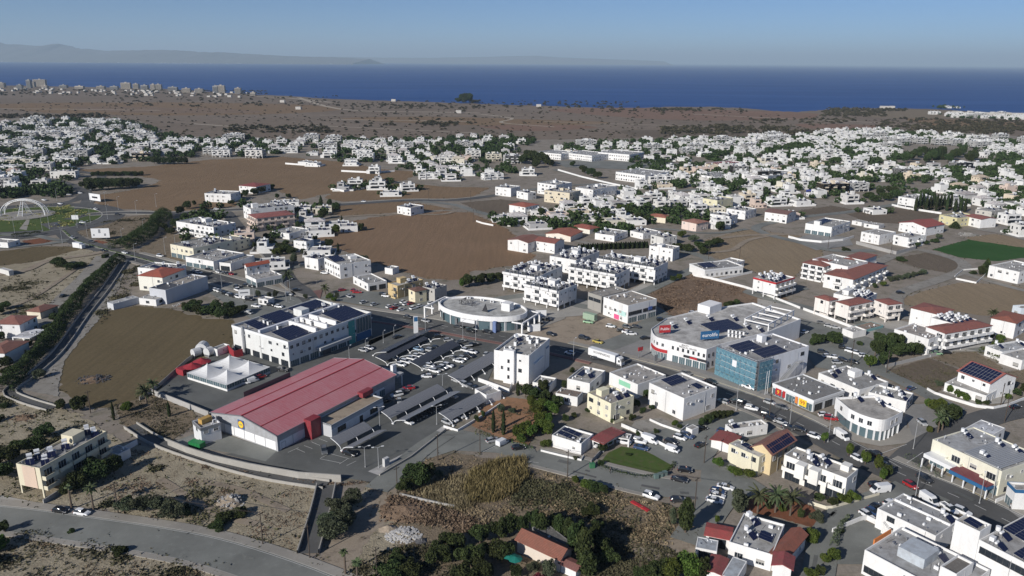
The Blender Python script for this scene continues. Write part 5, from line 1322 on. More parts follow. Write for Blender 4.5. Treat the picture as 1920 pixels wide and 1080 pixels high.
building('white shop with arcade and dark sign tower by the road',(375,476),(400,490),(432,472),5.5, faces={'L': 's,v','R': 'v,v'}, heaters=2, ac=3, name='shop', cat='shop')
building('low white car showroom with cars in front',(395,488),(432,494),(470,478),4.4, faces={'L': 'g','R': 'v'}, storeys=1, rcol=(.25,.25,.25), name='showroom', cat='shop')
building('white and grey block with a terrace of sunny balconies by the dry channel',(334,414),(400,426),(440,417),8.6, faces={'L': 'w,B,w','R': 'w,w,w'}, heaters=5, chill=3, name='apartment_block', cat='apartment block', hut=(.5,.5,5,4,2.4))
building('cream flat roofed house behind the blue shop building',(402,448),(426,456),(456,444),6.2, col=(.68,.63,.48), heaters=3, ac=2)
building('white house with a bright red tiled roof in the middle left',(460,498),(462,500),(500,491),6.6, roof='gable', rh=1.4, ridge='x', rcol=(.42,.09,.05), faces={'L': 'w,w','R': 'w,w'}, over=.3)
building('white shop with pink signs at the palm tree corner',(466,514),(480,524),(526,514),4.4, faces={'L': 's','R': 's'}, rcol=(.42,.40,.38), ac=3, name='shop', cat='shop')
building('pink and red roofed apartment block with balconies, upper left',(455,403),(480,409),(556,404),9.2, roof='hip', rh=1.0, rcol=(.34,.11,.10), col=(.68,.56,.48), faces={'L': 'B,B,B','R': 'W,b,B'}, name='apartment_block', cat='apartment block')
building('white apartment block with roof tanks behind the pink one',(448,386),(470,392),(555,386),9.0, heaters=10, faces={'L': 'w,w,w','R': 'w,w,w'}, name='apartment_block', cat='apartment block', hut=(.1,.3,4,4,3))
building('low white house beside the tip of the brown field',(516,432),(542,438),(572,428),4.0, heaters=1, rcol=(.5,.49,.46))
building('small white two-storey house with one solar panel near the brown field',(552,450),(574,453),(586,448),7.0, solar=[(.3,.2,.8,.8)], heaters=1)
building('white two-storey building with a big solar array at the edge of the brown field',(606,484),(637,497),(696,488),7.6, faces={'L': 'W,W','R': 'v,v'}, solar=[(.05,.45,.4,.95)], ac=4, hut=(.6,.5,4,3,1.5), name='office', cat='office building')
building('white house attached left of the solar office by the brown field',(578,480),(596,486),(612,478),6.4, heaters=3)
building('small white store in the yard behind the solar office',(724,501),(736,504),(744,499),3.4, name='store', cat='outbuilding', faces=NN)
building('low grey roofed workshop beside the solar office',(650,520),(690,532),(728,528),4.0, rcol=(.36,.36,.35), ac=4, name='workshop', cat='workshop', faces={'L': 'v','R': 'g'})
building('ochre two-storey house with an open ground floor by the shop car park',(724,531),(745,536),(798,526),6.6, col=(.55,.42,.22), faces={'L': 'b,b','R': 'w,w'}, heaters=2, hut=(.3,.5,4,3,2.4), rcol=(.5,.5,.48))
building('cream house with a dark tiled roof next to the shop car park',(765,541),(778,546),(800,542),6.2, col=(.70,.64,.46), roof='hip', rh=.8, rcol=(.16,.09,.07), faces={'L': 'b,b','R': 'w,w'})
building('grey concrete house behind the cream tiled house',(796,536),(815,542),(832,533),6.4, col=(.4,.39,.37), heaters=3)
building('small white kiosk with two windows beside the office block car park',(488,558),(502,562),(510,557),3.0, name='kiosk', cat='kiosk', faces={'L': 'W','R': 'n'})
# apartments centre
AP=[((945,509),(1006,520),(1052,498),9.6,'leftmost white block of the solar-tank apartment group'),
      ((981,533),(1048,546),(1084,533),9.6,'nearest white apartment block of the group, behind the sports shop'),
      ((1064,501),(1156,515),(1184,503),9.6,'widest white apartment block in the middle of the group'),
      ((1117,486),(1229,502),(1256,491),9.6,'rightmost long white apartment block of the group, with stilts'),
      ((1030,480),(1080,488),(1126,471),8.0,'rear white apartment block of the group, nearest the brown field')]
for A, B, C, h, lb in AP:
 building(lb, A, B, C, h, stilts=0.0 if h < 9 else 2.4, faces={'L': 'B,b,B' if h > 9 else 'b,b','R': 'w,w,w','B': 'v,v','E': 'v,v'}, storeys=2 if h < 9 else 2, heaters=14, hut=(.45,.35,3.5,4,2.6), name='apartment_block', cat='apartment block', group='white apartment blocks with roof tanks', rcol=(.40,.39,.38))
building('white modern house with stepped vertical bays near the round trees',(1216,461),(1262,467),(1277,462),7.4, faces={'L': 'a,w','R': 'w,w'}, hut=(.1,.5,5,3,1.5))
b=building('white shop building with a turquoise banner and pink poster on its front',(1127,558),(1178,573),(1237,562),8.4, faces={'L': 'v,W','R': 's,r'}, rcol=(.38,.34,.29), ac=4, name='shop_block', cat='shop', par=.3)
face_panel(b, 'L', b['_W'] * .6, b['_W'] * .92,2.8,5.0,'painted',.06,'banner',(.45,.68,.64));face_panel(b, 'L', b['_W'] * .46, b['_W'] * .66,.3,2.5,'painted',.09,'poster',(.68,.10,.25))
face_panel(b, 'R', b['_L'] * .7, b['_L'] * .85,4.0,5.5,'painted',.1,'sign_panel',(.05,.12,.4))
building('unfinished grey concrete frame building behind the turquoise banner shop',(1102,548),(1128,556),(1180,544),8.0, col=(.30,.29,.27), faces={'L': 'n,r','R': 'n,r'}, rcol=(.33,.31,.28), name='concrete_shell', cat='building')
# villa with a courtyard
building('low white villa with wide flat roofs round a courtyard, near wing',(1296,494),(1322,506),(1390,497),4.6, storeys=1, faces={'L': 'v','R': 'W'}, solar=[(.1,.3,.45,.8)], rcol=(.3,.3,.3), name='villa', cat='villa', trim='tank_white')
building('rear wing of the low white courtyard villa',(1348,489),(1376,494),(1400,489),3.6, storeys=1, faces={'L': 'a','R': 'a'}, name='villa_wing', cat='villa wing', trim='tank_white')
wall_line('white terrace wall of the courtyard villa',[(1300,518),(1345,526),(1410,512)],1.2,.25)
wall_line('long pale wall round the dirt lot beside the courtyard villa',[(1298,515),(1395,540),(1420,548),(1500,580)],1.3,.25)
# red roofed apartments
b=building('white stilted block with a red tiled edge and white roof tanks, left of the lane',(1412,520),(1455,530),(1492,520),8.8, stilts=2.4, roof='flat', storeys=2, faces={'L': 'v,v','R': 'B,B'}, heaters=12, name='apartment_block', cat='apartment block', rcol=(.5,.49,.47), trim='sign_red')
for lb, A, B, C, h, rc, ft in [
 ('white and red roofed holiday apartments, left rear wing',(1506,492),(1545,500),(1572,489),8.5, None, 'B,B,B'),
 ('white and red roofed holiday apartments, upper right wing with arched windows',(1572,486),(1604,492),(1646,478),8.5, None, 'W,W'),
 ('white and red roofed holiday apartments, long front wing by the garden',(1542,515),(1600,524),(1690,503),7.2, None, 'b,b')]:
 building(lb, A, B, C, h, roof='hip', rh=1.1, rcol=(.30,.11,.085), faces={'L': ft, 'R': ft, 'B': 'v,v','E': 'v,v'}, name='apartment_block', cat='apartment block', group='red roofed holiday apartments')
building('white flat roof core between the red roofed wings',(1530,484),(1590,500),(1618,488),9.5, faces={'L': 'v,v,v','R': 'n,n,n'}, ac=3, name='apartment_block', cat='apartment block', group='red roofed holiday apartments')
R3=[('leftmost stilted block of the white row with red tiled edges',(1529,556),(1555,564),(1572,560),8.6),
      ('second stilted block of the white row with red tiled edges',(1568,565),(1592,573),(1634,564),8.6),
      ('rightmost stilted block of the white row with red tiled edges',(1637,562),(1664,571),(1694,569),8.6)]
for lb, A, B, C, h in R3:
 building(lb, A, B, C, h, stilts=2.4, storeys=2, roof='hip', rh=.9, rcol=(.30,.105,.085), faces={'L': 'v,v','R': 'b,B','B': 'v,v','E': 'v,v'}, col=(.76,.72,.68), name='apartment_block', cat='apartment block', group='stilted white blocks with red tiles', over=.3)
building('white flat roof with tanks in the middle of the stilted row',(1560,552),(1620,562),(1655,552),8.4, heaters=14, faces={'L': 'v,v','R': 'b,b'}, name='apartment_block', cat='apartment block', hut=(.2,.6,6,3,2.2))
building('turquoise walled pool terrace in front of the stilted row',(1597,612),(1618,620),(1650,608),1.4, col=(.15,.32,.34), faces=NN, rcol=(.3,.22,.17), par=.1, name='pool_terrace', cat='terrace')
building('small white pump house next to the turquoise pool terrace',(1584,615),(1600,623),(1618,616),3.0, name='pump_house', cat='outbuilding', faces=NN)
b=building('white apartment block with a long red tiled front and rows of solar heaters',(1740,612),(1772,625),(1848,606),8.6, stilts=2.4, storeys=2, roof='hip', rh=.9, rcol=(.30,.105,.085), faces={'L': 'b,b','R': 'B,B','B': 'v,v','E': 'v,v'}, name='apartment_block', cat='apartment block', over=.3)
building('solar heater roof behind the long red tiled front',(1745,596),(1800,610),(1835,600),9.0, heaters=22, faces={'L': 'v,v','R': 'v,v'}, name='apartment_block', cat='apartment block')
building('red tiled rear block with a flat top room, left of the solar heater roof',(1708,577),(1762,590),(1788,580),8.6, roof='hip', rh=.9, rcol=(.30,.105,.085), faces={'L': 'v,v','R': 'v,v'}, name='apartment_block', cat='apartment block')
building('white terrace building with an open roof pergola beside the round grove',(1680,616),(1742,636),(1775,622),7.2, faces={'L': 'v,v','R': 'b,b'}, ac=6, rcol=(.4,.36,.33), name='apartment_block', cat='apartment block')
# right edge houses
building('white red roofed house at the right edge above the villa',(1857,598),(1905,606),(1945,596),7.0, roof='hip', rh=1.2, rcol=(.30,.10,.065), faces={'L': 'v,v','R': 'w,w'})
building('pale blue block at the right edge',(1904,572),(1915,578),(1960,570),8.0, col=(.62,.68,.74))
building('low house with grey sheet roof above the villa hedge',(1852,648),(1880,660),(1930,644),4.0, heaters=2, rcol=(.48,.5,.52))
building('white bungalow with three windows at the right edge above the villa',(1879,662),(1917,676),(1950,662),4.0, faces={'L': 'w','R': 'w'})
building('white two-storey house with a maroon porch roof at the right edge',(1858,497),(1912,510),(1950,498),6.6, faces={'L': 'w,w','R': 'v,v'}, heaters=1)
wall_line('white picket wall round the plot of the maroon porch house',[(1790,520),(1805,508),(1840,505),(1848,516),(1830,532),(1792,524)],1.0,.2)
building('modern white villa with a curved pool deck above the brown lot',(1512,418),(1560,426),(1590,414),6.8, faces={'L': 's,w','R': 'w,w'}, hut=(.05,.5,3,4,2.6), name='villa', cat='villa', solar=[(.3,.55,.8,.85)])
wall_line('white curved retaining wall of the modern villa pool deck',[(1478,446),(1500,452),(1540,456),(1580,452),(1600,446)],1.6,.3)
building('white villa with porch and flat roof in front of the block-walled plot',(1617,434),(1650,441),(1676,434),6.4, faces={'L': 'w,w','R': 'w,w'})
building('white villa with long terrace beside the yellow shed',(1676,440),(1704,446),(1736,440),6.2, faces={'L': 'v,v','R': 'b,b'}, heaters=1)
wall_line('long grey block wall in front of the two white villas',[(1605,458),(1680,478),(1716,468),(1712,460)],2.2,.3,'block_wall')
building('white house with a steep red gable roof behind the white villas',(1693,416),(1737,426),(1760,418),6.2, roof='gable', rh=2.0, rcol=(.36,.08,.07), ridge='x')
building('yellow and grey two-storey house at the end of the dark field',(1769,402),(1795,409),(1821,402),6.4, col=(.60,.55,.32), heaters=3)
building('white house with twin gables right of the yellow house',(1817,404),(1840,411),(1862,408),6.6, roof='gable', rh=1.0, rcol=(.33,.12,.1))
building('white apartment house on stilts beside the row of cypresses',(1688,368),(1716,373),(1738,366),8.6, stilts=2.4, storeys=2, heaters=3)
building('grey block house at the right behind the cypresses',(1832,392),(1860,397),(1880,390),6.4, col=(.48,.46,.42), heaters=3)
for k, (px, py) in enumerate([(1612,416),(1630,421)]): building(['left of two white portable cabins by the brown lot','right of two white portable cabins by the brown lot'][k],(px - 8 + k * 2, py - 3),(px + 4 + k * 14, py + 1 + k),(px + 8 + k * 14, py - 2),2.8, name='cabin', cat='cabin', faces={'L': 'v','R': 'n'}, par=.05, group='white cabins')
wall_line('white wall closing the dark field in front of the cypresses',[(1672,386),(1700,392),(1765,402)],1.6,.25)
# houses between the brown field and the grove
for lb, A, B, C, h, roof, rc, cl in [
 ('cream house with brown tiles and blank walls at the field corner',(952,449),(990,455),(1018,446),6.6,'gable', RBROWN, WHITE),
 ('white house with dark solar sheets on its gable roof and a red porch',(1004,450),(1040,456),(1056,449),6.6,'gable',(.30,.10,.08), WHITE),
 ('long cream bungalow with a bright terracotta roof',(1028,436),(1070,443),(1084,432),3.8,'gable',(.40,.13,.08),(.74,.68,.6)),
 ('bungalow with a red roof and white skylight',(1070,424),(1106,430),(1128,426),3.6,'hip',(.36,.1,.07),(.72,.7,.62)),
 ('modern flat house with dark window wall beside the hedge',(1118,436),(1152,442),(1172,432),4.2,'flat', None, WHITE),
 ('second modern flat house beside the hedge',(1184,432),(1206,438),(1232,432),4.0,'flat', None, WHITE),
 ('pale two-storey house with tanks beside the round trees',(1220,440),(1244,446),(1270,442),5.8,'flat', None, (.6,.6,.58)),
 ('white house with a bright red roof and a lower wing by the loop road',(962,382),(985,388),(1002,382),6.2,'hip',(.42,.12,.08), WHITE),
 ('beige four-storey apartment block in the centre distance',(1019,357),(1068,362),(1091,357),9.6,'flat', None, (.62,.55,.42)),
 ('white apartment block behind the beige one',(1008,342),(1043,347),(1072,342),9.6,'flat', None, WHITE),
 ('white apartment row right of the beige block',(1080,351),(1112,356),(1155,348),9.0,'flat', None, WHITE),
 ('white cube house with six small windows by the loop road',(934,349),(958,353),(968,348),7.4,'flat', None, WHITE),
 ('grey white house with a windowless gable wall by the loop road',(968,358),(990,362),(1006,360),6.0,'flat', None, WHITE),
 ('cream bungalow under a terracotta roof near the dense trees',(1216,404),(1248,408),(1256,404),4.2,'hip',(.40,.14,.09),(.70,.64,.5)),
 ('pink house with an orange roof beside the dense trees',(1282,413),(1306,419),(1324,414),5.8,'hip',(.42,.2,.15),(.68,.56,.5)),
 ('yellow cream apartment house above the round trees',(1316,372),(1345,376),(1380,372),7.6,'flat', None, (.68,.64,.44)),
 ('white villa with a dark solar patch on its upper roof',(1334,400),(1368,406),(1380,401),6.4,'flat', None, WHITE),
 ('white villa with two arches above the brown lot',(1436,396),(1476,402),(1490,396),6.8,'gable',(.2,.12,.11), WHITE),
 ('white hall-like villa left of the arched villa',(1366,390),(1398,396),(1412,390),6.4,'flat', None, WHITE),
 ('white house with a clean roof line in the bare middle field',(752,385),(770,390),(786,384),6.0,'flat', None, WHITE),
 ('white villa standing alone at the edge of the upper brown field',(393,360),(432,364),(440,358),7.0,'flat', None, WHITE),
 ('white house with a maroon roof among trees on the upper field edge',(456,346),(480,350),(498,344),6.2,'hip',(.28,.06,.06), WHITE)]:
 building(lb, A, B, C, h, roof=roof, rcol=rc or (.45,.44,.42), col=cl, heaters=3 if roof=='flat' else 0, rh=1.3, hut=(.55,.5,3,3,2) if h > 8 else None, name='apartment_block' if h > 8.5 else 'house', cat='apartment block' if h > 8.5 else 'house', faces={'L': 'w,b,w' if h > 8.5 else ('w,w' if h > 5 else 'w'),'R': 'w,w,w' if h > 8.5 else ('w,w' if h > 5 else 'w')})
# ================================================================ CARPORTS, LAMPS, POLES, ARCH
def carport(label, a, b_, wl, wr, za=3.0, n=None, panels=('l','r'), group='solar carports in the supermarket car park', mat='corrugated', col=(.30,.31,.33), dark=False):
 """a gull-wing carport: posts along the valley from a to b, wings rising to either side"""
 A, B=Vector(G(*a)), Vector(G(*b_));d=B - A;Ln=d.length;ang=math.atan2(d.y, d.x)
 e=thing('carport',(A.x, A.y), ang, label, 'carport', group);OCC.append(((A.x + B.x)/2,(A.y + B.y)/2, Ln / 2+5, ang, Ln / 2,5))
 n=n or max(2, int(Ln / 6)+1)
 for s, w, tag in ((1, wl, 'l'),(-1, wr, 'r')):
  if w <= 0: continue
  def zz(y): return .25+(za - .25)*(y / w) ** .45
  if tag in panels:
   mp=MB();m_=max(2, int(Ln / 1.05));seg=5
   for i in range(m_):
    for j in range(seg):
     e0=w * .22;y0, y1=e0+(w - e0) * j / seg, e0+(w - e0)*(j + 1) / seg
     x0, x1=Ln * i / m_ + .04, Ln * (i + 1) / m_ - .04
     q=[(x0, s * y0, zz(y0) + .15),(x1, s * y0, zz(y0) + .15),(x1, s * (y1 - .04), zz(y1) + .15),(x0, s * (y1 - .04), zz(y1) + .15)]
     if s < 0: q=q[::-1]
     mp.slab(*q, .06)
   om('roof_panels',mp,['solar_grey' if not dark else 'solar_dark'], e)
  def fr():
   mf=MB();pts=[(0, s * y, zz(y)) for y in (0.001, w * .15, w * .35, w * .6, w * .8, w)]
   mf.path(pts, .10,5);return mf.mesh('beam',['tank_white'])
  me=shared(('beam', s, round(w, 1), za), fr)
  for i in range(n): ob('beam', me, e, (Ln * i / (n - 1),0,0))
 post=shared(('post', za), lambda: (lambda q: (q.box(-.25,.25,-.35,.35,0,.55), q.mesh('post',['tank_white']))[1])(MB()))
 for i in range(n): ob('post', post, e, (Ln * i / (n - 1),0,0))
 return e
plain('solar_grey',(.20,.205,.22),.35,0,.5);plain('solar_dark',(.06,.065,.08),.4,0,.4)
carport('gull-wing carport nearest the supermarket corner, its roof pale grey',(641,847),(703,815),4.6,5.0)
carport('longest gull-wing carport, in front of the supermarket annex',(737,796),(841,742),5,5.5)
carport('half-round solar carport beside the little park wall',(850,800),(945,748),6.0,0)
carport('half-round solar carport below the white four-storey block',(868,726),(948,680),6.5,0)
carport('dark solar carport along the exit road behind the supermarket',(700,668),(788,625),0,6.5, dark=True)
carport('first inner carport row with its left wing of dark panels, nearer the exit road',(727,686),(808,642),5.6,4.6, za=2.5, panels=('l',), n=5, dark=True)
carport('second inner carport row with dark left wing, nearer the white block',(792,696),(868,654),5.6,4.6, za=2.5, panels=('l',), n=5, dark=True)
def lamp(px, py, h=8.0, az=0.0, label=None, twin=False, group=None, arm=1.0, place=None):
 x, y=G(px, py)
 key=('lamp', h, twin, arm)
 def f():
  mb=MB();mb.tube((0,0,0),(0,0, h),.11,.06,6);mb.tube((0,0,0),(0,0,.5),.2, n=6)
  for s in ((1,-1) if twin else (1,)): mb.tube((0,0, h - .1),(s * arm, 0, h + .25),.05, n=5)
  return mb.mesh('pole',['galvanised'])
 def f2():
  mb=MB()
  for s in ((1,-1) if twin else (1,)): mb.box(min(s * arm, s * (arm + .7)), max(s * arm, s * (arm + .7)),-.16,.16, h + .17, h + .3)
  return mb.mesh('lamp_head',['tank_white'])
 e=thing('street_lamp',(x, y), az, None, 'street lamp')
 ob('pole', shared(key, f), e);ob('lamp_head', shared(key + (2,), f2), e)
 auto(e, 'twin-headed lamp post' if twin else 'single street lamp','twin-headed lamp posts' if twin else 'single street lamps', place or 'beside the main road','street lamp', group or 'lamp posts along the road')
 return e
for px, py in [(798,631),(868,638),(892,639),(1075,675),(1380,770),(1480,800),(1164,705)]: lamp(px, py, 8.5,.9)
for px, py in [(710,888-10),(712,800),(830,735),(819,797),(685,877)]: lamp(px, py, 6.5,.3, twin=True, place='in the supermarket car park', group='lamp posts in the car park')
for px, py in [(655,673),(719,644),(739,634),(686,660)]: lamp(px, py, 5,1.2, place='on the exit road behind the supermarket', group='lamp posts on the exit road')
for px, py in [(1716,933),(1552,830),(1712,843),(1836,945),(1860,935)]: lamp(px, py, 8.5,1.0, place='at the right-hand end of the main road')
for px, py in [(107,377),(170,379),(198,384),(222,394),(256,402),(293,388),(170,418),(202,411),(145,427),(93,430),(80,434),(28,438),(117,456),(164,443),(230,460),(254,490),(310,477),(330,471),(270,440),(395,392),(470,398),(417,548),(537,566),(545,562),(476,560)]: lamp(px, py, 10,.5, place='round the roundabout and its approach', group='lamp posts by the roundabout')
def utility_pole(px, py, h, label, wires=None, kind='wood'):
 x, y=G(px, py);e=thing('utility_pole',(x, y),.8, label, 'utility pole','wooden utility poles')
 mb=MB();mb.tube((0,0,0),(0,0, h),.16,.11,6);om('pole',mb,['pole_dark'], e)
 mb=MB();mb.box(-.9,.9,-.06,.06, h - .7, h - .58)
 for k in (-.8,0,.8): mb.tube((k, 0, h - .58),(k, 0, h - .35),.05, n=5)
 om('crossarm',mb,['pole_dark'], e)
 return (x, y, h)
UP={}
for i, (px, py, h, lb) in enumerate([
 (222,963,9,'bare wooden pole beside the lower road near the two palms'),(493,1022,9,'wooden pole standing left of the dark storm channel'),(581,1048,9,'wooden pole at the lower end of the storm channel'),
 (745,925,8,'wooden pole beside the big round bush'),(821,864,8.5,'wooden pole at the bend of the cul-de-sac'),(900,850,9,'wooden pole opposite the silver van in the cul-de-sac'),
 (1064,895,8.5,'wooden pole below the bungalow with black solar rows'),(1302,960,10,'wooden pole next to the tall poplar'),(1320,870,9,'wooden pole at the forecourt of the ochre house'),
 (1883,793,9,'dark pole casting a shadow over the right-hand side road'),(1875,765,9,'dark pole by the curved villa wall'),(1662,700,9,'pole between the round grove and the dry lot'),(1595,688,11,'tall pole over the mall back yard'),
 (170,775,8,'leaning pole by the bushes on the canal side'),(707,1085,8,'thin pole in the scrub at the bottom edge'),(1552,468,9,'pole beside the modern villa wall'),(1670,478,9,'pole on the dark lot behind the holiday apartments'),
 (1328,487,9,'left pole behind the courtyard villa'),(1386,490,9,'right pole behind the courtyard villa'),(888,416,9,'pole at the field corner by the loop road'),(882,378,9,'pole on the loop road island'),(804,355+22,9,'pole beside the curved field road'),(1442,785,9,'pole by the hedge on the main road')]):
 UP[i]=utility_pole(px, py, h, lb)
def wires(label, a, b_, n=3, sag=1.0):
 A, B=Vector(UP[a]), Vector(UP[b_]);mb=MB();pts0=[]
 for k in range(n):
  off=Vector((.5*(k - 1),-.3*(k - 1),-.3));pts=[]
  for j in range(9): u=j / 8;p=A.lerp(B, u) + off;p.z -= sag * 4 * u * (1 - u);pts.append(tuple(p - A))
  mb.path(pts, .02,3)
 om('power_line',mb,['pole_dark'], None, A, label=label, cat='power line')
wires('overhead wires from the lower road to the storm channel',0,1);wires('overhead wires across the storm channel',1,2);wires('overhead wires over the cul-de-sac',4,5);wires('overhead wires above the cross street',5,6);wires('overhead wires from the cross street to the poplar',6,7)
# ---- the white arch on the roundabout
ax, ay=G(47,404);e=thing('arch_monument',(ax, ay),.1,'white lattice double arch standing on a round plaza in the roundabout','monument')
mb=MB();n=48;RP=19.5
mb.prism([(RP * math.cos(2 * PI * k / n), RP * math.sin(2 * PI * k / n)) for k in range(n)],.2,.55);om('plaza',mb,['pavement'], e)
mb=MB();mb.tube((0,0,.56),(0,0,.75),4, n=20);om('plinth',mb,['pavement_grey'], e)
for sgn, nm in ((1,'arch'),):
 for dy in (-3.2,3.2):
  mb=MB();prev=None
  for j in range(29):
   t=PI * j / 28;x=-15.5 * math.cos(t);z=.5+11.5 * math.sin(t) ** .85 if 0 < t < PI else .5;y=dy * (1 - .65 * math.sin(t))
   c0, c1=(x, y, z),(x * .955, y * .8, max(.5, z - .9))
   if prev: mb.tube(prev[0], c0,.24, n=6);mb.tube(prev[1], c1,.16, n=5);mb.tube(prev[0], c1,.06, n=4)
   prev=(c0, c1)
  om('arch',mb,['tank_white'], e)
mb=MB()
for j in range(15):
 t=PI * j / 14;x=-15.5 * math.cos(t);z=.5+11.5 * math.sin(t) ** .85 if 0 < j < 14 else .5;y=3.2*(1 - .65 * math.sin(t));mb.tube((x, -y, z),(x, y, z),.09, n=4)
om('cross_ties',mb,['tank_white'], e)
for dx in (-1.6,1.6):
 mb=MB();mb.tube((dx, -7,.5),(dx * .4,-1,10.5),.2, n=5);mb.tube((dx, 7,.5),(dx * .4,1,10.5),.2, n=5);om('ladder_leg',mb,['tank_white'], e)
mb=MB()
for k in range(9):
 u=k / 9
 for s in (-1,1): mb.tube((-1.6+1.0 * u, s * (7-6 * u),.5+10 * u),(1.6-1.0 * u, s * (7-6 * u),.5+10 * u),.1, n=4)
om('rungs',mb,['tank_white'], e)
patch('plaza_path',[(36,430),(50,432),(56,412),(50,412)],'pavement', z=.205)
# ---- hoardings and signs by the roads
def hoarding(label, px, py, w, h, zb, az, mat, marks=()):
 x, y=G(px, py);e=thing('billboard',(x, y), az, label, 'billboard');mb=MB();mb.box(-w / 2, w / 2,-.15,.15, zb, zb + h);om('panel',mb,[mat], e)
 mb=MB();mb.box(-w / 2 - .1, w / 2 + .1,-.2,-.151, zb + h, zb + h + .15);
 for k in (-1,1): mb.tube((k * w * .3,.2,0),(k * w * .3,.2, zb + h),.13, n=5)
 om('frame',mb,['steel_grey'], e)
 for (x0, x1, z0, z1, mm) in marks: q=MB();q.box(x0 * w - w / 2, x1 * w - w / 2,-.17,-.151, zb + z0 * h, zb + z1 * h);ob('print', q.mesh('print',[mm]), e)
 return e
hoarding('pale billboard on the verge inside the road bend',190,450,11,6,1.5,.1,'tank_white',[(.4,.52,.5,.9,'steel_grey'),(.1,.18,.2,.4,'steel_grey'),(.7,.8,.2,.45,'steel_grey')])
hoarding('white billboard leaning at the edge of the upper brown field',179,378,14,5.5,.8,-.5,'tank_white',[(.25,.75,.35,.6,'letter_dark')])
hoarding('small blank white board by the left car park',459,548+14,5.2,3.2,2,.3,'tank_white',[(.15,.85,.4,.6,'steel_grey')])
hoarding('white advertising board on the roundabout island',142,418,4.5,3,2.5,.1,'tank_white')
hoarding('red bordered road sign in front of the curved corner building',1200,672,2.4,1.6,3.2,.6,'sign_red')
hoarding('small dark board on the mall forecourt',1229,683,1.6,2.4,1.4,.6,'steel_grey')
hoarding('white board on the gravel square next to a dark car',1002,622,5.0,3.2,.2,.2,'tank_white')
hoarding('white information board facing the paved end of the apartment lane',1014,594,5.0,3.0,.2,.1,'tank_white')
for k, (px, py) in enumerate([(1434,742),(1438,740)]): x, y=G(px, py);mb=MB();mb.tube((0,0,0),(0,0,9),.07, n=6);om('flagpole',mb,['tank_white'], None, (x, y, 0), label=['left of two bare white flagpoles before the scaffolding','right of two bare white flagpoles before the scaffolding'][k], cat='flagpole', group='flagpoles')
x, y=G(780,625);mb=MB();mb.box(-.9,.9,-.35,.35,0,7.5);mb.box(-.75,.75,-.4,-.351,5.4,7.3,1);om('sign_pylon',mb,['tank_white','sign_blue'], None, (x, y, 0),.3, label='tall white sign pylon at the supermarket car park entrance', cat='sign')
for k, (px, py) in enumerate([(724,874), ]): x, y=G(px, py);mb=MB();mb.box(-.9,.9,-.5,.5,0,2.6);om('transformer_box',mb,['painted'], None, (x, y, 0),.9,(.5,.5,.5), label='pale electrical box on the gravel bed', cat='electrical box')
# ---- walls
wall_line('long pale retaining wall beside the storm canal below the supermarket',[(316,836),(350,850),(400,866),(470,882),(560,898),(640,904)],2.2,.4,'concrete')
wall_line('pale wall between the tent yard and the scrub slope',[(286,740),(330,757),(370,773),(392,782)],2.0,.3,'block_wall', col=(.6,.6,.6))
wall_line('low kerb wall along the gravel bed by the supermarket exit',[(712,894),(770,860),(836,808)],.9,.3,'concrete')
wall_line('white wall end beside the half-round carport',[(832,802),(858,810),(905,782),(938,760)],.9,.3)
wall_line('broken white wall remnant in the reed field',[(750,930),(800,942),(852,953)],.9,.3,'block_wall')
wall_line('fallen red and white barrier lying in the dry weeds',[(1184,942),(1198,950),(1216,960)],.5,1.0,'sign_red', name='barrier', cat='barrier')
wall_line('dark fence along the ploughed field and the tent yard',[(262,752),(300,725),(350,680),(372,664)],1.5,.15,'concrete', name='fence')
wall_line('white garden walls between the grey parking and the cube house',[(1165,800),(1200,815),(1232,832),(1268,850)],1.2,.2)
wall_line('low white lot wall right of the cream garden',[(1560,1000),(1612,978),(1625,975),(1700,1013)],1.4,.25)
wall_line('white wall stub on the side forecourt at the right edge',[(1866,944),(1903,930)],1.3,.25)
wall_line('long pale wall round the round grove and the dry lot',[(1660,690),(1742,670),(1800,656),(1850,650)],1.4,.25,'block_wall')
wall_line('pale wall in front of the stilted row',[(1506,582),(1560,602),(1620,625)],1.4,.25)
wall_line('white field wall at the corner of the brown field',[(893,416),(905,420),(925,424)],1.2,.25)
wall_line('white school wall along the distant road',[(1046,320),(1090,333),(1150,347),(1195,356)],1.8,.3)
wall_line('white wall in front of the far cemetery plot',[(1040,397),(1070,400),(1100,408)],1.2,.25)
for k, pl in enumerate([[(620,356),(645,360),(700,352)],[(535,308),(600,313),(610,310)],[(640,322),(700,325),(740,322)]]): wall_line(['white boundary wall of the lone houses in the brown field, front','white boundary wall at the top of the upper field','white boundary wall behind the upper houses'][k], pl, 1.8,.3)
# ================================================================ VEHICLES
CC={'white': (.72,.73,.74),'black': (.012,.012,.014),'silver': (.38,.39,.40),'grey': (.12,.125,.13),'blue': (.03,.06,.14),'red': (.32,.02,.025),'dark': (.03,.032,.036),'green': (.25,.42,.25),'yellow': (.45,.36,.08),'pale blue': (.2,.3,.42)}
def lathe_section(mb, st, mi=0):
 """st: list of stations (x, half width, z low, z high, half width at top)"""
 i=len(mb.v)
 for x, w, z0, z1, wt in st:
  zm_=z0+(z1 - z0) * .55
  mb.v += [(x, -w * .94, z0),(x, -w, zm_),(x, -wt, z1),(x, wt, z1),(x, w, zm_),(x, w * .94, z0)]
 for k in range(len(st)-1):
  a=i + k * 6;b_=a + 6
  for q in range(5): mb.f.append((a + q + 1, a + q, b_ + q, b_ + q + 1));mb.m.append(mi)
  mb.f.append((a, a + 5, b_ + 5, b_));mb.m.append(mi)
 mb.f.append(tuple(i + q for q in range(6)));mb.m.append(mi)
 e=i + (len(st)-1)*6;mb.f.append(tuple(e + 5 - q for q in range(6)));mb.m.append(mi)
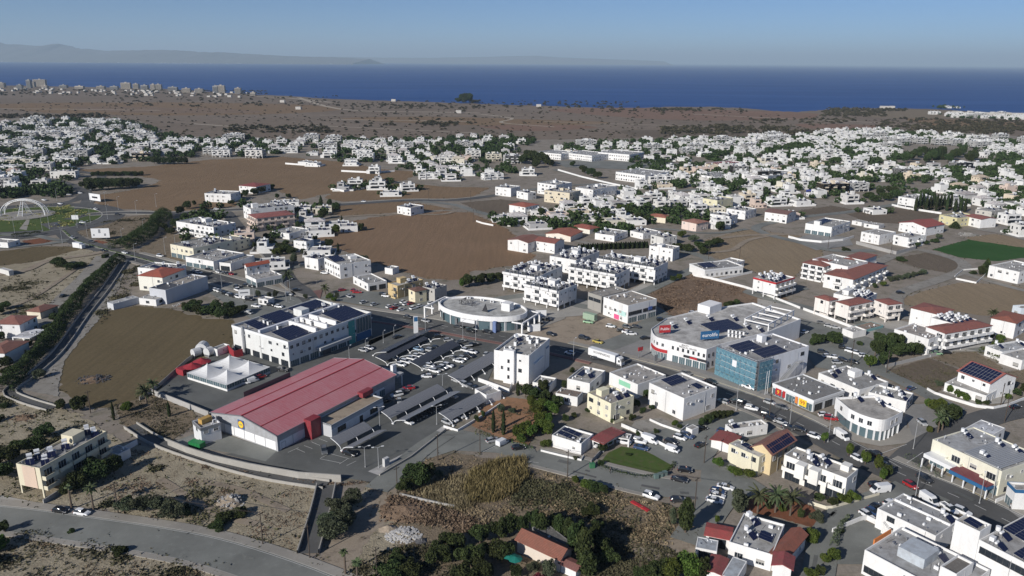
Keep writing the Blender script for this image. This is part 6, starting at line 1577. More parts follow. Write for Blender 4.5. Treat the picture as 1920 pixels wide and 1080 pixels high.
CARS={  # length, width, body stations, cabin stations, wheelbase half, wheel r
 'hatchback': (4.1,[(-2.02,.74,.35,.78,.68),(-1.9,.84,.28,.92,.74),(-.9,.86,.22,.95,.80),(.9,.86,.22,.93,.78),(1.7,.82,.25,.80,.70),(2.05,.66,.32,.62,.58)],[(-1.98,.70,.90,.95,.66),(-1.55,.74,.9,1.42,.60),(-.4,.76,.9,1.50,.62),(.25,.76,.9,1.42,.60),(1.0,.74,.88,.94,.70)],1.27,.31),
 'saloon': (4.6,[(-2.28,.72,.35,.86,.66),(-2.1,.84,.28,.96,.74),(-1.3,.88,.22,.96,.80),(1.0,.88,.22,.93,.78),(1.95,.84,.25,.80,.70),(2.3,.68,.32,.62,.58)],[(-1.75,.70,.93,.98,.66),(-1.05,.74,.9,1.38,.58),(-.2,.76,.9,1.44,.60),(.35,.76,.9,1.38,.58),(1.15,.74,.88,.94,.70)],1.36,.32),
 'suv': (4.5,[(-2.2,.80,.40,.95,.76),(-2.08,.88,.32,1.06,.80),(-.9,.92,.28,1.08,.84),(1.0,.92,.28,1.05,.84),(1.95,.88,.32,.95,.78),(2.25,.74,.38,.74,.66)],[(-2.15,.78,1.03,1.08,.74),(-1.85,.80,1.0,1.62,.66),(-.4,.82,1.0,1.70,.68),(.2,.82,1.0,1.62,.66),(1.05,.80,.98,1.06,.76)],1.34,.36)}
def wheel_me(r=.32, w=.2):
 def f():
  mb=MB();mb.tube((0,-w / 2,0),(0, w / 2,0), r, n=12, mi=0);mb.tube((0,-w / 2 - .01,0),(0, w / 2 + .01,0), r * .6, n=8, mi=1);return mb.mesh('wheel',['rubber','steel_grey'])
 return shared(('wheel', r, w), f)
def car_cap(st):
 mb=MB();a, b_=st[1], st[3];i=0
 z=lambda q: q[3] + .012
 rows=[(st[1][0] + .02, st[1][4] * .97, st[1][3] + .012),(st[2][0], st[2][4] * .98, st[2][3] + .012),(st[3][0] - .02, st[3][4] * .97, st[3][3] + .012)]
 for k in range(2):
  (x0, w0, z0),(x1, w1, z1)=rows[k], rows[k + 1];mb.slab((x0,-w0, z0),(x1,-w1, z1),(x1, w1, z1),(x0, w0, z0),.03)
 for s in (-1,1):   # door pillars
  mb.slab((-.45, s * .78 - .02,.95),(-.36, s * .78 - .02,.95),(-.38, s * .66 + .0,1.45),(-.46, s * .66,1.45),.02) if s < 0 else mb.slab((-.46, s * .66,1.45),(-.38, s * .66,1.45),(-.36, s * .79,.95),(-.45, s * .79,.95),.02)
 return mb
def lights_mb(L, w, z0, z1, front=True):
 mb=MB();x=L / 2 - .16 if front else -L / 2 + .02
 for s in (-1,1): mb.box(x, x + .14, min(s * w * .55, s * w * .95), max(s * w * .55, s * w * .95), z0, z1)
 return mb
NC=[0]
def car(px, py, dx, dy, colour='white', kind='hatchback', place='on the street', group=None, near=None):
 x, y=G(px, py, .6);a=G(px - dx, py - dy, .6);c=G(px + dx, py + dy, .6);ang=math.atan2(c[1] - a[1], c[0] - a[0])
 NC[0] += 1;near=(py > 690) if near is None else near;cl=CC[colour]
 if kind in CARS:
  L, bs, cs, wb, wr=CARS[kind]
  def fb(): mb=MB();lathe_section(mb, bs);return mb.mesh('body',['car_paint'],False)
  def fc(): mb=MB();lathe_section(mb, cs);return mb.mesh('cabin_glass',['glass_dark'])
  def fr(): return car_cap(cs).mesh('roof',['car_paint'])
  def fhl(): return lights_mb(L, .85,.62,.76).mesh('headlight',['lamp_clear'])
  def ftl(): return lights_mb(L, .85,.75,.9,False).mesh('tail_light',['lamp_red'])
  if near:
   e=thing('parked_car',(x, y, .22), ang)
   ob('body', shared(('cb', kind), fb), e, col=cl);ob('cabin_glass', shared(('cc', kind), fc), e);ob('roof', shared(('cr', kind), fr), e, col=cl)
   ob('headlight', shared(('hl', kind), fhl), e);ob('tail_light', shared(('tl', kind), ftl), e)
   for sx in (-1,1):
    for sy in (-1,1): ob('wheel', wheel_me(wr), e, (sx * wb, sy * .76, wr))
  else:
   def fm():
    mb=MB();lathe_section(mb, bs, 0);lathe_section(mb, cs, 1);q=car_cap(cs);q.m=[0] * len(q.f);mb.add(q)
    for sx in (-1,1):
     for sy in (-1,1): mb.tube((sx * wb, sy * .76 - .11, wr),(sx * wb, sy * .76 + .11, wr), wr, n=8, mi=2)
    return mb.mesh('parked_car',['car_paint','glass_dark','rubber'])
   e=ob('parked_car', shared(('cm', kind), fm), None, (x, y, .2), ang, cl)
 else:
  e=thing('parked_' + kind, (x, y, .22), ang)
  if kind in ('van','small_van'):
   k=1.0 if kind=='van' else .78
   def fv():
    mb=MB();lathe_section(mb, [(-2.7 * k, .9,.35,2.2 * k, .82),(-2.6 * k, .95,.3,2.35 * k, .84),(.9 * k, .96,.3,2.4 * k, .84),(1.5 * k, .95,.3,2.1 * k, .78)]);lathe_section(mb, [(1.5 * k + .002,.95,.3,1.35 * k, .85),(2.2 * k, .92,.3,1.1 * k, .8),(2.65 * k, .78,.35,.85,.66)]);return mb.mesh('body',['car_paint'])
   def fg():
    mb=MB();mb.slab((1.52 * k, -.78,2.05 * k),(2.12 * k, -.8,1.18 * k),(2.12 * k, .8,1.18 * k),(1.52 * k, .78,2.05 * k),.04)
    for s in (-1,1): mb.box(.75 * k, 1.5 * k, s * .93 - .02, s * .93 + .02,1.35 * k, 1.9 * k)
    return mb.mesh('cabin_glass',['glass_dark'])
   ob('body', shared(('vb', k), fv), e, col=cl);ob('cabin_glass', shared(('vg', k), fg), e)
   for sx in (-1.7 * k, 1.75 * k):
    for sy in (-1,1): ob('wheel', wheel_me(.36), e, (sx, sy * .82,.36))
  elif kind=='pickup':
   def fp():
    mb=MB();lathe_section(mb, [(-2.5,.86,.4,.98,.82),(-.7,.88,.35,1.0,.84),(1.5,.88,.35,1.0,.82),(2.4,.78,.4,.85,.7)])
    return mb.mesh('body',['car_paint'])
   def fp2():
    mb=MB();mb.box(-2.4,-.75,-.72,.72,1.0,1.03,1)
    for s in (-1,1): mb.box(-2.5,-.7, s * .8 - .04, s * .8 + .04,.98,1.22,0)
    mb.box(-2.52,-2.44,-.8,.8,.9,1.22,0);return mb.mesh('bed',['car_paint','steel_grey'])
   def fp3(): mb=MB();lathe_section(mb, [(-.65,.78,.98,1.02,.76),(-.5,.78,.98,1.6,.64),(.5,.78,.98,1.62,.64),(1.2,.76,.96,1.0,.74)]);return mb.mesh('cabin_glass',['glass_dark'])
   def fp4(): mb=MB();mb.box(-.48,.5,-.63,.63,1.6,1.66);return mb.mesh('roof',['car_paint'])
   ob('body', shared('pb', fp), e, col=cl);ob('bed', shared('pbed', fp2), e, col=cl);ob('cabin_glass', shared('pg', fp3), e);ob('roof', shared('pr', fp4), e, col=cl)
   for sx in (-1.5,1.6):
    for sy in (-1,1): ob('wheel', wheel_me(.37), e, (sx, sy * .8,.37))
 nm={'suv': 'SUV','van': 'van','small_van': 'small van','pickup': 'pickup truck','hatchback': 'hatchback','saloon': 'saloon car'}[kind]
 auto(e, f'{colour} {nm}', f'{colour} {nm}s', place, 'van' if 'van' in kind else 'pickup' if kind=='pickup' else 'car', group or 'cars ' + place)
 OCC.append((x, y, 2.5, ang, 2.4,1.1))
 return e
rv=random.Random(77)
def cars(place, lst, group=None):
 for c in lst: car(*c[:4], *(c[4:]), place=place, group=group)
cars('on the lower road beside the palms',[(114,958,10,1.5,'black','hatchback'),(154,962,10,1.5,'white','hatchback')])
cars('in front of the supermarket',[(608,846,1,6,'grey','suv'),(656,851,10,3,'black','saloon'),(744,741,-9,2,'white','suv'),(749,753,1,6,'silver','hatchback'),(722,752,9,-3,'dark','hatchback'),(756,734,9,-2,'grey','hatchback'),(766,728,-9,1,'red','saloon'),(800,706,-9,0,'white','hatchback')])
cars('in the inner rows of the supermarket car park',[(752,684,9,2,'white','hatchback'),(761,679,9,2,'white','suv'),(773,673.5,9,2,'white','suv'),(782,668,9,2,'white','hatchback'),(739,674,9,2,'dark','hatchback'),(794,663,9,2,'silver','hatchback'),(808,658,9,2,'silver','suv'),(819,654,9,2,'black','suv'),(784,655,9,2,'pale blue','saloon'),(800,692,9,2,'silver','hatchback'),(806,686,9,2,'white','hatchback'),(816,696,9,2,'white','hatchback'),(825,692,9,2,'grey','saloon'),(831,689,9,2,'white','hatchback'),(840,686,9,2,'white','suv'),(860,677,9,2,'white','saloon'),(868,672,9,2,'silver','hatchback'),(852,672,9,2,'grey','hatchback'),(879,668,9,2,'dark','suv'),(873,657,9,2,'white','hatchback'),(885,660,9,2,'white','saloon'),(889,647,9,-2,'black','suv'),(865,641,9,-2,'grey','saloon'),(841,638,9,-1,'silver','hatchback'),(822,631,9,-1,'black','hatchback'),(912,664,4,-4,'silver','hatchback'),(867,690,5,-4,'dark','hatchback')],'cars in the supermarket car park')
cars('by the grey ramp of the white block',[(872,722,6,3,'silver','suv'),(883,726,6,3,'grey','hatchback'),(894,730,6,3,'black','hatchback'),(856,714,9,3,'silver','hatchback')])
cars('under the longest gull-wing carport',[(766,792,7,3,'white','hatchback'),(778,785,7,3,'black','hatchback'),(790,779,7,3,'dark','hatchback'),(803,771,7,3,'black','saloon'),(816,763,7,3,'dark','hatchback'),(828,756,7,3,'grey','hatchback'),(849,743,7,3,'silver','hatchback')])
cars('under the half-round carport by the park wall',[(838,792,7,3,'silver','hatchback'),(849,787,7,3,'white','hatchback'),(862,780,7,3,'silver','hatchback'),(876,772,7,3,'black','hatchback'),(890,764,7,3,'grey','hatchback')])
cars('on the exit road behind the supermarket',[(681,657,8,2,'silver','hatchback'),(692,653,8,2,'white','hatchback'),(745,632,9,-3,'dark','saloon'),(531,694,9,1,'black','suv')])
cars('beside the marquee',[(459,718,8,-1,'white','hatchback'),(474,714,8,-2,'white','small_van'),(489,707,8,-2,'red','hatchback')])
cars('driving on the main road',[(798,602,8,2,'silver','hatchback'),(860,613,8,1.5,'dark','saloon'),(883,612+9,8,2,'black','hatchback'),(913,622,8,2,'black','saloon'),(765,595,8,1,'dark','hatchback'),(1068,662,-8,-1.5,'white','hatchback'),(1120,672,8,1,'dark','hatchback'),(1286,700,9,3,'grey','saloon'),(1333,716,9,3,'black','saloon'),(1356,753,-9,-3,'silver','hatchback'),(1382,754,-9,-2,'black','suv'),(1409,766,9,2,'white','suv'),(1463,791,9,3,'silver','saloon'),(1443,755,9,3,'silver','hatchback'),(1466,764,9,3,'grey','saloon'),(1707,910,9,5,'red','hatchback'),(1733,899,9,5,'dark','suv'),(1660,873,9,4,'grey','saloon'),(1636,850,-8,-5,'black','suv'),(1608,860,8,4,'white','hatchback')],'cars on the main road')
cars('parked in a row along the main road near the ochre house',[(1439,779,9,2,'black','suv'),(1445,787,9,3,'black','hatchback'),(1478,802,9,2,'dark','hatchback'),(1496,805,9,2,'black','saloon'),(1526,818,9,3,'white','hatchback'),(1356,810,9,3,'blue','hatchback')])
cars('outside the rounded corner building',[(1546,778,9,0,'white','hatchback'),(1558,785,9,1,'red','suv'),(1587,793,6,4,'white','small_van'),(1729,793,5,4,'silver','hatchback'),(1578,819,8,5,'white','van')])
cars('on the open forecourt near the lawn',[(1275,821,9,3,'white','hatchback'),(1288,818,9,3,'blue','suv'),(1313,835,9,-4,'black','hatchback'),(1261,844,9,3,'white','small_van'),(1258,829,9,3,'black','hatchback'),(1202,840,9,2,'blue','saloon'),(1199,828,9,2,'white','suv'),(1219,827,9,3,'white','van'),(1170,829,9,2,'white','suv'),(1122,834,-6,3,'white','hatchback'),(1314,804,9,-1,'black','hatchback')])
cars('in the cul-de-sac by the small park',[(923,826,8,-2,'silver','hatchback'),(942,831,8,-4,'white','small_van'),(972,840,8,-1,'black','hatchback')])
cars('on the cross street below the lawn',[(1284,882,9,1,'black','hatchback'),(1274,900,9,2,'black','saloon'),(1221,931,9,3,'white','suv'),(1271,938,9,0,'dark','hatchback')])
cars('in the tight row beside the dark tree and palms',[(1360,914,9,2,'white','saloon'),(1346,922,9,2,'blue','hatchback'),(1345,930,9,2,'white','hatchback'),(1340,939,9,2,'white','saloon')])
cars('near the entrance of the right-hand lane',[(1650,920,-9,1,'white','van'),(1644,911,9,0,'black','suv'),(1642,950,8,-3,'black','hatchback'),(1669,943,8,-3,'white','hatchback'),(1625,966,8,5,'white','hatchback'),(1637,961,8,5,'blue','hatchback')])
cars('parked along the main road beside the big store',[(1742,940,9,6,'white','van'),(1780,955,9,6,'white','pickup'),(1804,960,9,4,'white','suv')])
cars('in the yard behind the shopping centre',[(1552,668,9,0,'white','hatchback'),(1582,652,9,1,'black','hatchback'),(1595,659,8,2,'white','suv'),(1606,662,8,2,'white','hatchback'),(1620,667,8,0,'white','hatchback'),(1566,670,9,1,'white','saloon'),(1580,675,9,2,'black','hatchback'),(1600,679,8,2,'dark','hatchback'),(1509,623,8,-2,'white','hatchback'),(1540,605,8,1,'grey','hatchback'),(1554,611,8,1,'silver','hatchback'),(1566,614,8,1,'silver','saloon'),(1542,660,8,1,'dark','hatchback'),(1570,680,8,0,'silver','hatchback')])
cars('on the gravel square and the shop lane',[(984,615,5,-3,'black','hatchback'),(1010,604,8,1,'black','saloon'),(1026,599,8,1,'black','saloon'),(1033,627,8,2,'dark','hatchback'),(1094,634,8,2,'dark','suv'),(1121,641,8,2,'yellow','saloon'),(1103,604,8,1,'green','saloon'),(1145,612,8,1,'white','hatchback'),(1165,620,8,1,'black','hatchback'),(1176,623,8,1,'white','saloon'),(1184,626,8,0,'white','saloon'),(1175,613,8,2,'grey','hatchback'),(1193,613,8,1,'dark','hatchback'),(1210,634,8,-1,'black','saloon'),(1240,600,8,0,'black','suv'),(1300,587,8,0,'white','hatchback')])
cars('below the blue scaffold netting',[(1368,708,9,3,'yellow','hatchback'),(1404,727,9,3,'white','pickup')])
cars('in the shop car park by the ochre house',[(655,556,7,3,'silver','hatchback'),(682,567,7,-2,'silver','hatchback'),(702,571,7,-2,'silver','hatchback'),(731,575,7,-2,'white','hatchback'),(739,578,7,-2,'red','hatchback'),(752,581,7,-2,'white','hatchback'),(744,573,7,-2,'silver','hatchback'),(757,566,7,-2,'white','hatchback'),(762,570,7,-2,'white','hatchback'),(770,569,7,-2,'red','hatchback'),(776,578,7,-2,'white','suv'),(788,574,7,-2,'white','hatchback'),(809,568,7,-2,'white','hatchback'),(723,555,7,1,'white','hatchback'),(642,544,6,-1,'red','hatchback'),(665,545,6,0,'red','hatchback'),(670,548,6,0,'red','saloon'),(718,552,7,1,'black','hatchback')],'cars in the shop car park')
cars('in the row on the left gravel car park',[(404,544,6,2,'white','hatchback'),(410,546,6,2,'white','hatchback'),(416,548,6,2,'grey','hatchback'),(422,551,6,2,'black','hatchback'),(430,553,6,2,'silver','hatchback'),(436,555,6,2,'black','suv'),(446,557,6,2,'white','suv'),(458,559,6,1,'white','small_van'),(468,562,8,1,'black','suv'),(446,544,7,2,'white','suv'),(480,574,7,1,'white','saloon'),(523,575,7,1,'white','hatchback'),(508,572,7,1,'black','hatchback'),(466,587,7,1,'silver','small_van'),(445,538,7,1,'black','hatchback'),(462,536,7,1,'dark','hatchback'),(470,537,7,1,'black','hatchback')],'cars on the left car park')
cars('on the roads near the palm corner',[(373,511,7,1,'white','hatchback'),(364,508,7,1,'silver','hatchback'),(409,510,5,2,'white','hatchback'),(414,511,5,2,'grey','hatchback'),(420,512,5,2,'black','hatchback'),(426,513,5,2,'dark','hatchback'),(433,514,5,2,'red','hatchback'),(556,544,7,-1,'black','hatchback'),(542,552,7,1,'silver','hatchback'),(527,490,7,0,'black','hatchback'),(569,498,7,0,'dark','hatchback'),(608,512,7,1,'white','hatchback'),(392,505,6,1,'black','saloon')])
cars('on the road toward the roundabout',[(83,375,7,1,'white','saloon'),(113,382,7,1,'white','saloon'),(179,392,7,2,'white','hatchback'),(220,402,6,1,'black','hatchback'),(155,417,6,0,'white','hatchback'),(148,421,5,0,'dark','hatchback'),(136,446,5,2,'silver','hatchback'),(172,453,7,1,'dark','saloon'),(193,470,7,2,'black','saloon'),(234,474,7,2,'white','saloon'),(300,480,7,1,'white','suv'),(118,555,5,-3,'dark','saloon'),(108,422,7,0,'dark','hatchback'),(406,392,6,0,'white','hatchback'),(682,378,6,0,'white','hatchback'),(150,362,6,0,'white','hatchback'),(130,365,6,0,'silver','hatchback')],'cars near the roundabout')
cars('on the lane by the holiday apartments',[(1688,549,7,0,'black','hatchback'),(1757,663,7,0,'green','hatchback'),(1774,661,7,0,'black','hatchback'),(1708,729,5,-2,'blue','hatchback'),(1904,764,9,-2,'black','hatchback'),(1590,603,6,1,'black','hatchback')])
# the articulated lorry
x, y=G(1128,672,2.0);c=G(1158,679,2.0);x, y=G(1137,678,.3);ang=math.atan2(G(1180,690)[1] - G(1100,665)[1], G(1180,690)[0] - G(1100,665)[0])
x, y=G(1136,677,.3);e=thing('articulated_lorry',(x, y, .24), ang, 'white articulated lorry with a long box trailer turning on the main road','lorry')
mb=MB();mb.box(-7.6,5.0,-1.27,1.27,1.15,3.95);om('trailer',mb,['tank_white'], e)
mb=MB();mb.box(-7.4,5.6,-.5,.5,.75,1.145);mb.box(-4.5,-4.3,-1.2,1.2,.5,1.14);om('chassis',mb,['frame_dark'], e)
mb=MB();lathe_section(mb, [(5.6,1.22,.6,3.4,1.15),(6.3,1.24,.5,3.55,1.12),(7.2,1.24,.45,3.0,1.14),(7.75,1.2,.45,1.6,1.15)]);om('cab',mb,['tank_white'], e)
mb=MB();mb.slab((7.23,-1.08,2.92),(7.72,-1.08,1.75),(7.72,1.08,1.75),(7.23,1.08,2.92),.05);[mb.box(6.4,7.15, s * 1.22 - .03, s * 1.22 + .03,1.7,2.6) for s in (-1,1)];om('cab_glass',mb,['glass_dark'], e)
for sx in (-6.3,-5.0,-3.7,5.9,7.0 - .2 - .6 + .5):
 for sy in (-1,1): ob('wheel', wheel_me(.5,.3), e, (sx if sx != 6.7 else 6.9, sy * 1.05,.5))
text('KOUMPARDAS', e, (-1.2,-1.31,2.9),(PI / 2,0,0),1.15,'letter_dark',.02)
# green container truck on the gravel square
x, y=G(1106,601);mb=MB();mb.box(-3,3,-1.2,1.2,.8,3.2);mb.box(-3.2,3.3,-1.0,1.0,.4,.8);[mb.box(-3 + k * .75,-2.9 + k * .75,-1.26,-1.2,.8,3.2) for k in range(9)]
om('box_container',mb,['painted'], None, (x, y, .2),-.7,(.30,.40,.30), label='pale green box container beside the turquoise banner shop', cat='container')
x, y=G(148,466);mb=MB();mb.box(-3.5,2.5,-1.3,1.3,.6,3.6);mb.box(2.6,4.2,-1.2,1.2,.5,2.8);om('box_truck',mb,['tank_white'], None, (x, y, .1),-.4, label='white box truck parked at the farm lane junction', cat='truck')
x, y=G(1525,363);mb=MB();mb.box(-6,6,-1.25,1.25,.4,3.1);mb.box(-5.8,5.8,-1.28,-1.251,1.6,2.6,1);om('blue_bus',mb,['painted','glass_dark'], None, (x, y, .1),-.2,(.03,.05,.35), label='blue bus parked on a far brown lot', cat='bus')
# bins
for k, (px, py) in enumerate([(1230,899),(1238,896),(1246,893)]):
 x, y=G(px, py);mb=MB();mb.box(-.6,.6,-.5,.5,.15,1.15);mb.box(-.65,.65,-.55,.5,1.153,1.28);om('wheeled_bin',mb,['painted'], None, (x, y, .3),.3,(.12,.18,.17), label=['left','middle','right'][k] + ' one of three grey green bins at the tip of the lawn', cat='bin', group='bins at the tip of the lawn')
x, y=G(1110,879);mb=MB();mb.box(-.7,.7,-.5,.5,.1,1.3);mb.box(-.75,.75,-.55,.55,1.303,1.45);om('wheeled_bin',mb,['painted'], None, (x, y, .3),.2,(.03,.16,.07), label='single dark green bin at the left corner of the lawn', cat='bin')
# rubble heaps
def heap(label, px, py, r, h, mat, seed, chunks=0, cmat=None):
 x, y=G(px, py);rr=random.Random(seed);mb=MB();n=14;rings=5
 for j in range(rings + 1):
  for k in range(n): a=2 * PI * k / n;q=r * (1 - j / rings) * rr.uniform(.85,1.12);mb.v.append((q * math.cos(a), q * math.sin(a) * .8,-.1+(h + .1)*(j / rings) ** 1.2 * rr.uniform(.85,1.1)))
 for j in range(rings):
  for k in range(n): k2=(k + 1) % n;mb.f.append((j * n + k, j * n + k2,(j + 1) * n + k2,(j + 1) * n + k));mb.m.append(0)
 for c in range(chunks):
  a=rr.uniform(0,6.28);q=r * rr.random() ** .5;s=rr.uniform(.12,.38);zz=max(.1, h * (1 - q / r) * .9);o=MB();o.box(-s, s, -s * .7, s * .7,-s * .5, s * .6,1);mb.add(o, (q * math.cos(a), q * math.sin(a) * .8, zz), rr.uniform(0,3))
 return om('rubble_heap',mb,[mat, cmat or mat], None, (x, y, 0), label=label, cat='rubble heap', kind='thing')
heap('tall pale earth heap in the waste ground by the lower road',432,942,4.2,2.6,'track_soil',1,60,'marble_rubble')
heap('smooth pale sand heap on the dirt track',728,993,3.2,1.3,'gravel_lot',2)
heap('heap of white and grey stone rubble beside the sand heap',756,1004,4.5,.9,'vacant_soil',3,260,'marble_rubble')
heap('black earth mound at the end of the stone rubble',789,1016,2.2,1.1,'frame_dark',4)
heap('long brown brush and earth bank above the dirt track',760,960,9,1.6,'brown_soil',5,120,'brown_soil')
heap('dark brush heap in the ploughed field corner',175,712,6,1.2,'brown_soil',6,90,'frame_dark')
heap('low brown earth heap on the canal bank',45,785,4,.9,'brown_soil',7,50,'brown_soil')
heap('stony debris heap beside the containers in the field',345,572,5,.9,'brown_soil',8,60,'marble_rubble')
heap('grey earth mounds at the end of the long block wall',1815,440,8,1.4,'grey_track',9,40,'marble_rubble')
heap('dark spoil heap on the dirt lot behind the shopping centre',1290,585,7,1.2,'brown_soil',10,60,'brown_soil')
# people
def person(px, py, az, shirt, trousers, label, z=.3):
 x, y=G(px, py);e=thing('person',(x, y, z), az, label, 'person', None)
 bm=bmesh.new()
 J=[((0,0,.98),.13),((0,0,1.2),.13),((0,0,1.42),.15),((0,0,1.54),.06),((0,.01,1.62),.095),((0,.01,1.72),.09),
         ((.19,0,1.42),.06),((.27,.02,1.16),.045),((.29,.10,.92),.035),((-.19,0,1.42),.06),((-.27,-.05,1.16),.045),((-.28,-.02,.90),.035),
         ((.1,0,.9),.1),((.13,.16,.5),.07),((.13,.12,.07),.045),((.13,.26,.04),.035),((-.1,0,.9),.1),((-.13,-.1,.5),.07),((-.13,-.28,.08),.045),((-.13,-.15,.04),.035)]
 E_=[(0,1),(1,2),(2,3),(3,4),(4,5),(2,6),(6,7),(7,8),(2,9),(9,10),(10,11),(0,12),(12,13),(13,14),(14,15),(0,16),(16,17),(17,18),(18,19)]
 me=bpy.data.meshes.new('body');me.from_pydata([j[0] for j in J], E_, [])
 o=ob('body', me, e);md=o.modifiers.new('skin','SKIN');sk=me.skin_vertices[0] if me.skin_vertices else None
 if not me.skin_vertices:
  bpy.context.view_layer.objects.active=o;
 bm.free()
 try:
  for v, j in zip(me.skin_vertices[0].data, J): v.radius=(j[1], j[1])
  me.skin_vertices[0].data[0].use_root=True
 except Exception: pass
 sb=o.modifiers.new('sub','SUBSURF');sb.levels=sb.render_levels=1
 me.materials.append(M['painted']);o.color=(*shirt, 1)
 dg=bpy.context.evaluated_depsgraph_get();ev=o.evaluated_get(dg);m2=bpy.data.meshes.new_from_object(ev)
 o.modifiers.clear();o.data=m2;m2.materials.clear()
 for mm in ('skin','painted','letter_dark'): m2.materials.append(M[mm])
 for p in m2.polygons:
  z_=p.center.z;p.material_index=0 if z_ > 1.5 or (abs(p.center.x) > .235 and z_ < 1.12 and z_ > .8) else 1 if z_ > .95 else 2
 mb=MB();mb.tube((0,0,1.71),(0,0,1.83),.105,.06,8);om('hair',mb,['pole_dark'], e)
 return e
person(1144,889,.6,(.05,.05,.06),(.05,.05,.07),'person in dark clothes walking on the cross street below the lawn hedge')
person(1286,885,2.0,(.5,.3,.25),(.1,.1,.12),'person in a pale top standing beside the black car by the lawn',.25)
person(800,709,1.0,(.6,.6,.6),(.1,.1,.12),'person standing beside the white car at the supermarket entrance',.25)
person(1893,957,1.0,(.6,.6,.6),(.3,.3,.3),'person in light clothes by the forecourt at the right edge',.3)
# parasols of the terracotta house garden, pool etc.
for k, (px, py) in enumerate([(955,1040),(966,1046)]):
 x, y=G(px, py, 2.2);mb=MB();mb.tube((0,0,0),(0,0,2.5),.04, n=5)
 for s in range(8): a0, a1=2 * PI * s / 8,2 * PI * (s + 1)/8;mb.poly([(1.7 * math.cos(a0),1.7 * math.sin(a0),2.0),(1.7 * math.cos(a1),1.7 * math.sin(a1),2.0),(0,0,2.6)],1)
 om('garden_parasol',mb,['steel_grey','teal'], None, (x, y, 0), label=['left','right'][k] + ' teal parasol in front of the terracotta roofed house', cat='parasol') if 'teal' in M else None
# ================================================================ VEGETATION
def leafquad(mb, c, s, rr, up=0.0, mi=0):
 n=Vector((rr.gauss(0,1), rr.gauss(0,1), rr.gauss(0,1) + up)).normalized();u=n.orthogonal().normalized();a=rr.uniform(0,6.28)
 w=n.cross(u);u, w=u * math.cos(a) + w * math.sin(a), w * math.cos(a) - u * math.sin(a)
 k=s * rr.uniform(.7,1.3);u *= k;w *= k * rr.uniform(.5,.9);c=Vector(c)
 mb.poly([c - u, c - w * .8, c + u, c + w], mi)
def crown_me(kind, seed):
 rr=random.Random(seed);mb=MB()
 if kind in ('broad','olive','bright','bush','red'):
  low=kind=='bush'
  H_=1.0;lobes=[]
  for k in range(11 if not low else 9):
   a=rr.uniform(0,6.28);q=rr.uniform(.1,.62);z=rr.uniform(.38,.80) if not low else rr.uniform(.22,.62)
   r=rr.uniform(.20,.36)*(1.1 - abs(z - .55));lobes.append((q * math.cos(a) * .85, q * math.sin(a) * .85, z, r))
  lobes.append((0,0,.62 if not low else .45,.36))
  for cx, cy, cz, r in lobes:
   for i in range(int(1150 * r)):
    d=Vector((rr.gauss(0,1), rr.gauss(0,1), rr.gauss(0,1))).normalized();q=r * rr.uniform(.72,1.05)
    p=(cx + d.x * q, cy + d.y * q, max(.05 if low else .16, cz + d.z * q * .85));leafquad(mb, p, .055 if kind != 'olive' else .045, rr, .6)
 elif kind=='cypress':
  for i in range(1500):
   z=rr.random() ** .9;R_=.5*(math.sin(min(1, z * 1.35 + .12) * PI) ** .6 if z < .55 else (1-(z - .55) / .45) ** .75)*(.85 + .3 * rr.random() * rr.random())
   a=rr.uniform(0,6.28);q=R_ * rr.uniform(.75,1.05);p=(q * math.cos(a), q * math.sin(a),.03 + z * .97)
   n=0;k=rr.uniform(.06,.11);c=Vector(p);u=Vector((-math.sin(a), math.cos(a),0)) * k;w=Vector((math.cos(a) * .25, math.sin(a) * .25,.22))*(k * 1.3 / .25) * .25
   mb.poly([c - u, c - w, c + u, c + w])
 elif kind=='conifer':
  for i in range(1900):
   z=rr.random();R_=.5*(1 - z) ** .7*(.7 + .5 * math.sin(z * 40 + rr.uniform(-.8,.8)) ** 2);a=rr.uniform(0,6.28);q=R_ * rr.uniform(.6,1.05);leafquad(mb, (q * math.cos(a), q * math.sin(a),.06 + z * .93),.05, rr)
 elif kind=='poplar':
  for i in range(1800):
   z=rr.random();R_=.5 * math.sin((z * .92 + .06) * PI) ** .5 * rr.uniform(.5,1.1);a=rr.uniform(0,6.28);q=R_ * rr.uniform(.55,1.0);leafquad(mb, (q * math.cos(a), q * math.sin(a),.15 + z * .85),.06, rr)
 return mb
LEAF={'broad': 'leaf_broad','olive': 'leaf_olive','bright': 'leaf_bright','bush': 'leaf_broad','cypress': 'leaf_cypress','conifer': 'leaf_broad','poplar': 'leaf_broad','red': 'leaf_red'}
def crown(kind, v): return shared(('crown', kind, v), lambda: crown_me(kind, hash((len(kind), v)) % 1000 + v * 13 + len(kind)).mesh('crown',[LEAF[kind]]))
def trunk_me(v, ht=.6):
 def f():
  rr=random.Random(v + 40);mb=MB();mb.tube((0,0,0),(.02,.01, ht * .6),.045,.032,7)
  for k in range(5):
   a=k * 1.3 + rr.uniform(-.3,.3);mb.tube((.02,.01, ht * .5),(.28 * math.cos(a),.28 * math.sin(a), ht * rr.uniform(.9,1.15)),.022,.01,5)
  return mb.mesh('trunk',['bark'])
 return shared(('trunk', v, ht), f)
KIND={'broad': ('dark green tree','dark green trees','broadleaf_tree','tree'),'olive': ('grey-green tree','grey-green trees','olive_tree','tree'),'bright': ('bright green tree','bright green trees','leafy_tree','tree'),
  'bush': ('round green bush','round green bushes','bush','bush'),'cypress': ('slim dark cypress','slim dark cypresses','cypress_tree','tree'),'conifer': ('tall pointed conifer','tall pointed conifers','conifer_tree','tree'),'poplar': ('tall narrow poplar','tall narrow poplars','poplar_tree','tree'),'red': ('red flowering shrub','red flowering shrubs','flowering_shrub','shrub'),'palm': ('date palm','date palms','palm_tree','palm')}
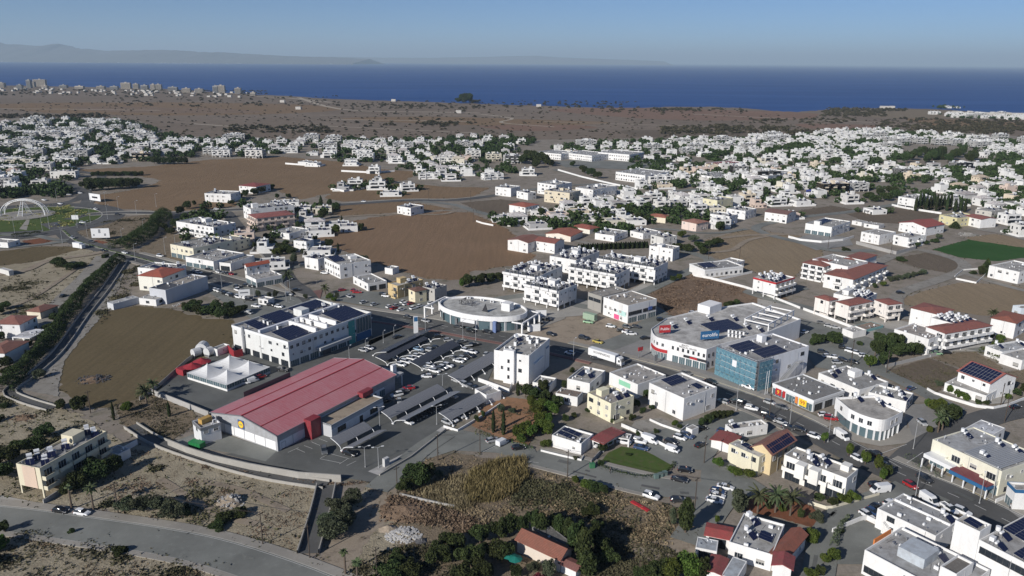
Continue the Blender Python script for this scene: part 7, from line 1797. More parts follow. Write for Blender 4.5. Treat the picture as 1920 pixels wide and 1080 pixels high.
def tree(x, y, h, w, kind, place, group=None, v=None, parts=True, rr=random.Random(8), tint=None):
 one, many, nm, cat=KIND[kind];v=rr.randrange(5) if v is None else v
 if kind in ('bush','red') or not parts:
  e=ob(nm, crown(kind, v), None, (x, y, 0), rr.uniform(0,6.28), sc=(w / 1.7 if kind in ('bush','red','broad','olive','bright') else w, w / 1.7 if kind in ('bush','red','broad','olive','bright') else w, h))
 else:
  e=thing(nm, (x, y), rr.uniform(0,6.28));k=w / 1.7 if kind in ('broad','olive','bright') else w
  ob('crown', crown(kind, v), e, sc=(k, k, h));ob('trunk', trunk_me(v % 3,.6 if kind in ('broad','olive','bright') else .25), e, sc=(max(1.2, h * .75)*1.0, max(1.2, h * .75)*1.0, h))
 auto(e, one, many, place, cat, group or f'{many} {place}')
 return e
def tpx(lst, place, group=None):
 """(px, py of the foot, height m, width m, kind)"""
 for px, py, h, w, k in lst: x, y=G(px, py);tree(x, y, h, w, k, place, group)
def palm(px, py, h, place, n=34, r=3.2, fruit=False, dead=0):
 x, y=G(px, py);rr=random.Random(int(px));e=thing('palm_tree',(x, y), rr.uniform(0,6))
 def fr(s):
  q=random.Random(s);mb=MB()
  for k in range(n):
   a=2 * PI * k / n + q.uniform(-.15,.15);el=q.uniform(-.35,1.25);ln=r * q.uniform(.85,1.1);prev=None;p=Vector((0,0,0));d=Vector((math.cos(a) * math.cos(el), math.sin(a) * math.cos(el), math.sin(el)));side=Vector((-math.sin(a), math.cos(a),0))
   for j in range(6):
    w=.42*(1 - abs(j - 2)/5.5);c0=p;p=p + d * (ln / 6);d=(d + Vector((0,0,-.22))).normalized()
    w1=.42*(1 - abs(j - 1)/5.5)*(0.3 if j==5 else 1)
    for s_ in (-1,1): mb.poly([tuple(c0), tuple(p), tuple(p + side * s_ * w1 - Vector((0,0,.16))), tuple(c0 + side * s_ * w - Vector((0,0,.16)))])
  return mb.mesh('fronds',['leaf_palm'])
 ob('fronds', shared(('frond', int(px) % 4, n, r), lambda: fr(int(px))), e, (0,0, h))
 mb=MB()
 for k in range(6): mb.tube((0,0, h * k / 6),(0,0, h * (k + 1)/6),.30 - .015 * k, .24 - .01 * k, 8)
 om('trunk',mb,['bark'], e)
 if fruit:
  q=MB()
  for k in range(160): a=rr.uniform(0,6.28);q_=rr.uniform(.3,1.0);leafquad(q, (q_ * math.cos(a), q_ * math.sin(a), h - rr.uniform(.3,1.5)),.22, rr)
  ob('fruit_bunches', q.mesh('fruit_bunches',['frond_dead']), e)
 auto(e, 'date palm with orange fruit' if fruit else 'date palm','date palms with orange fruit' if fruit else 'date palms', place, 'palm','palms ' + place)
for px, py, f in ((1420,962,True),(1453,962,True),(1481,968,True)): palm(px, py, 5.2,'in the red earth garden', fruit=f, r=3.6)
palm(275,757,4.6,'at the corner of the tent yard', r=3.8, n=44);palm(289,742,4.5,'behind the larger palm of the tent yard', r=2.6)
palm(541,541,7.5,'at the side street corner', r=4.2, n=40);palm(610,552,3.5,'on the planted corner by the shop car park', r=2.8)
palm(135,955,6.5,'beside the lower road', r=1.2, n=14);palm(176,958,6.5,'beside the lower road', r=2.2, n=18)
palm(648,1078,6.0,'at the lower end of the dirt track', r=1.3, n=16);palm(671,1100,6.4,'at the lower end of the dirt track', r=1.3, n=16)
palm(1860,604,4.5,'beside the red roofed house at the right edge', r=2.8);palm(1590,560,4.0,'in front of the holiday apartments', r=2.6);palm(1766,808,5.5,'by the corner yard', r=2.6);palm(1758,812,5.0,'by the corner yard', r=2.6)
# individually placed trees
tpx([(235,962,3.6,6.5,'olive'),(262,960,4.2,7.5,'olive'),(290,957,4.0,7,'olive'),(325,968,4.2,8.5,'olive'),(350,962,2.6,5,'bush'),(242,948,2.6,4,'broad'),(430,975,3.0,7.5,'bush'),(410,990,2.4,6,'bush'),(455,968,2.4,5,'bush')],'on waste ground above the lower road')
tpx([(150,915,5.0,8,'broad'),(185,905,5.5,8,'broad'),(170,888,5.5,7,'broad'),(215,890,5.5,6,'broad'),(130,925,4.0,6,'broad')],'below the apartment block on stilts')
tpx([(20,870,5,9,'broad'),(60,850,5,9,'broad'),(5,900,4.5,8,'broad'),(90,822,4.5,8,'broad'),(35,845,4,7,'bush'),(-10,880,5,8,'broad')],'behind the apartment block on stilts')
tpx([(0,1030,3.6,6,'bright'),(10,1000,3.2,4,'broad'),(134,1000,1.8,2.2,'bush'),(224,1038,2.4,4.5,'bush'),(-20,1060,3,6,'bush')],'on the near verge of the lower road')
tpx([(75,710,3.2,5.5,'olive'),(115,766,3.4,6.0,'bush'),(150,770,5.0,7.0,'broad'),(8,765,2.2,4,'bush'),(0,790,2.2,4,'bush'),(240,772,3.5,5,'bright')],'at the canal corner of the ploughed field')
tpx([(214,788,6.5,1.1,'cypress'),(318,782,5.5,1.2,'cypress')],'on the scrub slope beside the supermarket')
tpx([(623,1010,5.2,9.5,'olive'),(650,985,5.0,8.0,'olive'),(632,965,4.5,7.0,'olive'),(660,948,4.2,6.0,'olive'),(612,985,3.8,6.0,'olive')],'beside the storm channel')
tpx([(778,915,6.2,9.0,'broad'),(760,925,4.2,6.0,'broad'),(795,905,5.4,7.0,'broad'),(822,898,2.6,3.4,'olive')],'at the left corner of the reed field')
tpx([(730,1085,3.6,9,'broad'),(770,1080,3.8,7,'broad'),(745,1060,3.0,6,'broad'),(700,1100,2.6,5,'bush')],'at the bottom edge near the dirt track')
tpx([(820,1055,4.5,8.5,'broad'),(850,1030,4.5,8,'broad'),(880,1060,5.0,8,'broad'),(900,1020,4.6,7,'broad'),(925,1050,5.0,8,'broad'),(870,1095,5,8,'broad'),(905,1085,5,7,'broad'),(935,1010,5,6,'broad')],'left of the terracotta roofed house')
tpx([(1000,1000,6.5,4.4,'broad'),(1015,1008,6.5,3.6,'poplar'),(1048,1012,6.8,3.2,'poplar'),(982,1004,5.5,4.0,'broad'),(1075,1040,8.0,3.6,'poplar'),(1094,1060,9.5,4.4,'poplar'),(1110,1030,6.0,5,'broad'),(1040,1000,5,5,'broad'),(1088,1020,6,5,'broad'),(945,1050,5,6,'broad'),(1000,1075,3,4,'olive'),(1100,1080,6,5,'poplar'),(1130,1040,5,6,'broad'),(1140,1060,4,6,'broad'),(1120,1010,5,4.5,'broad'),(955,1005,5.5,6,'broad'),(1065,1020,7,3,'poplar')],'around the terracotta roofed house')
tpx([(1030,1085,5,4.4,'olive'),(968,1085,3.4,3,'broad'),(1010,1095,2.6,3.5,'red'),(1022,1098,2.4,3,'red')],'in the terracotta roofed garden')
tpx([(1225,1090,5.0,7,'broad'),(1255,1085,5.5,7,'bright'),(1290,1085,5.5,7,'bright'),(1315,1082,5.0,6,'broad'),(1205,1095,4,5,'broad')],'in front of the bottom lane garages')
tpx([(1285,1000,9.5,4.2,'poplar'),(1262,985,5.0,3.0,'olive'),(1345,980,2.0,2.0,'bright')],'at the end of the dry weed lot')
tpx([(1385,962,6.2,7.0,'olive'),(1530,980,3.2,5.0,'olive'),(1466,960,2.4,2.4,'bright'),(1500,972,3,2.5,'broad'),(1515,1020,4.4,5.6,'bright'),(1440,955,3,3,'broad')],'in the red earth garden')
tpx([(1562,1050,3.4,4.8,'bright'),(1545,1058,2.6,3.2,'bright'),(1520,1085,2.6,4,'bright'),(1575,1000,1.4,2,'bush'),(1535,1078,3,3,'bush')],'along the grey drive')
tpx([(1582,944,2.8,4.6,'bright'),(1600,940,2.8,4.2,'bright'),(1535,940,2.2,3.5,'broad'),(1560,948,2.0,3.4,'broad')],'in the rounded balcony house garden')
tpx([(1348,878,3.2,4.6,'bright'),(1385,890,1.8,4,'bright'),(1403,898,2.8,4.2,'bright'),(1372,886,1.6,3,'bright')],'in the ochre house hedge garden')
tpx([(1590,855,4.5,3,'bright'),(1645,880,4.2,3.0,'bright'),(1622,872,4.6,3.2,'bright'),(1653,903,4.5,3.4,'bright'),(1545,832,3.8,2.4,'bright'),(1664,895,4,3.6,'broad')],'planted along the main road kerb')
tpx([(1755,775,5.0,6.5,'bright'),(1775,790,6.0,8.0,'broad'),(1790,785,5.0,5.5,'broad'),(1740,812,2.6,3.0,'bright'),(1740,765,3.4,4.5,'bright'),(1765,805,4,5,'broad')],'on the corner yard by the side road')
tpx([(1782,738,3.4,3.8,'bright'),(1798,745,2.6,4.4,'bright'),(1812,752,2.6,4,'bright'),(1832,758,1.8,3,'broad'),(1848,760,1.8,3,'broad'),(1760,724,2.0,3.5,'olive'),(1890,750,2.6,3.4,'bright'),(1905,742,2.6,4,'broad'),(1920,735,3,4,'broad')],'in the solar roofed villa garden')
tpx([(1640,670,7.5,8,'broad'),(1660,665,8.0,8,'broad'),(1690,670,6.5,9,'broad'),(1712,668,5.8,9,'broad'),(1675,655,7.5,9,'broad'),(1630,690,5.5,5.5,'bright'),(1645,650,6.5,7,'broad'),(1725,660,5.2,6,'broad'),(1655,685,6,6,'broad'),(1700,650,6,7,'broad')],'in the dense round grove')
tpx([(1535,645,4.4,8,'broad'),(1560,645,4.8,9,'broad'),(1525,648,3.4,5,'broad'),(1612,648,2.2,3,'bush')],'in the mall back yard')
tpx([(1855,640,3.5,5,'bright'),(1868,650,3.5,5,'bright'),(1855,622,3.5,5,'olive'),(1872,640,3.4,5,'bright')],'beside the right-hand apartment end')
tpx([(971,742,5.5,1.5,'cypress'),(925,812,8.0,1.4,'cypress'),(944,816,8.6,1.5,'cypress'),(1033,752,3.4,1.8,'cypress')],'in the little park by the carports')
tpx([(985,745,5,7,'broad'),(1045,765,4.5,5,'broad'),(1020,755,4.5,6,'broad'),(1005,780,4,6,'bright'),(1025,815,4,5,'bright'),(975,822,4,5,'bright'),(1000,750,4.6,6,'broad'),(1018,738,5.0,5.6,'broad'),(998,762,4.0,5,'bright'),(1015,768,4,6,'bright'),(1030,772,4.2,6.4,'bright'),(1040,780,4,5,'bright'),(1012,792,3.8,5,'bright'),(1028,795,3.8,5,'bright'),(985,815,4.6,6.4,'bright'),(1000,820,4.6,6.4,'bright'),(1015,808,4.2,6,'bright'),(895,792,2.4,2.4,'broad'),(906,782,2.2,2.2,'broad'),(940,772,2.4,3.4,'olive'),(960,776,2.2,3.4,'olive'),(1022,838,2.4,4.0,'bright'),(978,830,3,4,'bright')],'in the little park by the carports')
tpx([(1178,855,1.2,2.0,'bush'),(1130,848,3.0,3.6,'broad'),(1142,838,2.8,3.2,'broad'),(1126,872,2.0,2.4,'bush'),(1080,862,1.4,2.2,'bush'),(1112,830,1.6,2,'bush')],'round the green lawn')
tpx([(1098,918,2.8,5.0,'bright'),(1115,922,3.0,5.4,'broad'),(1130,925,2.4,3.6,'broad'),(1080,905,2.0,3,'bright'),(1112,965,3.0,4.5,'broad'),(1100,968,2.6,3.4,'broad')],'among the dry weeds below the cross street')
tpx([(1328,795,3.2,4,'broad'),(1340,790,3.4,4,'broad'),(1352,786,3.0,4,'broad'),(1315,800,3.0,3.6,'broad'),(1365,782,2.6,4,'broad'),(1265,800,2.0,2.8,'bright'),(1273,803,1.8,2.4,'bush'),(1222,768,2.0,2.5,'bush')],'hedge beside the white cube house')
tpx([(360,585,4.2,9,'broad'),(375,590,4.4,9,'broad'),(395,592,4.6,10,'broad'),(415,597,4.6,10,'broad'),(435,594,4.4,9,'broad'),(450,588,4.2,8,'broad'),(365,578,4,8,'broad'),(405,583,4.4,9,'broad'),(430,582,4,8,'broad'),(350,580,3.4,6,'broad')],'in the thicket above the ploughed field')
tpx([(118,500,4.0,8,'broad'),(135,506,3.6,9,'broad'),(150,502,3.0,7,'broad'),(105,498,4.4,9,'broad'),(198,484,3.0,5,'bush'),(12,580,3.5,8,'broad'),(0,590,3.4,7,'broad')],'on the dry lot by the left edge')
tpx([(35,668,4.5,7,'bright'),(52,655,4,6,'broad'),(90,622,3.6,6,'broad'),(10,690,4,6,'broad'),(20,600+105,4,7,'broad'),(0,640,4,6,'broad'),(80,640,3,5,'broad'),(100,600,3,6,'broad')],'beside the canal houses at the left edge')
tpx([(880,538,6.6,10,'broad'),(868,540,5.0,6,'bright'),(900,535,5.6,9,'broad'),(917,530,5.2,9,'broad'),(932,528,5.2,8,'broad'),(818,560,3.0,5,'broad')],'behind the oval sports shop')
tpx([(1270,470,5,9,'broad'),(1290,472,5,10,'broad'),(1312,468,5,10,'broad'),(1330,464,5,10,'broad'),(1345,460,4.8,9,'broad'),(1302,455,5,9,'olive'),(1278,446,5,7,'bright'),(1322,478,4.6,8,'broad'),(1250,445,4,7,'broad')],'in the grove by the dirt track')
tpx([(1275,525,3.6,5,'bright'),(1262,528,3.0,4,'broad'),(1365,575,3.0,6,'bush'),(1378,572,3,5,'bush')],'on the dirt lot edge')
tpx([(1848,515,9,6.5,'conifer'),(1840,516,5,5,'broad'),(1824,514,2.5,5,'bush')],'beside the picket walled plot')
tpx([(602,384,7.5,3.6,'conifer')],'standing alone by the upper road');tpx([(618,386,5,7,'broad'),(540,372,4,7,'broad'),(520,372,4,6,'broad'),(381,395,5,5,'conifer'),(365,385,4,5,'broad'),(435,385,4.2,8,'broad')],'by the upper road near the white villa')
tpx([(462,368,5.5,9,'broad'),(476,366,6,10,'broad'),(490,362,5.5,9,'broad'),(508,356,5,8,'broad'),(452,372,4,6,'broad')],'around the maroon roofed villa')
tpx([(1716 + k * 6.5,396-(k % 3)*2,11.5+(k * 7 % 4),3.0,'cypress') for k in range(11)],'in the row behind the dark field','row of cypresses')
tpx([(1790,398,10,3.6,'cypress'),(1800,396,11.5,3.6,'cypress'),(1808,398,10,3.2,'cypress')],'right of the cypress row')
tpx([(1640,378,6,13,'broad'),(1660,376,7,14,'broad'),(1680,372,7,13,'broad'),(1625,372,5.5,12,'broad'),(1650,366,6,12,'broad'),(1672,362,6,12,'broad')],'in the grove left of the cypress row')
tpx([(1700 + k * 9.5,306-(k % 4)*5,12,15,'broad') for k in range(14)] + [(1735 + k * 5,300,15,5,'cypress') for k in range(8)],'in the large far grove','trees of the far grove')
tpx([(985,308,11,18,'broad'),(998,305,14,18,'broad'),(1010,308,14,18,'broad'),(1022,310,12,15,'broad'),(990,300,12,15,'broad'),(1005,315,9,14,'broad'),(1032,312,8,10,'broad')],'in the dark clump by the far sports hall')
tpx([(1095,325,8,12,'broad'),(1108,330,8,12,'broad'),(1120,335,7,11,'broad'),(1072,312,6,9,'broad')],'beside the school road')
tpx([(1200-8 * k, 402 - k, 5,10,'broad') for k in range(5)],'behind the cemetery wall')
tpx([(290+11 * k, 308,8,12,'broad') for k in range(6)],'left of the upper brown field')
tpx([(178+8 * k, 330-(k % 2),5,8,'bush') for k in range(12)] + [(165+13 * k, 358 - k * .8,9,14,'broad') for k in range(8)] + [(170+12 * k, 350,8,12,'broad') for k in range(7)],'in the thicket by the roundabout','thicket by the roundabout')
tpx([(1085+4.4 * k, 470 - k * .2+(k % 2),4.4,2.4,'cypress') for k in range(30)],'in the tall hedge above the apartment group','tall cypress hedge')
tpx([(1690+0,490,3,8,'bush'),(1718,462,3,8,'bush'),(1735,458,3,8,'bush'),(1752,455,3.2,7,'bush'),(1760,448,3.2,6,'olive'),(1585,470,2.6,7,'bush'),(1790,428,5,8,'conifer')],'beside the yellow shed and the crop field')
tpx([(1670+9 * k, 528-2.0 * k, 2.6,5,'olive') for k in range(8)] + [(1655,538,3,4,'bright'),(1640,540,2.6,4,'broad')],'in the holiday apartment garden')
tpx([(330,425,5.5,9,'broad'),(345,415,6,9,'broad'),(320,440,5,8,'broad'),(338,402,6,8,'broad'),(350,392,6,8,'broad'),(310,432,5,8,'broad')],'beside the dry channel')
tpx([(515,465,4.5,8,'bright'),(528,470,5,9,'broad'),(540,475,5,9,'broad'),(520,478,4.5,8,'bright'),(550,478,4.6,8,'broad'),(535,462,4,7,'broad'),(500,448,4,7,'broad')],'in the grove beside the side street')
tpx([(485,558,4,3,'olive'),(505,562,4,3,'olive'),(518,560,4.5,3.5,'olive'),(573,562,3,3,'olive'),(617,560,2.4,5,'bright'),(626,566,2.4,4,'bright'),(632,560,3.4,3,'olive')],'planted on the corner islands')
# hedges
def hedge(label, px, w, h, leaf='leaf_broad', dens=26, jag=.2, name='hedge', kind=None, seed=3, loose=0.0):
 pts=resample(smooth_line([G(*q) for q in px],3),.5);rr=random.Random(seed);mb=MB();ox, oy=pts[0]
 for a, b_ in zip(pts[:-1], pts[1:]):
  hh=h * (1 + jag * math.sin(a[0] * .9) * math.cos(a[1] * .7));ww=w * (1 + jag * math.sin(a[0] * .5+1))
  dx, dy=b_[0] - a[0], b_[1] - a[1];L=math.hypot(dx, dy) or 1
  for k in range(int(dens * .5 * max(1, h * .7))):
   t=rr.random();s=rr.uniform(-1,1);z=rr.random() ** .7
   if abs(s) < .6 and z < .7: z=rr.uniform(.75,1)
   z=z * (1 - loose * abs(s))
   leafquad(mb, (a[0] + dx * t - dy / L * s * ww / 2 - ox + rr.uniform(-.1,.1), a[1] + dy * t + dx / L * s * ww / 2 - oy, .05 + z * hh),.24 if h > 1.6 else .17, rr, .4)
 o=ob(name, mb.mesh(name, [leaf]), None, (ox, oy, 0), label=label, cat='hedge')
 return o
hedge('clipped hedge curving round the green lawn',[(1112,872),(1130,880),(1160,889),(1205,898),(1240,892),(1262,876),(1262,868)],1.3,1.1)
hedge('low clipped hedge at the left corner of the little park',[(892,812),(910,818),(925,824)],2.6,1.0,'leaf_bright')
hedge('second low hedge at the front of the little park',[(960,828),(985,838),(1000,845)],2.0,1.0,'leaf_bright')
hedge('tall unkempt hedge running down the canal side',[(225,488),(205,505),(180,530),(150,560),(125,595),(95,640),(60,680),(25,715),(0,740)],6.5,4.6,'leaf_broad',80,.25, loose=.4)
hedge('wild dark hedge from the road bend up to the upper road',[(218,470),(240,462),(262,450),(280,435),(298,418),(308,405)],11,6.0,'leaf_broad',80,.3, seed=5, loose=.4)
hedge('dark hedge beside the farm lane at the left edge',[(22,446),(50,444),(78,440)],4,2.6,'leaf_broad',40,.2)
hedge('rounded hedge at the right edge above the villa',[(1838,660),(1860,668),(1878,680)],4.0,2.4,'leaf_bright',40,.1)
hedge('hedge on the lane side of the grey driveway',[(1590,978),(1572,1000),(1562,1030)],1.4,1.8,'leaf_olive',30,.3)
hedge('shrubs planted before the cream corner shops',[(1702,858),(1720,872),(1745,890),(1768,902)],3.0,1.2,'leaf_olive',24,.5)
hedge('garden hedge behind the ochre house forecourt',[(1362,880),(1390,892),(1412,902)],2.0,1.2,'leaf_bright',30,.2)
tpx([(1160,775,3,3.5,'broad'),(1192,765,3.4,3.6,'broad'),(1206,775,2.6,3,'bush'),(1060,790,2.4,3,'broad'),(1075,782,2.0,3,'bush'),(1185,790,2.4,3,'broad'),(1212,745,2.5,3,'broad'),(1100,772,1.6,3,'bush'),(1125,778,1.8,3,'bush'),(1148,792,1.6,2.4,'bush'),(1230,812,1.8,2.4,'bush'),(1195,815,1.5,2.2,'bush'),(1072,700,2.4,3,'broad'),(1058,728,3,3,'broad')],'among the near white houses')
# ground cover: loose scrub, dry weeds, reeds - each a mass nobody could count
def cover(name, label, poly, mat, n, size, h, seed, cat='scrub', tuft=5, kindq='leaf', excl=True, clump=0):
 xs=[p[0] for p in poly];ys=[p[1] for p in poly];rr=random.Random(seed);gp=[G(*q) for q in poly];mb=MB();k=0;tries=0
 gx0, gx1=min(p[0] for p in gp), max(p[0] for p in gp);gy0, gy1=min(p[1] for p in gp), max(p[1] for p in gp)
 cl=[(rr.uniform(gx0, gx1), rr.uniform(gy0, gy1), rr.uniform(1.5,6)) for _ in range(clump)]
 while k < n and tries < n * 12:
  tries += 1
  if cl and rr.random() < .8: c=rr.choice(cl);x, y=c[0] + rr.gauss(0, c[2] * .5), c[1] + rr.gauss(0, c[2] * .5)
  else: x, y=rr.uniform(gx0, gx1), rr.uniform(gy0, gy1)
  if not inpoly((x, y), gp): continue
  if excl and hits(x, y, .3): continue
  k += 1;s=rr.uniform(.5,1.3)
  for t in range(tuft):
   if kindq=='leaf': leafquad(mb, (x + rr.gauss(0, size * .6), y + rr.gauss(0, size * .6), rr.uniform(.03, h * s)), size * .45, rr, .5)
   else:
    a=rr.uniform(0,6.28);w=size * .12;bx, by=x + rr.gauss(0, size * .5), y + rr.gauss(0, size * .5);hh=h * s * rr.uniform(.7,1.2);lx, ly=rr.gauss(0,.25) * hh, rr.gauss(0,.25) * hh
    mb.poly([(bx - math.cos(a) * w, by - math.sin(a) * w, 0),(bx + math.cos(a) * w, by + math.sin(a) * w, 0),(bx + lx + math.cos(a) * w * .4, by + ly + math.sin(a) * w * .4, hh),(bx + lx - math.cos(a) * w * .4, by + ly - math.sin(a) * w * .4, hh)])
 return ob(name, mb.mesh(name, [mat]), kind='stuff', label=label, cat=cat)
cover('scrub','dark scrub scattered over the waste ground by the lower road',[(0,940),(60,800),(200,850),(330,860),(560,930),(556,1030),(300,975),(190,950)],'leaf_scrub',900,.8,.5,1, clump=22)
cover('dry_weeds','dry brown weeds over the waste ground by the lower road',[(60,830),(330,852),(590,920),(560,1035),(300,978),(60,935)],'leaf_dry',1300,.6,.25,2, clump=50)
cover('scrub','brown and green scrub at the bottom left corner',[(-60,1000),(60,995),(420,1065),(400,1150),(-100,1150)],'leaf_scrub',1100,.8,.5,3, clump=26)
cover('dry_weeds','dry weeds at the bottom left corner',[(-60,1000),(60,995),(420,1065),(400,1150),(-100,1150)],'leaf_dry',900,.6,.25,4, clump=30)
cover('scrub','scrubby canal bank left of the apartment block',[(-60,740),(30,745),(150,790),(180,800),(100,830),(-60,860)],'leaf_scrub',700,.8,.5,5, clump=18)
cover('scrub','scrub on the slope beside the supermarket plant room',[(215,760),(290,745),(372,790),(320,835),(225,800)],'leaf_scrub',800,.6,.35,6, clump=16)
cover('scrub','dark low thicket north of the terracotta roofed house',[(985,900),(1080,915),(1100,950),(1010,960),(960,940)],'leaf_scrub',900,.9,.6,24, clump=10)
cover('dry_weeds','tall dry weeds in the lot below the cross street',[(740,920),(800,860),(930,865),(1180,930),(1300,970),(1260,1020),(1180,1040),(1000,960),(900,990),(780,960)],'leaf_dry',2200,.8,.4,7, clump=90)
cover('scrub','olive scrub in the lot below the cross street',[(950,880),(1100,905),(1290,960),(1240,1010),(1150,1060),(1100,980),(960,960)],'leaf_scrub',1300,.8,.5,8, clump=40)
cover('reeds','yellow-green reed bed on the vacant lot',[(930,868),(985,862),(990,895),(965,925),(930,940),(880,945),(870,915),(890,885)],'leaf_reed',2600,.9,1.7,9,'reeds',4,'blade', clump=40)
cover('reeds','pale dry reeds round the yellow reed bed',[(800,905),(870,890),(900,940),(870,960),(790,938),(760,920)],'leaf_dry',1800,.8,1.0,10,'reeds',4,'blade', clump=40)
cover('scrub','brushwood bank along the dirt track',[(725,930),(760,935),(860,965),(930,990),(860,1000),(750,975),(730,950)],'leaf_dry',1600,.7,.7,11, clump=24)
cover('scrub','scrub between the palms and the dirt track at the bottom edge',[(640,1080),(680,1050),(740,1030),(860,1010),(900,1080),(860,1120),(640,1120)],'leaf_scrub',1100,.7,.4,12, clump=22)
cover('scrub','weedy ground round the bottom edge grove',[(1120,1000),(1200,1010),(1300,1050),(1200,1090),(1080,1090),(1100,1040)],'leaf_scrub',1200,.7,.45,13, clump=20)
cover('scrub','low scrub along the canal bank',[(180,590),(235,505),(262,500),(270,520),(225,570),(190,610)],'leaf_scrub',800,.9,.8,14, clump=14)
cover('scrub','dark weeds on the dry lot at the left edge',[(0,520),(90,500),(185,480),(100,570),(40,620),(0,630)],'leaf_scrub',1100,.9,.35,15, clump=26)
cover('scrub','scrub strip along the long retaining wall',[(300,838),(360,862),(470,890),(600,905),(690,905),(640,912),(560,905),(420,878)],'leaf_dry',700,.5,.4,16, clump=12)
cover('scrub','weeds on the verge inside the road bend',[(150,425),(260,404),(320,402),(250,460),(190,450)],'leaf_scrub',500,1.0,.4,17, clump=12)
cover('garden_beds','yellow and green planting on the roundabout island',[(-40,380),(130,385),(175,405),(120,425),(-40,432)],'leaf_reed',700,1.2,.6,18,'planting', clump=26)
cover('garden_plants','low plants in the little park',[(890,800),(960,760),(1030,775),(990,830)],'leaf_scrub',260,.5,.6,19,'planting', clump=14)
cover('scrub','brush on the dirt lot behind the shopping centre',[(1225,552),(1300,518),(1400,545),(1330,575),(1260,598)],'leaf_dry',1300,.8,.4,20, clump=30)
cover('scrub','dead vegetation fringe of the dry lot',[(1662,700),(1742,676),(1800,694),(1745,736)],'leaf_scrub',500,.5,.2,21, clump=20)
def margins():
 rr=random.Random(31);mb=MB()
 for nm, px, mt, jg in F:
  if nm in ('lawn','red_garden','park_ground','gravel_square','canal_path'): continue
  g_=[G(*q) for q in px]
  for a, b_ in zip(g_, g_[1:] + g_[:1]):
   L=math.hypot(b_[0] - a[0], b_[1] - a[1]);d=math.hypot(*a)
   if L < .5: continue
   for k in range(int(L / (.9 + d / 300))):
    u=rr.random();w=rr.gauss(0,1.2) + math.sin(u * L * .15) * .8;x, y=a[0] + (b_[0] - a[0]) * u - (b_[1] - a[1]) / L * w, a[1] + (b_[1] - a[1]) * u + (b_[0] - a[0]) / L * w
    if rr.random() < .35 or hits(x, y, .3): continue
    for t in range(3): leafquad(mb, (x + rr.gauss(0,.4), y + rr.gauss(0,.4), rr.uniform(.03,.35)), rr.uniform(.2,.5), rr, .5)
 return om('weeds',mb,['leaf_scrub'], kind='stuff', label='rough weeds growing along the edges of the fields and lots', cat='weeds')
margins()
# far scrub over the plain: bushes seen as specks, in drifts
def far_scrub():
 rr=random.Random(21);base=MB()
 for i in range(34):
  d=Vector((rr.gauss(0,1), rr.gauss(0,1), abs(rr.gauss(0,1)))).normalized();leafquad(base, (d.x * rr.uniform(.5,1), d.y * rr.uniform(.5,1),.15 + d.z * .75),.42, rr, .6)
 mb=MB()
 def put(x, y, s): mb.add(base, (x, y, 0), rr.uniform(0,6),(s, s, s * rr.uniform(.5,.9)))
 drifts=[]
 for (x0, y0, x1, y1, n) in [(640,196,830,200,60),(880,190,900,190,30),(1220,205,1300,206,60),(1240,238,1480,252,260),(1540,208,1660,218,220),(900,258,1000,262,70),(420,236,620,250,120),(0,215,200,222,150),(1760,226,1920,246,260),(1400,222,1600,232,60),(780,230,860,234,50),(640,200,900,240,60),(200,180,640,200,140),(1100,203,1400,212,80),(1640,222,1760,240,90),(0,166,500,180,320),(1480,246,1640,256,160),(1340,236,1360,239,40),(700,190,1200,204,160),(1550,204,1700,208,140),(1700,236,1900,250,200)]:
  for k in range(n): px, py=rr.uniform(x0, x1), rr.uniform(y0, y1) + rr.gauss(0,.8);x, y=G(px, max(px * .006+168 if py < 170 else py, py));put(x, y, rr.uniform(2.0,5.5))
 for k in range(1500):
  px=rr.uniform(-40,1960);py=rr.uniform(190,262)
  cy=160+(px / 1920)*55+6
  if py < cy + 6: continue
  x, y=G(px, py);put(x, y, rr.uniform(1.2,3.0))
 return om('scrub',mb,['leaf_scrub'], kind='stuff', label='dark scrub and bushes dotted over the dry plain towards the sea', cat='scrub')
far_scrub()
tpx([(868,191,22,34,'broad'),(874,192,26,34,'broad'),(880,192,24,34,'broad'),(860,192,12,24,'broad')],'in the lone clump on the shore','shore clump')
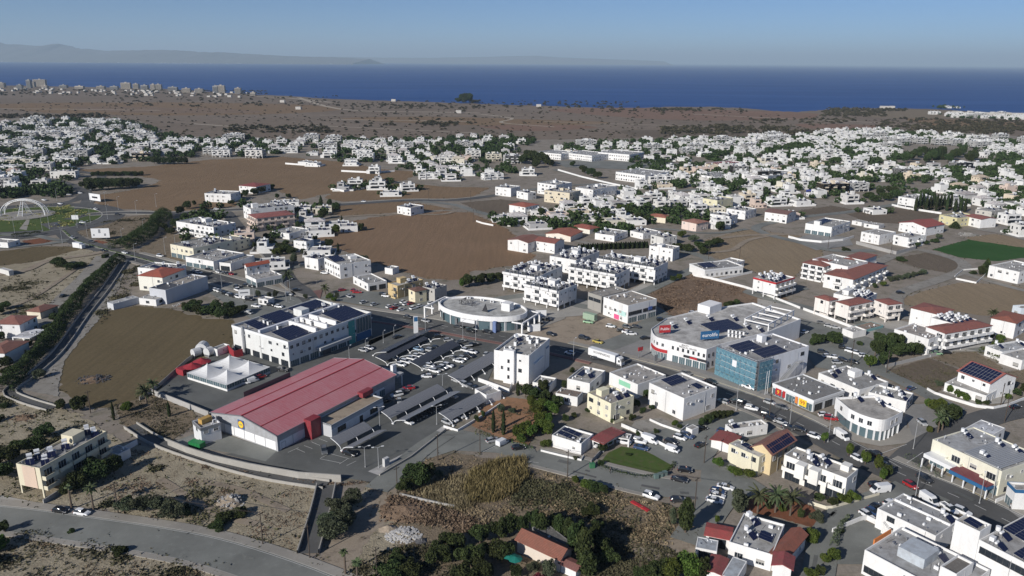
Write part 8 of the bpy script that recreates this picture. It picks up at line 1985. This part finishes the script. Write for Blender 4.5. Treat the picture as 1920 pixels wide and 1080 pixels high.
# ================================================================ THE TOWN BEYOND: plots of houses, each one a thing
def house_mb(seed, style):
 """slots: 0 wall 1 flat roof 2 glass 3 tile 4 white kit 5 dark panel"""
 rr=random.Random(seed);mb=MB();kit=[]
 def block(x0, x1, y0, y1, z0, z1, roof=True, win=True):
  mb.box(x0, x1, y0, y1, z0, z1,0, bottom=False, top=False)
  if roof:
   e=.25;p=z1 - .5
   for (a, b_, c, d) in ((x0, x1, y0, y0 + e),(x0, x1, y1 - e, y1),(x0, x0 + e, y0 + e, y1 - e),(x1 - e, x1, y0 + e, y1 - e)): mb.poly([(a, c, z1),(b_, c, z1),(b_, d, z1),(a, d, z1)],0)
   for (a, b_, c, d) in ((x0 + e, y0 + e, x1 - e, y0 + e),(x1 - e, y0 + e, x1 - e, y1 - e),(x1 - e, y1 - e, x0 + e, y1 - e),(x0 + e, y1 - e, x0 + e, y0 + e)): mb.poly([(c, d, p),(a, b_, p),(a, b_, z1),(c, d, z1)],0)
   mb.poly([(x0 + e, y0 + e, p),(x1 - e, y0 + e, p),(x1 - e, y1 - e, p),(x0 + e, y1 - e, p)],1)
  if win:
   ns=max(1, int((z1 - z0)/3.0))
   for s in range(ns):
    zz=z0 + s * 3.1 + .9
    for (ax, ay, bx, by, nx, ny) in ((x0, y0, x1, y0,0,-1),(x1, y0, x1, y1,1,0),(x1, y1, x0, y1,0,1),(x0, y1, x0, y0,-1,0)):
     L=math.hypot(bx - ax, by - ay);n=int(L / 3.4)
     for k in range(n):
      if rr.random() < .42: continue
      u=(k + .5) / n;w=rr.choice([.5,.6,.9]);dz=1.2 if rr.random() < .75 else 2.0;z_=zz if dz < 2 else zz - .8
      cx, cy=ax + (bx - ax) * u, ay + (by - ay) * u;tx, ty=(bx - ax) / L * w, (by - ay) / L * w;ex, ey=nx * .04, ny * .04
      q=[(cx - tx + ex, cy - ty + ey, z_),(cx + tx + ex, cy + ty + ey, z_),(cx + tx + ex, cy + ty + ey, z_ + dz),(cx - tx + ex, cy - ty + ey, z_ + dz)]
      mb.poly(q, 2)
      s_=MB();
      if rr.random() < .35:  # a shading lintel slab
       c0=(cx - tx * 1.3, cy - ty * 1.3);c1=(cx + tx * 1.3, cy + ty * 1.3)
       mb.slab((c0[0], c0[1], z_ + dz + .2),(c0[0] + nx * .5, c0[1] + ny * .5, z_ + dz + .2),(c1[0] + nx * .5, c1[1] + ny * .5, z_ + dz + .2),(c1[0], c1[1], z_ + dz + .2),.12,0)
 def balc(x0, x1, y, z, d=1.5, sgn=-1):
  ya, yb=(y - d, y) if sgn < 0 else (y, y + d);mb.box(x0, x1, ya, yb, z - .2, z, 0)
  yy=ya if sgn < 0 else yb - .12;mb.box(x0, x1, yy, yy + .12, z + .002, z + .9,0);mb.poly([(x0 + .4, y + sgn * .05, z + .05),(x1 - .4, y + sgn * .05, z + .05),(x1 - .4, y + sgn * .05, z + 2.3),(x0 + .4, y + sgn * .05, z + 2.3)],2)
 def heater(x, y, z, k=0): mb.add(heater_mb(k, (4,5,4)),(x, y, z), rr.uniform(-.2,.2))
 if style=='villa':
  L, W=rr.uniform(10,13), rr.uniform(9,11);block(-L / 2, L / 2,-W / 2, W / 2,0,3.6);u=rr.uniform(.5,.75);block(-L / 2 + .01,-L / 2 + L * u, -W / 2+1.6, W / 2 - .01,3.1,6.9)
  balc(-L / 2+1,-L / 2+5,-W / 2+1.6,3.62);heater(-1,1,6.4, rr.randrange(3));heater(1.4 - L * .2,-1,6.4,2)
  mb.box(L * .1, L / 2,-W / 2-2.4,-W / 2 - .01,2.9,3.15,0)
  for xx in (L * .1 + .1, L / 2 - .35): mb.box(xx, xx + .25,-W / 2-2.3,-W / 2-2.05,0,2.9,0)
 elif style=='bungalow':
  L, W=rr.uniform(12,15), rr.uniform(9,12);block(-L / 2, L / 2,-W / 2, W / 2,0,3.9);mb.box(-L / 2-2.5,-L / 2 - .01,-2,3,2.7,2.95,0);mb.box(-L / 2-2.4,-L / 2-2.2,-1.9,-1.7,0,2.7,0);heater(0,1,3.4,0);heater(3,-1,3.4,2)
 elif style=='modern':
  L, W=rr.uniform(11,14), rr.uniform(9,11);block(-L / 2, L / 2,-W / 2, W / 2,0,6.8);block(-L / 2-2.6,-L / 2 - .01,-W / 2+1, W / 2-2,0,3.3);block(L * .1, L * .3,-1,2.5,6.3,8.8, win=False);heater(-L * .25,0,6.3,1)
  balc(-L * .4, L * .05,-W / 2,3.3);balc(L * .1, L * .42,-W / 2,3.3);mb.poly([(-L * .4,-W / 2 - .06,.1),(L * .1,-W / 2 - .06,.1),(L * .1,-W / 2 - .06,2.6),(-L * .4,-W / 2 - .06,2.6)],2)
 elif style in ('tiled','tiled1'):
  L, W=rr.uniform(11,14), rr.uniform(9,11);z=6.2 if style=='tiled' else 3.5;block(-L / 2, L / 2,-W / 2, W / 2,0, z, roof=False)
  o=.6;X0, X1, Y0, Y1=-L / 2 - o, L / 2 + o, -W / 2 - o, W / 2 + o;ins=rr.choice([0,4.5]);zz=z + 2.0
  mb.slab((X0, Y0, z),(X1, Y0, z),(X1 - ins, 0, zz),(X0 + ins, 0, zz),.15,3);mb.slab((X1, Y1, z),(X0, Y1, z),(X0 + ins, 0, zz),(X1 - ins, 0, zz),.15,3)
  for s in (-1,1):
   xa=(L / 2) * s if not ins else (L / 2 + o) * s;ya=W / 2 if not ins else W / 2 + o
   mb.poly([(xa, -ya, z),(xa, ya, z),((L / 2 + o - ins) * s if ins else xa, 0, zz - .05)],3 if ins else 0)
  if style=='tiled': balc(-3,3,-W / 2,3.2);mb.slab((-4,-W / 2-2.6,2.8),(2,-W / 2-2.6,2.8),(2,-W / 2 - .02,3.2),(-4,-W / 2 - .02,3.2),.12,3)
  heater(-2, W / 2-2.2, z + .6,2)
 elif style=='apartment':
  L, W=rr.uniform(18,26), rr.uniform(11,13);z0=2.4
  mb.box(-L / 2, L / 2,-W / 2, W / 2, z0,9.2,0, top=False);block(-L / 2, L / 2,-W / 2, W / 2, z0,9.3)
  for i in range(6):
   for j in (0,1): x=-L / 2 + .3 + i * (L - .6)/5;y=(-W / 2 + .3, W / 2 - .3)[j];mb.box(x - .2, x + .2, y - .2, y + .2,0, z0,0)
  mb.box(-3,3,-W / 2+2, W / 2-2,0, z0,0, bottom=False)
  for s in (-1,1):
   for zf in (2.6,5.8):
    for q in range(3): xx=-L / 2+1.2 + q * (L - 1)/3;balc(xx, xx + 3.4, s * W / 2, zf + .2,1.4, s)
  block(-2,2,-2.5,2,8.8,11.4, win=False)
  for q in range(9): heater(rr.uniform(-L / 2+1.5, L / 2-1.5), rr.choice([-1,1]) * rr.uniform(W * .2, W * .34),8.8, rr.randrange(3))
 elif style=='row':
  L, W=24,10
  for q in range(3): block(-L / 2 + q * 8 + .01,-L / 2 + q * 8+7.99,-W / 2+(q % 2) * .8, W / 2,0,6.6+(q % 2) * .4);heater(-L / 2 + q * 8+4,0,6.1, q % 3);balc(-L / 2 + q * 8+1,-L / 2 + q * 8+5,-W / 2+(q % 2) * .8,3.3)
 elif style=='villa_red':
  L, W=rr.uniform(10,12), rr.uniform(9,10);block(-L / 2, L / 2,-W / 2, W / 2,0,6.6);heater(1,1,6.1,0)
  mb.slab((-L / 2 - .5,-W / 2-3,2.7),(L * .2,-W / 2-3,2.7),(L * .2,-W / 2 - .02,3.6),(-L / 2 - .5,-W / 2 - .02,3.6),.15,3);mb.slab((-L / 2 - .3,-W / 2 - .3,6.65),(L / 2 + .3,-W / 2 - .3,6.65),(L / 2 + .3,-W / 2+1.3,7.4),(-L / 2 - .3,-W / 2+1.3,7.4),.12,3);balc(-L * .3, L * .3,-W / 2,3.3)
 return mb
HM=['render_wall','roof_pale','glass_dark','roof_tile','tank_white','solar_cell']
m, t, b=nt('roof_pale');p=pos(t);n1=noise(t, p, .25,5,.7);t.links.new(ramp(t, n1,[(.35,(.28,.27,.25)),(.6,(.48,.47,.45))]), b.inputs['Base Color']);b.inputs['Roughness'].default_value=.9;M['roof_pale']=m
STY=['villa','bungalow','modern','tiled','tiled1','apartment','row','villa_red']
DESC={'villa': 'two-storey stepped house','bungalow': 'low flat house','modern': 'cubic two-storey house','tiled': 'tiled two-storey house','tiled1': 'tiled bungalow','apartment': 'apartment block on stilts','row': 'terrace of three houses','villa_red': 'house with red tile porch'}
PLUR={'villa': 'two-storey stepped houses','bungalow': 'low flat houses','modern': 'cubic two-storey houses','tiled': 'tiled two-storey houses','tiled1': 'tiled bungalows','apartment': 'stilted apartment blocks','row': 'terraces of three houses','villa_red': 'houses with red tile porches'}
HMB={(s, v): house_mb(hash_ * 17 + v * 5+3, s) for hash_, s in enumerate(STY) for v in range(5)}
def house_me(s, v): return shared(('h', s, v), lambda: HMB[(s, v)].mesh('house', HM))
# landmarks used to say where a house stands
LM=[((45,330),'behind the arch roundabout'),((60,260),'in the far left quarter'),((200,265),'in the left quarter beyond the fields'),((340,285),'at the head of the upper brown field'),((480,290),'along the top edge of the upper field'),((690,290),'in the upper middle quarter'),((690,345),'on the islands of the brown fields'),((860,300),'right of the upper middle quarter'),
      ((1000,345),'near the loop road'),((1140,290),'round the far school'),((1120,370),'below the school road'),((1260,300),'behind the school'),((1230,370),'in the dense centre right'),((1230,410),'above the round tree grove'),((1400,290),'in the far right centre'),((1400,340),'beyond the blue bus'),((1360,390),'left of the dark field'),((1480,380),'below the blue bus lot'),
      ((1550,300),'left of the far grove'),((1560,350),'left of the cypress row'),((1660,260),'on the far right ridge'),((1700,330),'in front of the far grove'),((1860,300),'in the far right quarter'),((1850,350),'behind the cypresses'),((1880,400),'at the right edge above the crop field'),((1820,260),'at the far right horizon'),
      ((420,440),'near the dry channel'),((560,420),'left of the central brown field'),((1010,420),'right of the central brown field'),((1150,430),'above the apartment group'),((1480,440),'above the brown lot'),((1900,440),'right of the crop field')]
def place_of(px, py): return min(LM, key=lambda q: (q[0][0] - px) ** 2+((q[0][1] - py)*2.5) ** 2)[1]
ZONES=[  # polygon in the photograph, street angle, plot along, plot across, mix, chance
 ([(-60,238),(60,228),(150,224),(230,228),(262,250),(300,262),(400,264),(440,260),(545,268),(560,282),(530,290),(390,294),(290,302),(150,312),(130,322),(60,330),(-60,335)],12,19,21,'vvmmarbt',.55),
 ([(-60,335),(60,330),(150,318),(160,330),(150,350),(170,362),(100,372),(-60,378)],8,20,22,'arrmv',.7),
 ([(545,262),(640,262),(960,258),(960,275),(975,290),(900,300),(870,315),(800,320),(760,316),(700,312),(640,300),(550,290)],5,21,24,'vvmmttabx',.55),
 ([(670,318),(760,322),(850,318),(960,312),(960,332),(900,338),(850,345),(790,340),(750,338),(690,335)],5,22,24,'vvmmttbx',.4),
 ([(625,345),(700,340),(745,345),(740,360),(640,362)],5,19,20,'vvmm',.9),
 ([(1040,280),(1090,270),(1290,262),(1290,300),(1280,306),(1180,302),(1040,298)],8,21,24,'vvmmabx',.75),
 ([(1180,318),(1290,315),(1330,330),(1360,345),(1280,355),(1210,360)],14,20,20,'rbbvvm',.9),
 ([(1100,358),(1190,365),(1280,362),(1380,352),(1450,345),(1440,372),(1490,376),(1500,388),(1440,400),(1380,402),(1330,402),(1240,398),(1180,400),(1100,392)],14,17,18,'vvvbbmmxxtb',.9),
 ([(1010,372),(1090,378),(1150,395),(1240,412),(1330,420),(1340,430),(1200,428),(1100,420),(1040,412),(1000,405)],14,19,20,'vtxxbb',.88),
 ([(910,404),(1000,412),(1100,422),(1200,432),(1180,442),(1080,438),(1000,430),(950,422)],14,19,19,'ttxbb',.85),
 ([(1290,262),(1480,258),(1610,244),(1680,246),(1780,256),(1960,268),(1960,302),(1840,300),(1800,280),(1700,268),(1690,290),(1690,305),(1560,310),(1400,312),(1290,300)],10,19,20,'vvmmarx',.64),
 ([(1290,318),(1400,315),(1560,312),(1690,312),(1800,316),(1960,308),(1960,345),(1850,345),(1700,338),(1640,340),(1560,345),(1480,350),(1400,348),(1360,342)],12,18,19,'vvvbmmmaxxt',.76),
 ([(1450,350),(1560,348),(1610,352),(1600,372),(1500,378),(1450,370)],14,18,19,'vvmmt',.8),
 ([(1760,345),(1960,348),(1960,400),(1900,402),(1850,396),(1830,380),(1770,378),(1750,360)],16,18,18,'vvmmttxb',.8),
 ([(1860,405),(1960,400),(1960,432),(1880,424)],16,19,20,'vmt',.8),
 ([(1290,412),(1340,405),(1430,398),(1430,408),(1350,428),(1300,430)],14,18,18,'vvmt',.7),
 ([(440,430),(500,418),(580,405),(640,408),(600,432),(560,440),(500,445)],30,18,19,'vvbbmt',.75),
 ([(340,445),(400,440),(470,455),(500,470),(440,472),(420,448)],25,18,18,'vbm',.5),
 ([(555,456),(600,470),(640,480),(600,478),(560,462)],30,17,17,'vm',.6),
 ([(1560,726),(1640,700),(1660,715),(1600,735)],40,18,18,'b',.0),
 ([(1740,214),(1960,220),(1960,226),(1800,222)],5,24,26,'vmar',.9),
 ([(1760,200),(1800,201),(1800,204),(1760,203)],5,24,26,'b',.5)]
MIX={'v': 'villa','b': 'bungalow','m': 'modern','t': 'tiled','x': 'villa_red','a': 'apartment','r': 'row'}
def blocked(x, y, m=7):
 for pts, w in ROADS:
  for i in range(0, len(pts),1):
   if abs(pts[i][0] - x) < w + m + 6 and abs(pts[i][1] - y) < w + m + 6:
    a=pts[i];b_=pts[min(i + 1, len(pts)-1)];dx, dy=b_[0] - a[0], b_[1] - a[1];L2=dx * dx + dy * dy or 1;t=max(0, min(1,((x - a[0]) * dx + (y - a[1]) * dy) / L2))
    if math.hypot(x - a[0] - dx * t, y - a[1] - dy * t) < w + m - 4: return True
 return False
FPOL=[px for nm, px, mt, jg in F]
GROVES=[[(1690,272),(1830,278),(1840,312),(1690,312)],[(1612,350),(1690,350),(1690,386),(1612,386)],[(975,282),(1040,282),(1040,318),(975,318)],[(1036,302),(1290,304),(1290,318),(1036,318)],[(1600,222),(1604,222),(1604,223)]]
rr=random.Random(2024);FAR=[];TREES=[]
# some big far buildings placed by eye
for px, py, s, rot in [(417,294,'apartment',.1),(397,290,'apartment',.1),(480,296,'apartment',-.1),(500,294,'row',-.1),(553,276,'modern',.1),(615,280,'apartment',.2),(887,296,'apartment',.1),(870,277,'apartment',.1),(840,301,'row',0),(925,301,'apartment',.1),(960,306,'apartment',.2),(745,305,'modern',0),(703,325,'modern',0),(660,310,'bungalow',0),(780,310,'bungalow',0),(850,318,'bungalow',0),(923,336,'row',.4),(990,328,'modern',0),(978,269,'modern',0),(913,268,'modern',0),(573,308,'bungalow',-.2),(590,311,'bungalow',-.2),(1550,262,'modern',.2),(1630,262,'apartment',.1),(1650,258,'apartment',.1),(1700,268,'apartment',.1),(1725,270,'apartment',.1),(1760,272,'apartment',.1),(1790,273,'apartment',.1),(1830,275,'apartment',.1),(1670,268,'apartment',.1),(1440,300,'modern',.1),(1560,362,'apartment',.2),(1600,358,'apartment',.2),(1580,366,'modern',.2),(1800,318,'apartment',.3),(1670,320,'modern',0),(680,290,'row',0),(660,278,'row',0),(700,280,'row',0),(1640,322,'modern',.3)]:
 x, y=G(px, py)
 if not hits(x, y, 6): FAR.append((x, y, rot, s, .92));OCC.append((x, y, 12, rot, 11,6))
for px, py, k in [(614,271,'m'),(660,272,'r'),(690,273,'r'),(621,286,'m'),(684,288,'v'),(735,288,'m'),(789,276,'t'),(756,304,'b'),(776,305,'b'),(659,304,'b'),(570,308,'b'),(590,310,'b'),(702,326,'x'),(920,334,'r'),(984,328,'m'),(805,335,'r'),(828,331,'x'),(845,338,'x'),(813,318,'x'),(842,296,'t'),(832,306,'r'),(875,315,'b'),
 (644,356,'v'),(667,349,'m'),(686,347,'m'),(708,354,'m'),(733,366,'b'),(715,368,'b'),(764,357,'m'),(566,396,'b'),(607,398,'b'),(591,428,'t'),(636,426,'b'),(620,432,'b'),(668,428,'b'),(535,392,'r'),(654,432,'b'),(575,412,'v'),(600,440,'b'),(970,420,'t'),(1007,427,'b'),(1032,424,'b'),(1065,393,'t'),(1102,385,'m'),(1112,411,'b'),(945,413,'b'),(1045,408,'b'),(1085,402,'b'),(1140,398,'v'),(1170,410,'v'),(1150,420,'b'),(1190,420,'b'),(1225,375,'m'),(1265,372,'v'),(1308,398,'m'),(1271,390,'m'),(1383,402,'v'),(1592,380,'m'),(1340,396,'b'),(1180,385,'m'),(1240,392,'m'),(1205,392,'v'),(1420,388,'v'),(1400,378,'m'),(1455,384,'m'),
 (470,428,'b'),(500,470,'v'),(512,500,'b'),(440,500,'m'),(585,462,'v'),(600,476,'b'),(460,455,'m'),(480,472,'v'),(650,498,'b'),(1075,408,'v'),(1010,402,'b'),(1475,372,'v'),(1500,384,'b'),(1640,400,'b'),(1790,384,'v'),(1700,432,'v'),(1480,408,'b'),(1890,418,'m'),(1915,440,'v'),(1872,412,'t')]:
 x, y=G(px, py);s=MIX[k]
 if not hits(x, y, 4.5): a=math.radians(12 + rr.uniform(-6,6));FAR.append((x, y, a, s, .95));OCC.append((x, y, 9, a, 7,6));TREES.append((x + rr.uniform(-12,-8), y + rr.uniform(-3,6),2));TREES.append((x + rr.uniform(8,12), y + rr.uniform(-3,6),2));TREES.append((x, y + 9,2))
for poly, deg, pa, pc, mixs, ch in ZONES:
 gp=[G(*q) for q in poly];a=math.radians(deg);ca, sa=math.cos(a), math.sin(a)
 us=[x * ca + y * sa for x, y in gp];vs=[-x * sa + y * ca for x, y in gp]
 v=min(vs);row=0
 while v < max(vs):
  u=min(us) + rr.uniform(0,8)
  while u < max(us):
   s=MIX[rr.choice(mixs)];big=s in ('apartment','row');du=pa * (1.45 if big else 1.0)
   x, y=u * ca - v * sa + rr.uniform(-1.5,1.5), u * sa + v * ca + rr.uniform(-1.5,1.5);px, py=P(x, y)
   if -60 < px < 1980 and inpoly((px, py), poly) and not hits(x, y, 8.5) and not blocked(x, y) and not any(inpoly((px, py), q) for q in FPOL) and not any(inpoly((px, py), q) for q in GROVES):
    if rr.random() < ch:
     FAR.append((x, y, a + rr.choice([0, PI, PI / 2 if not big else 0, PI, 0]) + rr.uniform(-.06,.06), s, rr.uniform(.86,1.05)));OCC.append((x, y, 9 if not big else 13, a, 7 if not big else 11,6.5))
    else: TREES.append((x, y, 1))
    TREES.append((x + rr.uniform(-pa * .5, pa * .5), y + rr.choice([-1,1]) * pc * .52, rr.random() < .2));TREES.append((x + rr.uniform(-pa * .6, pa * .6), y - pc * .5,0))
    if rr.random() < .5: TREES.append((x + pa * .52, y + rr.uniform(-pc * .5, pc * .5),0))
   u += du
  row += 1;v += pc * (1.0 if row % 2 else 1.45)
FAR.sort(key=lambda q: q[0] ** 2 + q[1] ** 2)
TINT=[((.70,.70,.69),'white'),((.74,.74,.73),'white'),((.66,.66,.65),'white'),((.68,.67,.64),'white'),((.70,.66,.55),'cream'),((.66,.57,.44),'beige'),((.45,.45,.45),'grey'),((.62,.50,.43),'pinkish'),((.72,.72,.71),'white'),((.6,.59,.57),'off-white')] + [((.71,.71,.70),'white')] * 9
def plot_wall_mb():
 mb=MB();a, b_=9.2,8.6;t=.2
 for (x0, x1, y0, y1) in ((-a, a, -b_, -b_ + t),(-a, a, b_ - t, b_),(-a, -a + t, -b_ + t, b_ - t),(a - t, a, -b_ + t, b_ - t)): mb.box(x0, x1, y0, y1,0,1.5,0, bottom=False)
 return mb
PW=plot_wall_mb()
rest=MB()
for i, (x, y, a, s, k) in enumerate(FAR):
 v=rr.randrange(5);col, cn=rr.choice(TINT);px, py=P(x, y)
 if i < 285:
  o=ob('house' if s != 'apartment' else 'apartment_block', house_me(s, v), None, (x, y, 0), a, col, (k * rr.uniform(.88,1.1), k, rr.uniform(.86,1.08)))
  if py > 300 and s not in ('apartment','row') and rr.random() < .75: ob('plot_wall', shared('pw', lambda: PW.mesh('plot_wall',['render_wall'])), o, col=(.76,.76,.75))
  auto(o, f'{cn} {DESC[s]}', f'{cn} {PLUR[s]}', place_of(px, py),'apartment block' if s=='apartment' else 'house','houses ' + place_of(px, py))
 else: rest.add(HMB[(s, v)],(x, y, 0), a, (k, k, k))
ob('distant_houses', rest.mesh('distant_houses', HM), col=(.66,.66,.65), kind='stuff', label='crowd of small white houses filling the far quarters towards the plain', cat='houses')
print('far houses', len(FAR),'town trees', len(TREES))
TREES.sort(key=lambda q: q[0] ** 2 + q[1] ** 2);low=MB();cnt=0
LB=[]
for s in range(4):
 q=random.Random(s + 60);m_=MB()
 for i in range(70): d=Vector((q.gauss(0,1), q.gauss(0,1), q.gauss(0,1))).normalized();r_=q.uniform(.6,1.05);leafquad(m_, (d.x * r_, d.y * r_, .95 + d.z * r_ * .8),.36, q, .5)
 LB.append(m_)
for x, y, big in TREES:
 if (big < 2 and blocked(x, y, 4)) or hits(x, y, .3): continue
 px, py=P(x, y)
 if big < 2 and any(inpoly((px, py), q) for q in FPOL) or not (-40 < px < 1960): continue
 big=big==1
 h=rr.uniform(3.5,7)*(1.15 if big else 1)
 if cnt < 70:
  kd=rr.choice(['broad','broad','bright','olive','broad','cypress','bush']);tree(x, y, h if kd != 'bush' else 3, h * (1.1 if kd != 'cypress' else .3), kd, place_of(px, py),'garden trees of the town', parts=py > 420);cnt += 1
 else: low.add(rr.choice(LB),(x, y, 0), rr.uniform(0,6),(h * .6, h * .6, h * .5))
 if big:
  for q in range(3): low.add(rr.choice(LB),(x + rr.uniform(-7,7), y + rr.uniform(-6,6),0), rr.uniform(0,6),(h * .42, h * .42, h * rr.uniform(.35,.6)))
for poly, n in [([(0,262),(150,258),(300,268),(140,320),(0,330)],160),([(250,228),(330,256),(420,264),(300,268),(230,240)],90),([(1480,262),(1600,262),(1600,285),(1480,280)],80),([(1560,268),(1690,275),(1690,300),(1560,290)],70),([(1840,285),(1960,300),(1960,315),(1830,310)],60),([(940,262),(1000,262),(1000,275),(940,272)],40),([(1080,268),(1300,262),(1300,290),(1080,290)],90),([(1060,385),(1330,395),(1330,425),(1060,415)],70),([(900,408),(1180,430),(1180,445),(900,420)],60),([(1340,318),(1500,318),(1500,350),(1340,350)],90),([(1180,300),(1330,310),(1400,330),(1200,330)],60),([(0,330),(150,330),(160,370),(0,375)],90),([(620,268),(960,268),(960,320),(640,320)],110),([(340,380),(640,395),(600,440),(340,470)],60),([(1500,318),(1920,318),(1920,395),(1760,385),(1600,350)],110)]:
 gp=[G(*q) for q in poly];x0, x1=min(p[0] for p in gp), max(p[0] for p in gp);y0, y1=min(p[1] for p in gp), max(p[1] for p in gp);k=0
 for _ in range(n * 8):
  if k >= n: break
  x, y=rr.uniform(x0, x1), rr.uniform(y0, y1)
  if not inpoly((x, y), gp) or hits(x, y, .5) or blocked(x, y, 3): continue
  if any(inpoly(P(x, y), q) for q in FPOL): continue
  h=rr.uniform(3.5,8);low.add(rr.choice(LB),(x, y, 0), rr.uniform(0,6),(h * .5, h * .5, h * .48));k += 1
ob('garden_trees', low.mesh('garden_trees',['leaf_broad']), kind='stuff', label='dark garden trees and bushes growing between the far houses', cat='trees')
# towers and villages along the shore at the left
for k, (px, py, w, h, n_) in enumerate([(60,163,26,30,0),(56,165,14,44,0),(76,162,46,40,0),(4,164,24,26,0),(38,166,18,20,0),(237,166,34,32,0),(256,166,20,26,0),(272,168,24,24,0),(288,169,16,30,0),(298,169,22,30,0),(325,171,30,22,0),(350,173,26,20,0),(374,174,26,20,0),(405,174,16,34,0),(415,174,26,36,0),(447,175,20,26,0),(120,165,26,16,0),(150,166,30,14,0),(190,167,28,16,0),(215,168,26,18,0),(85,166,20,16,0),(475,179,16,14,0)]):
 h *= .68;x, y=G(px, py);mb=MB();mb.box(-w / 2, w / 2,-9,9,0, h, 0, bottom=False);nf=int(h / 3.4)
 for f in range(nf):
  for q in range(int(w / 4)): xx=-w / 2+1.2 + q * 4;mb.box(xx, xx + 2.4,-9.06,-9.0,1.0 + f * 3.4,2.7 + f * 3.4,1)
  mb.box(-w / 2, w / 2,-10.2,-9.07, f * 3.4 + .1, f * 3.4 + .35,0)
 mb.box(-3,3,-3,3, h + .001, h + 3,0)
 o=om('hotel_tower',mb,['render_wall','glass_dark'], None, (x, y, 0),.1,[(.36,.33,.29),(.26,.26,.26),(.42,.38,.33)][k % 3])
 auto(o, 'hotel block','hotel blocks','on the left shore','hotel','hotel blocks on the shore')
mb=MB();q=random.Random(9)
for k in range(90):
 px=q.uniform(-20,480);x, y=G(px, 166 + px * .02 + q.uniform(-1,8));w=q.uniform(5,12);mb.box(x - w / 2, x + w / 2, y - 5, y + 5,0, q.uniform(3,6))
for k in range(60): px=q.uniform(1780,1960);x, y=G(px, 213+(px - 1780) * .04 + q.uniform(0,3));w=q.uniform(7,16);mb.box(x - w / 2, x + w / 2, y - 5, y + 5,0, q.uniform(4,9))
for px, py in [(738,190),(1660,203),(1672,203),(1655,203),(530,192),(560,205),(860,212),(1010,200)]: x, y=G(px, py);mb.box(x - 6, x + 6, y - 5, y + 5,0,6)
om('shore_houses',mb,['render_wall'], col=(.5,.48,.45), kind='stuff', label='tiny pale houses strung along the shore', cat='houses')
# school hall and long low school buildings
for lb, A, B, C, h in [('long white sports hall behind the dark tree clump',(1025,283),(1052,289),(1062,283),7),('wide white school block with a low roof, left',(1074,284),(1110,292),(1130,286),7),('wide white school block, right of the low one',(1130,284),(1180,290),(1196,284),8),('long two-storey school building with rows of windows',(1154,322),(1210,329),(1256,322),8),('grey flat school building with dark window bands',(1390,326),(1440,331),(1495,322),7),('low school hall with a maroon roof',(1325,305),(1350,309),(1386,303),6),('low grey market hall right of the school',(1295,326),(1340,332),(1395,328),5)]:
 building(lb, A, B, C, h, faces={'L': 'W,W','R': 'W,W','B': 'n,n','E': 'n,n'}, name='school_building', cat='school building', rcol=(.28,.06,.07) if 'maroon' in lb else (.38,.38,.38), ac=0) if True else None
settle_labels()
# ================================================================ AIR
m=bpy.data.materials.new('haze');m.use_nodes=True;t=m.node_tree;t.nodes.clear()
vo=t.nodes.new('ShaderNodeVolumePrincipled');vo.inputs['Color'].default_value=(.64,.83,1.0,1);vo.inputs['Density'].default_value=4.6e-5;vo.inputs['Anisotropy'].default_value=0.0
oo=t.nodes.new('ShaderNodeOutputMaterial');t.links.new(vo.outputs[0], oo.inputs['Volume']);M['haze']=m
mb=MB();mb.box(-96000,96000,-3000,131000,-5.0,1000.0);om('haze',mb,['haze'], kind='stuff')
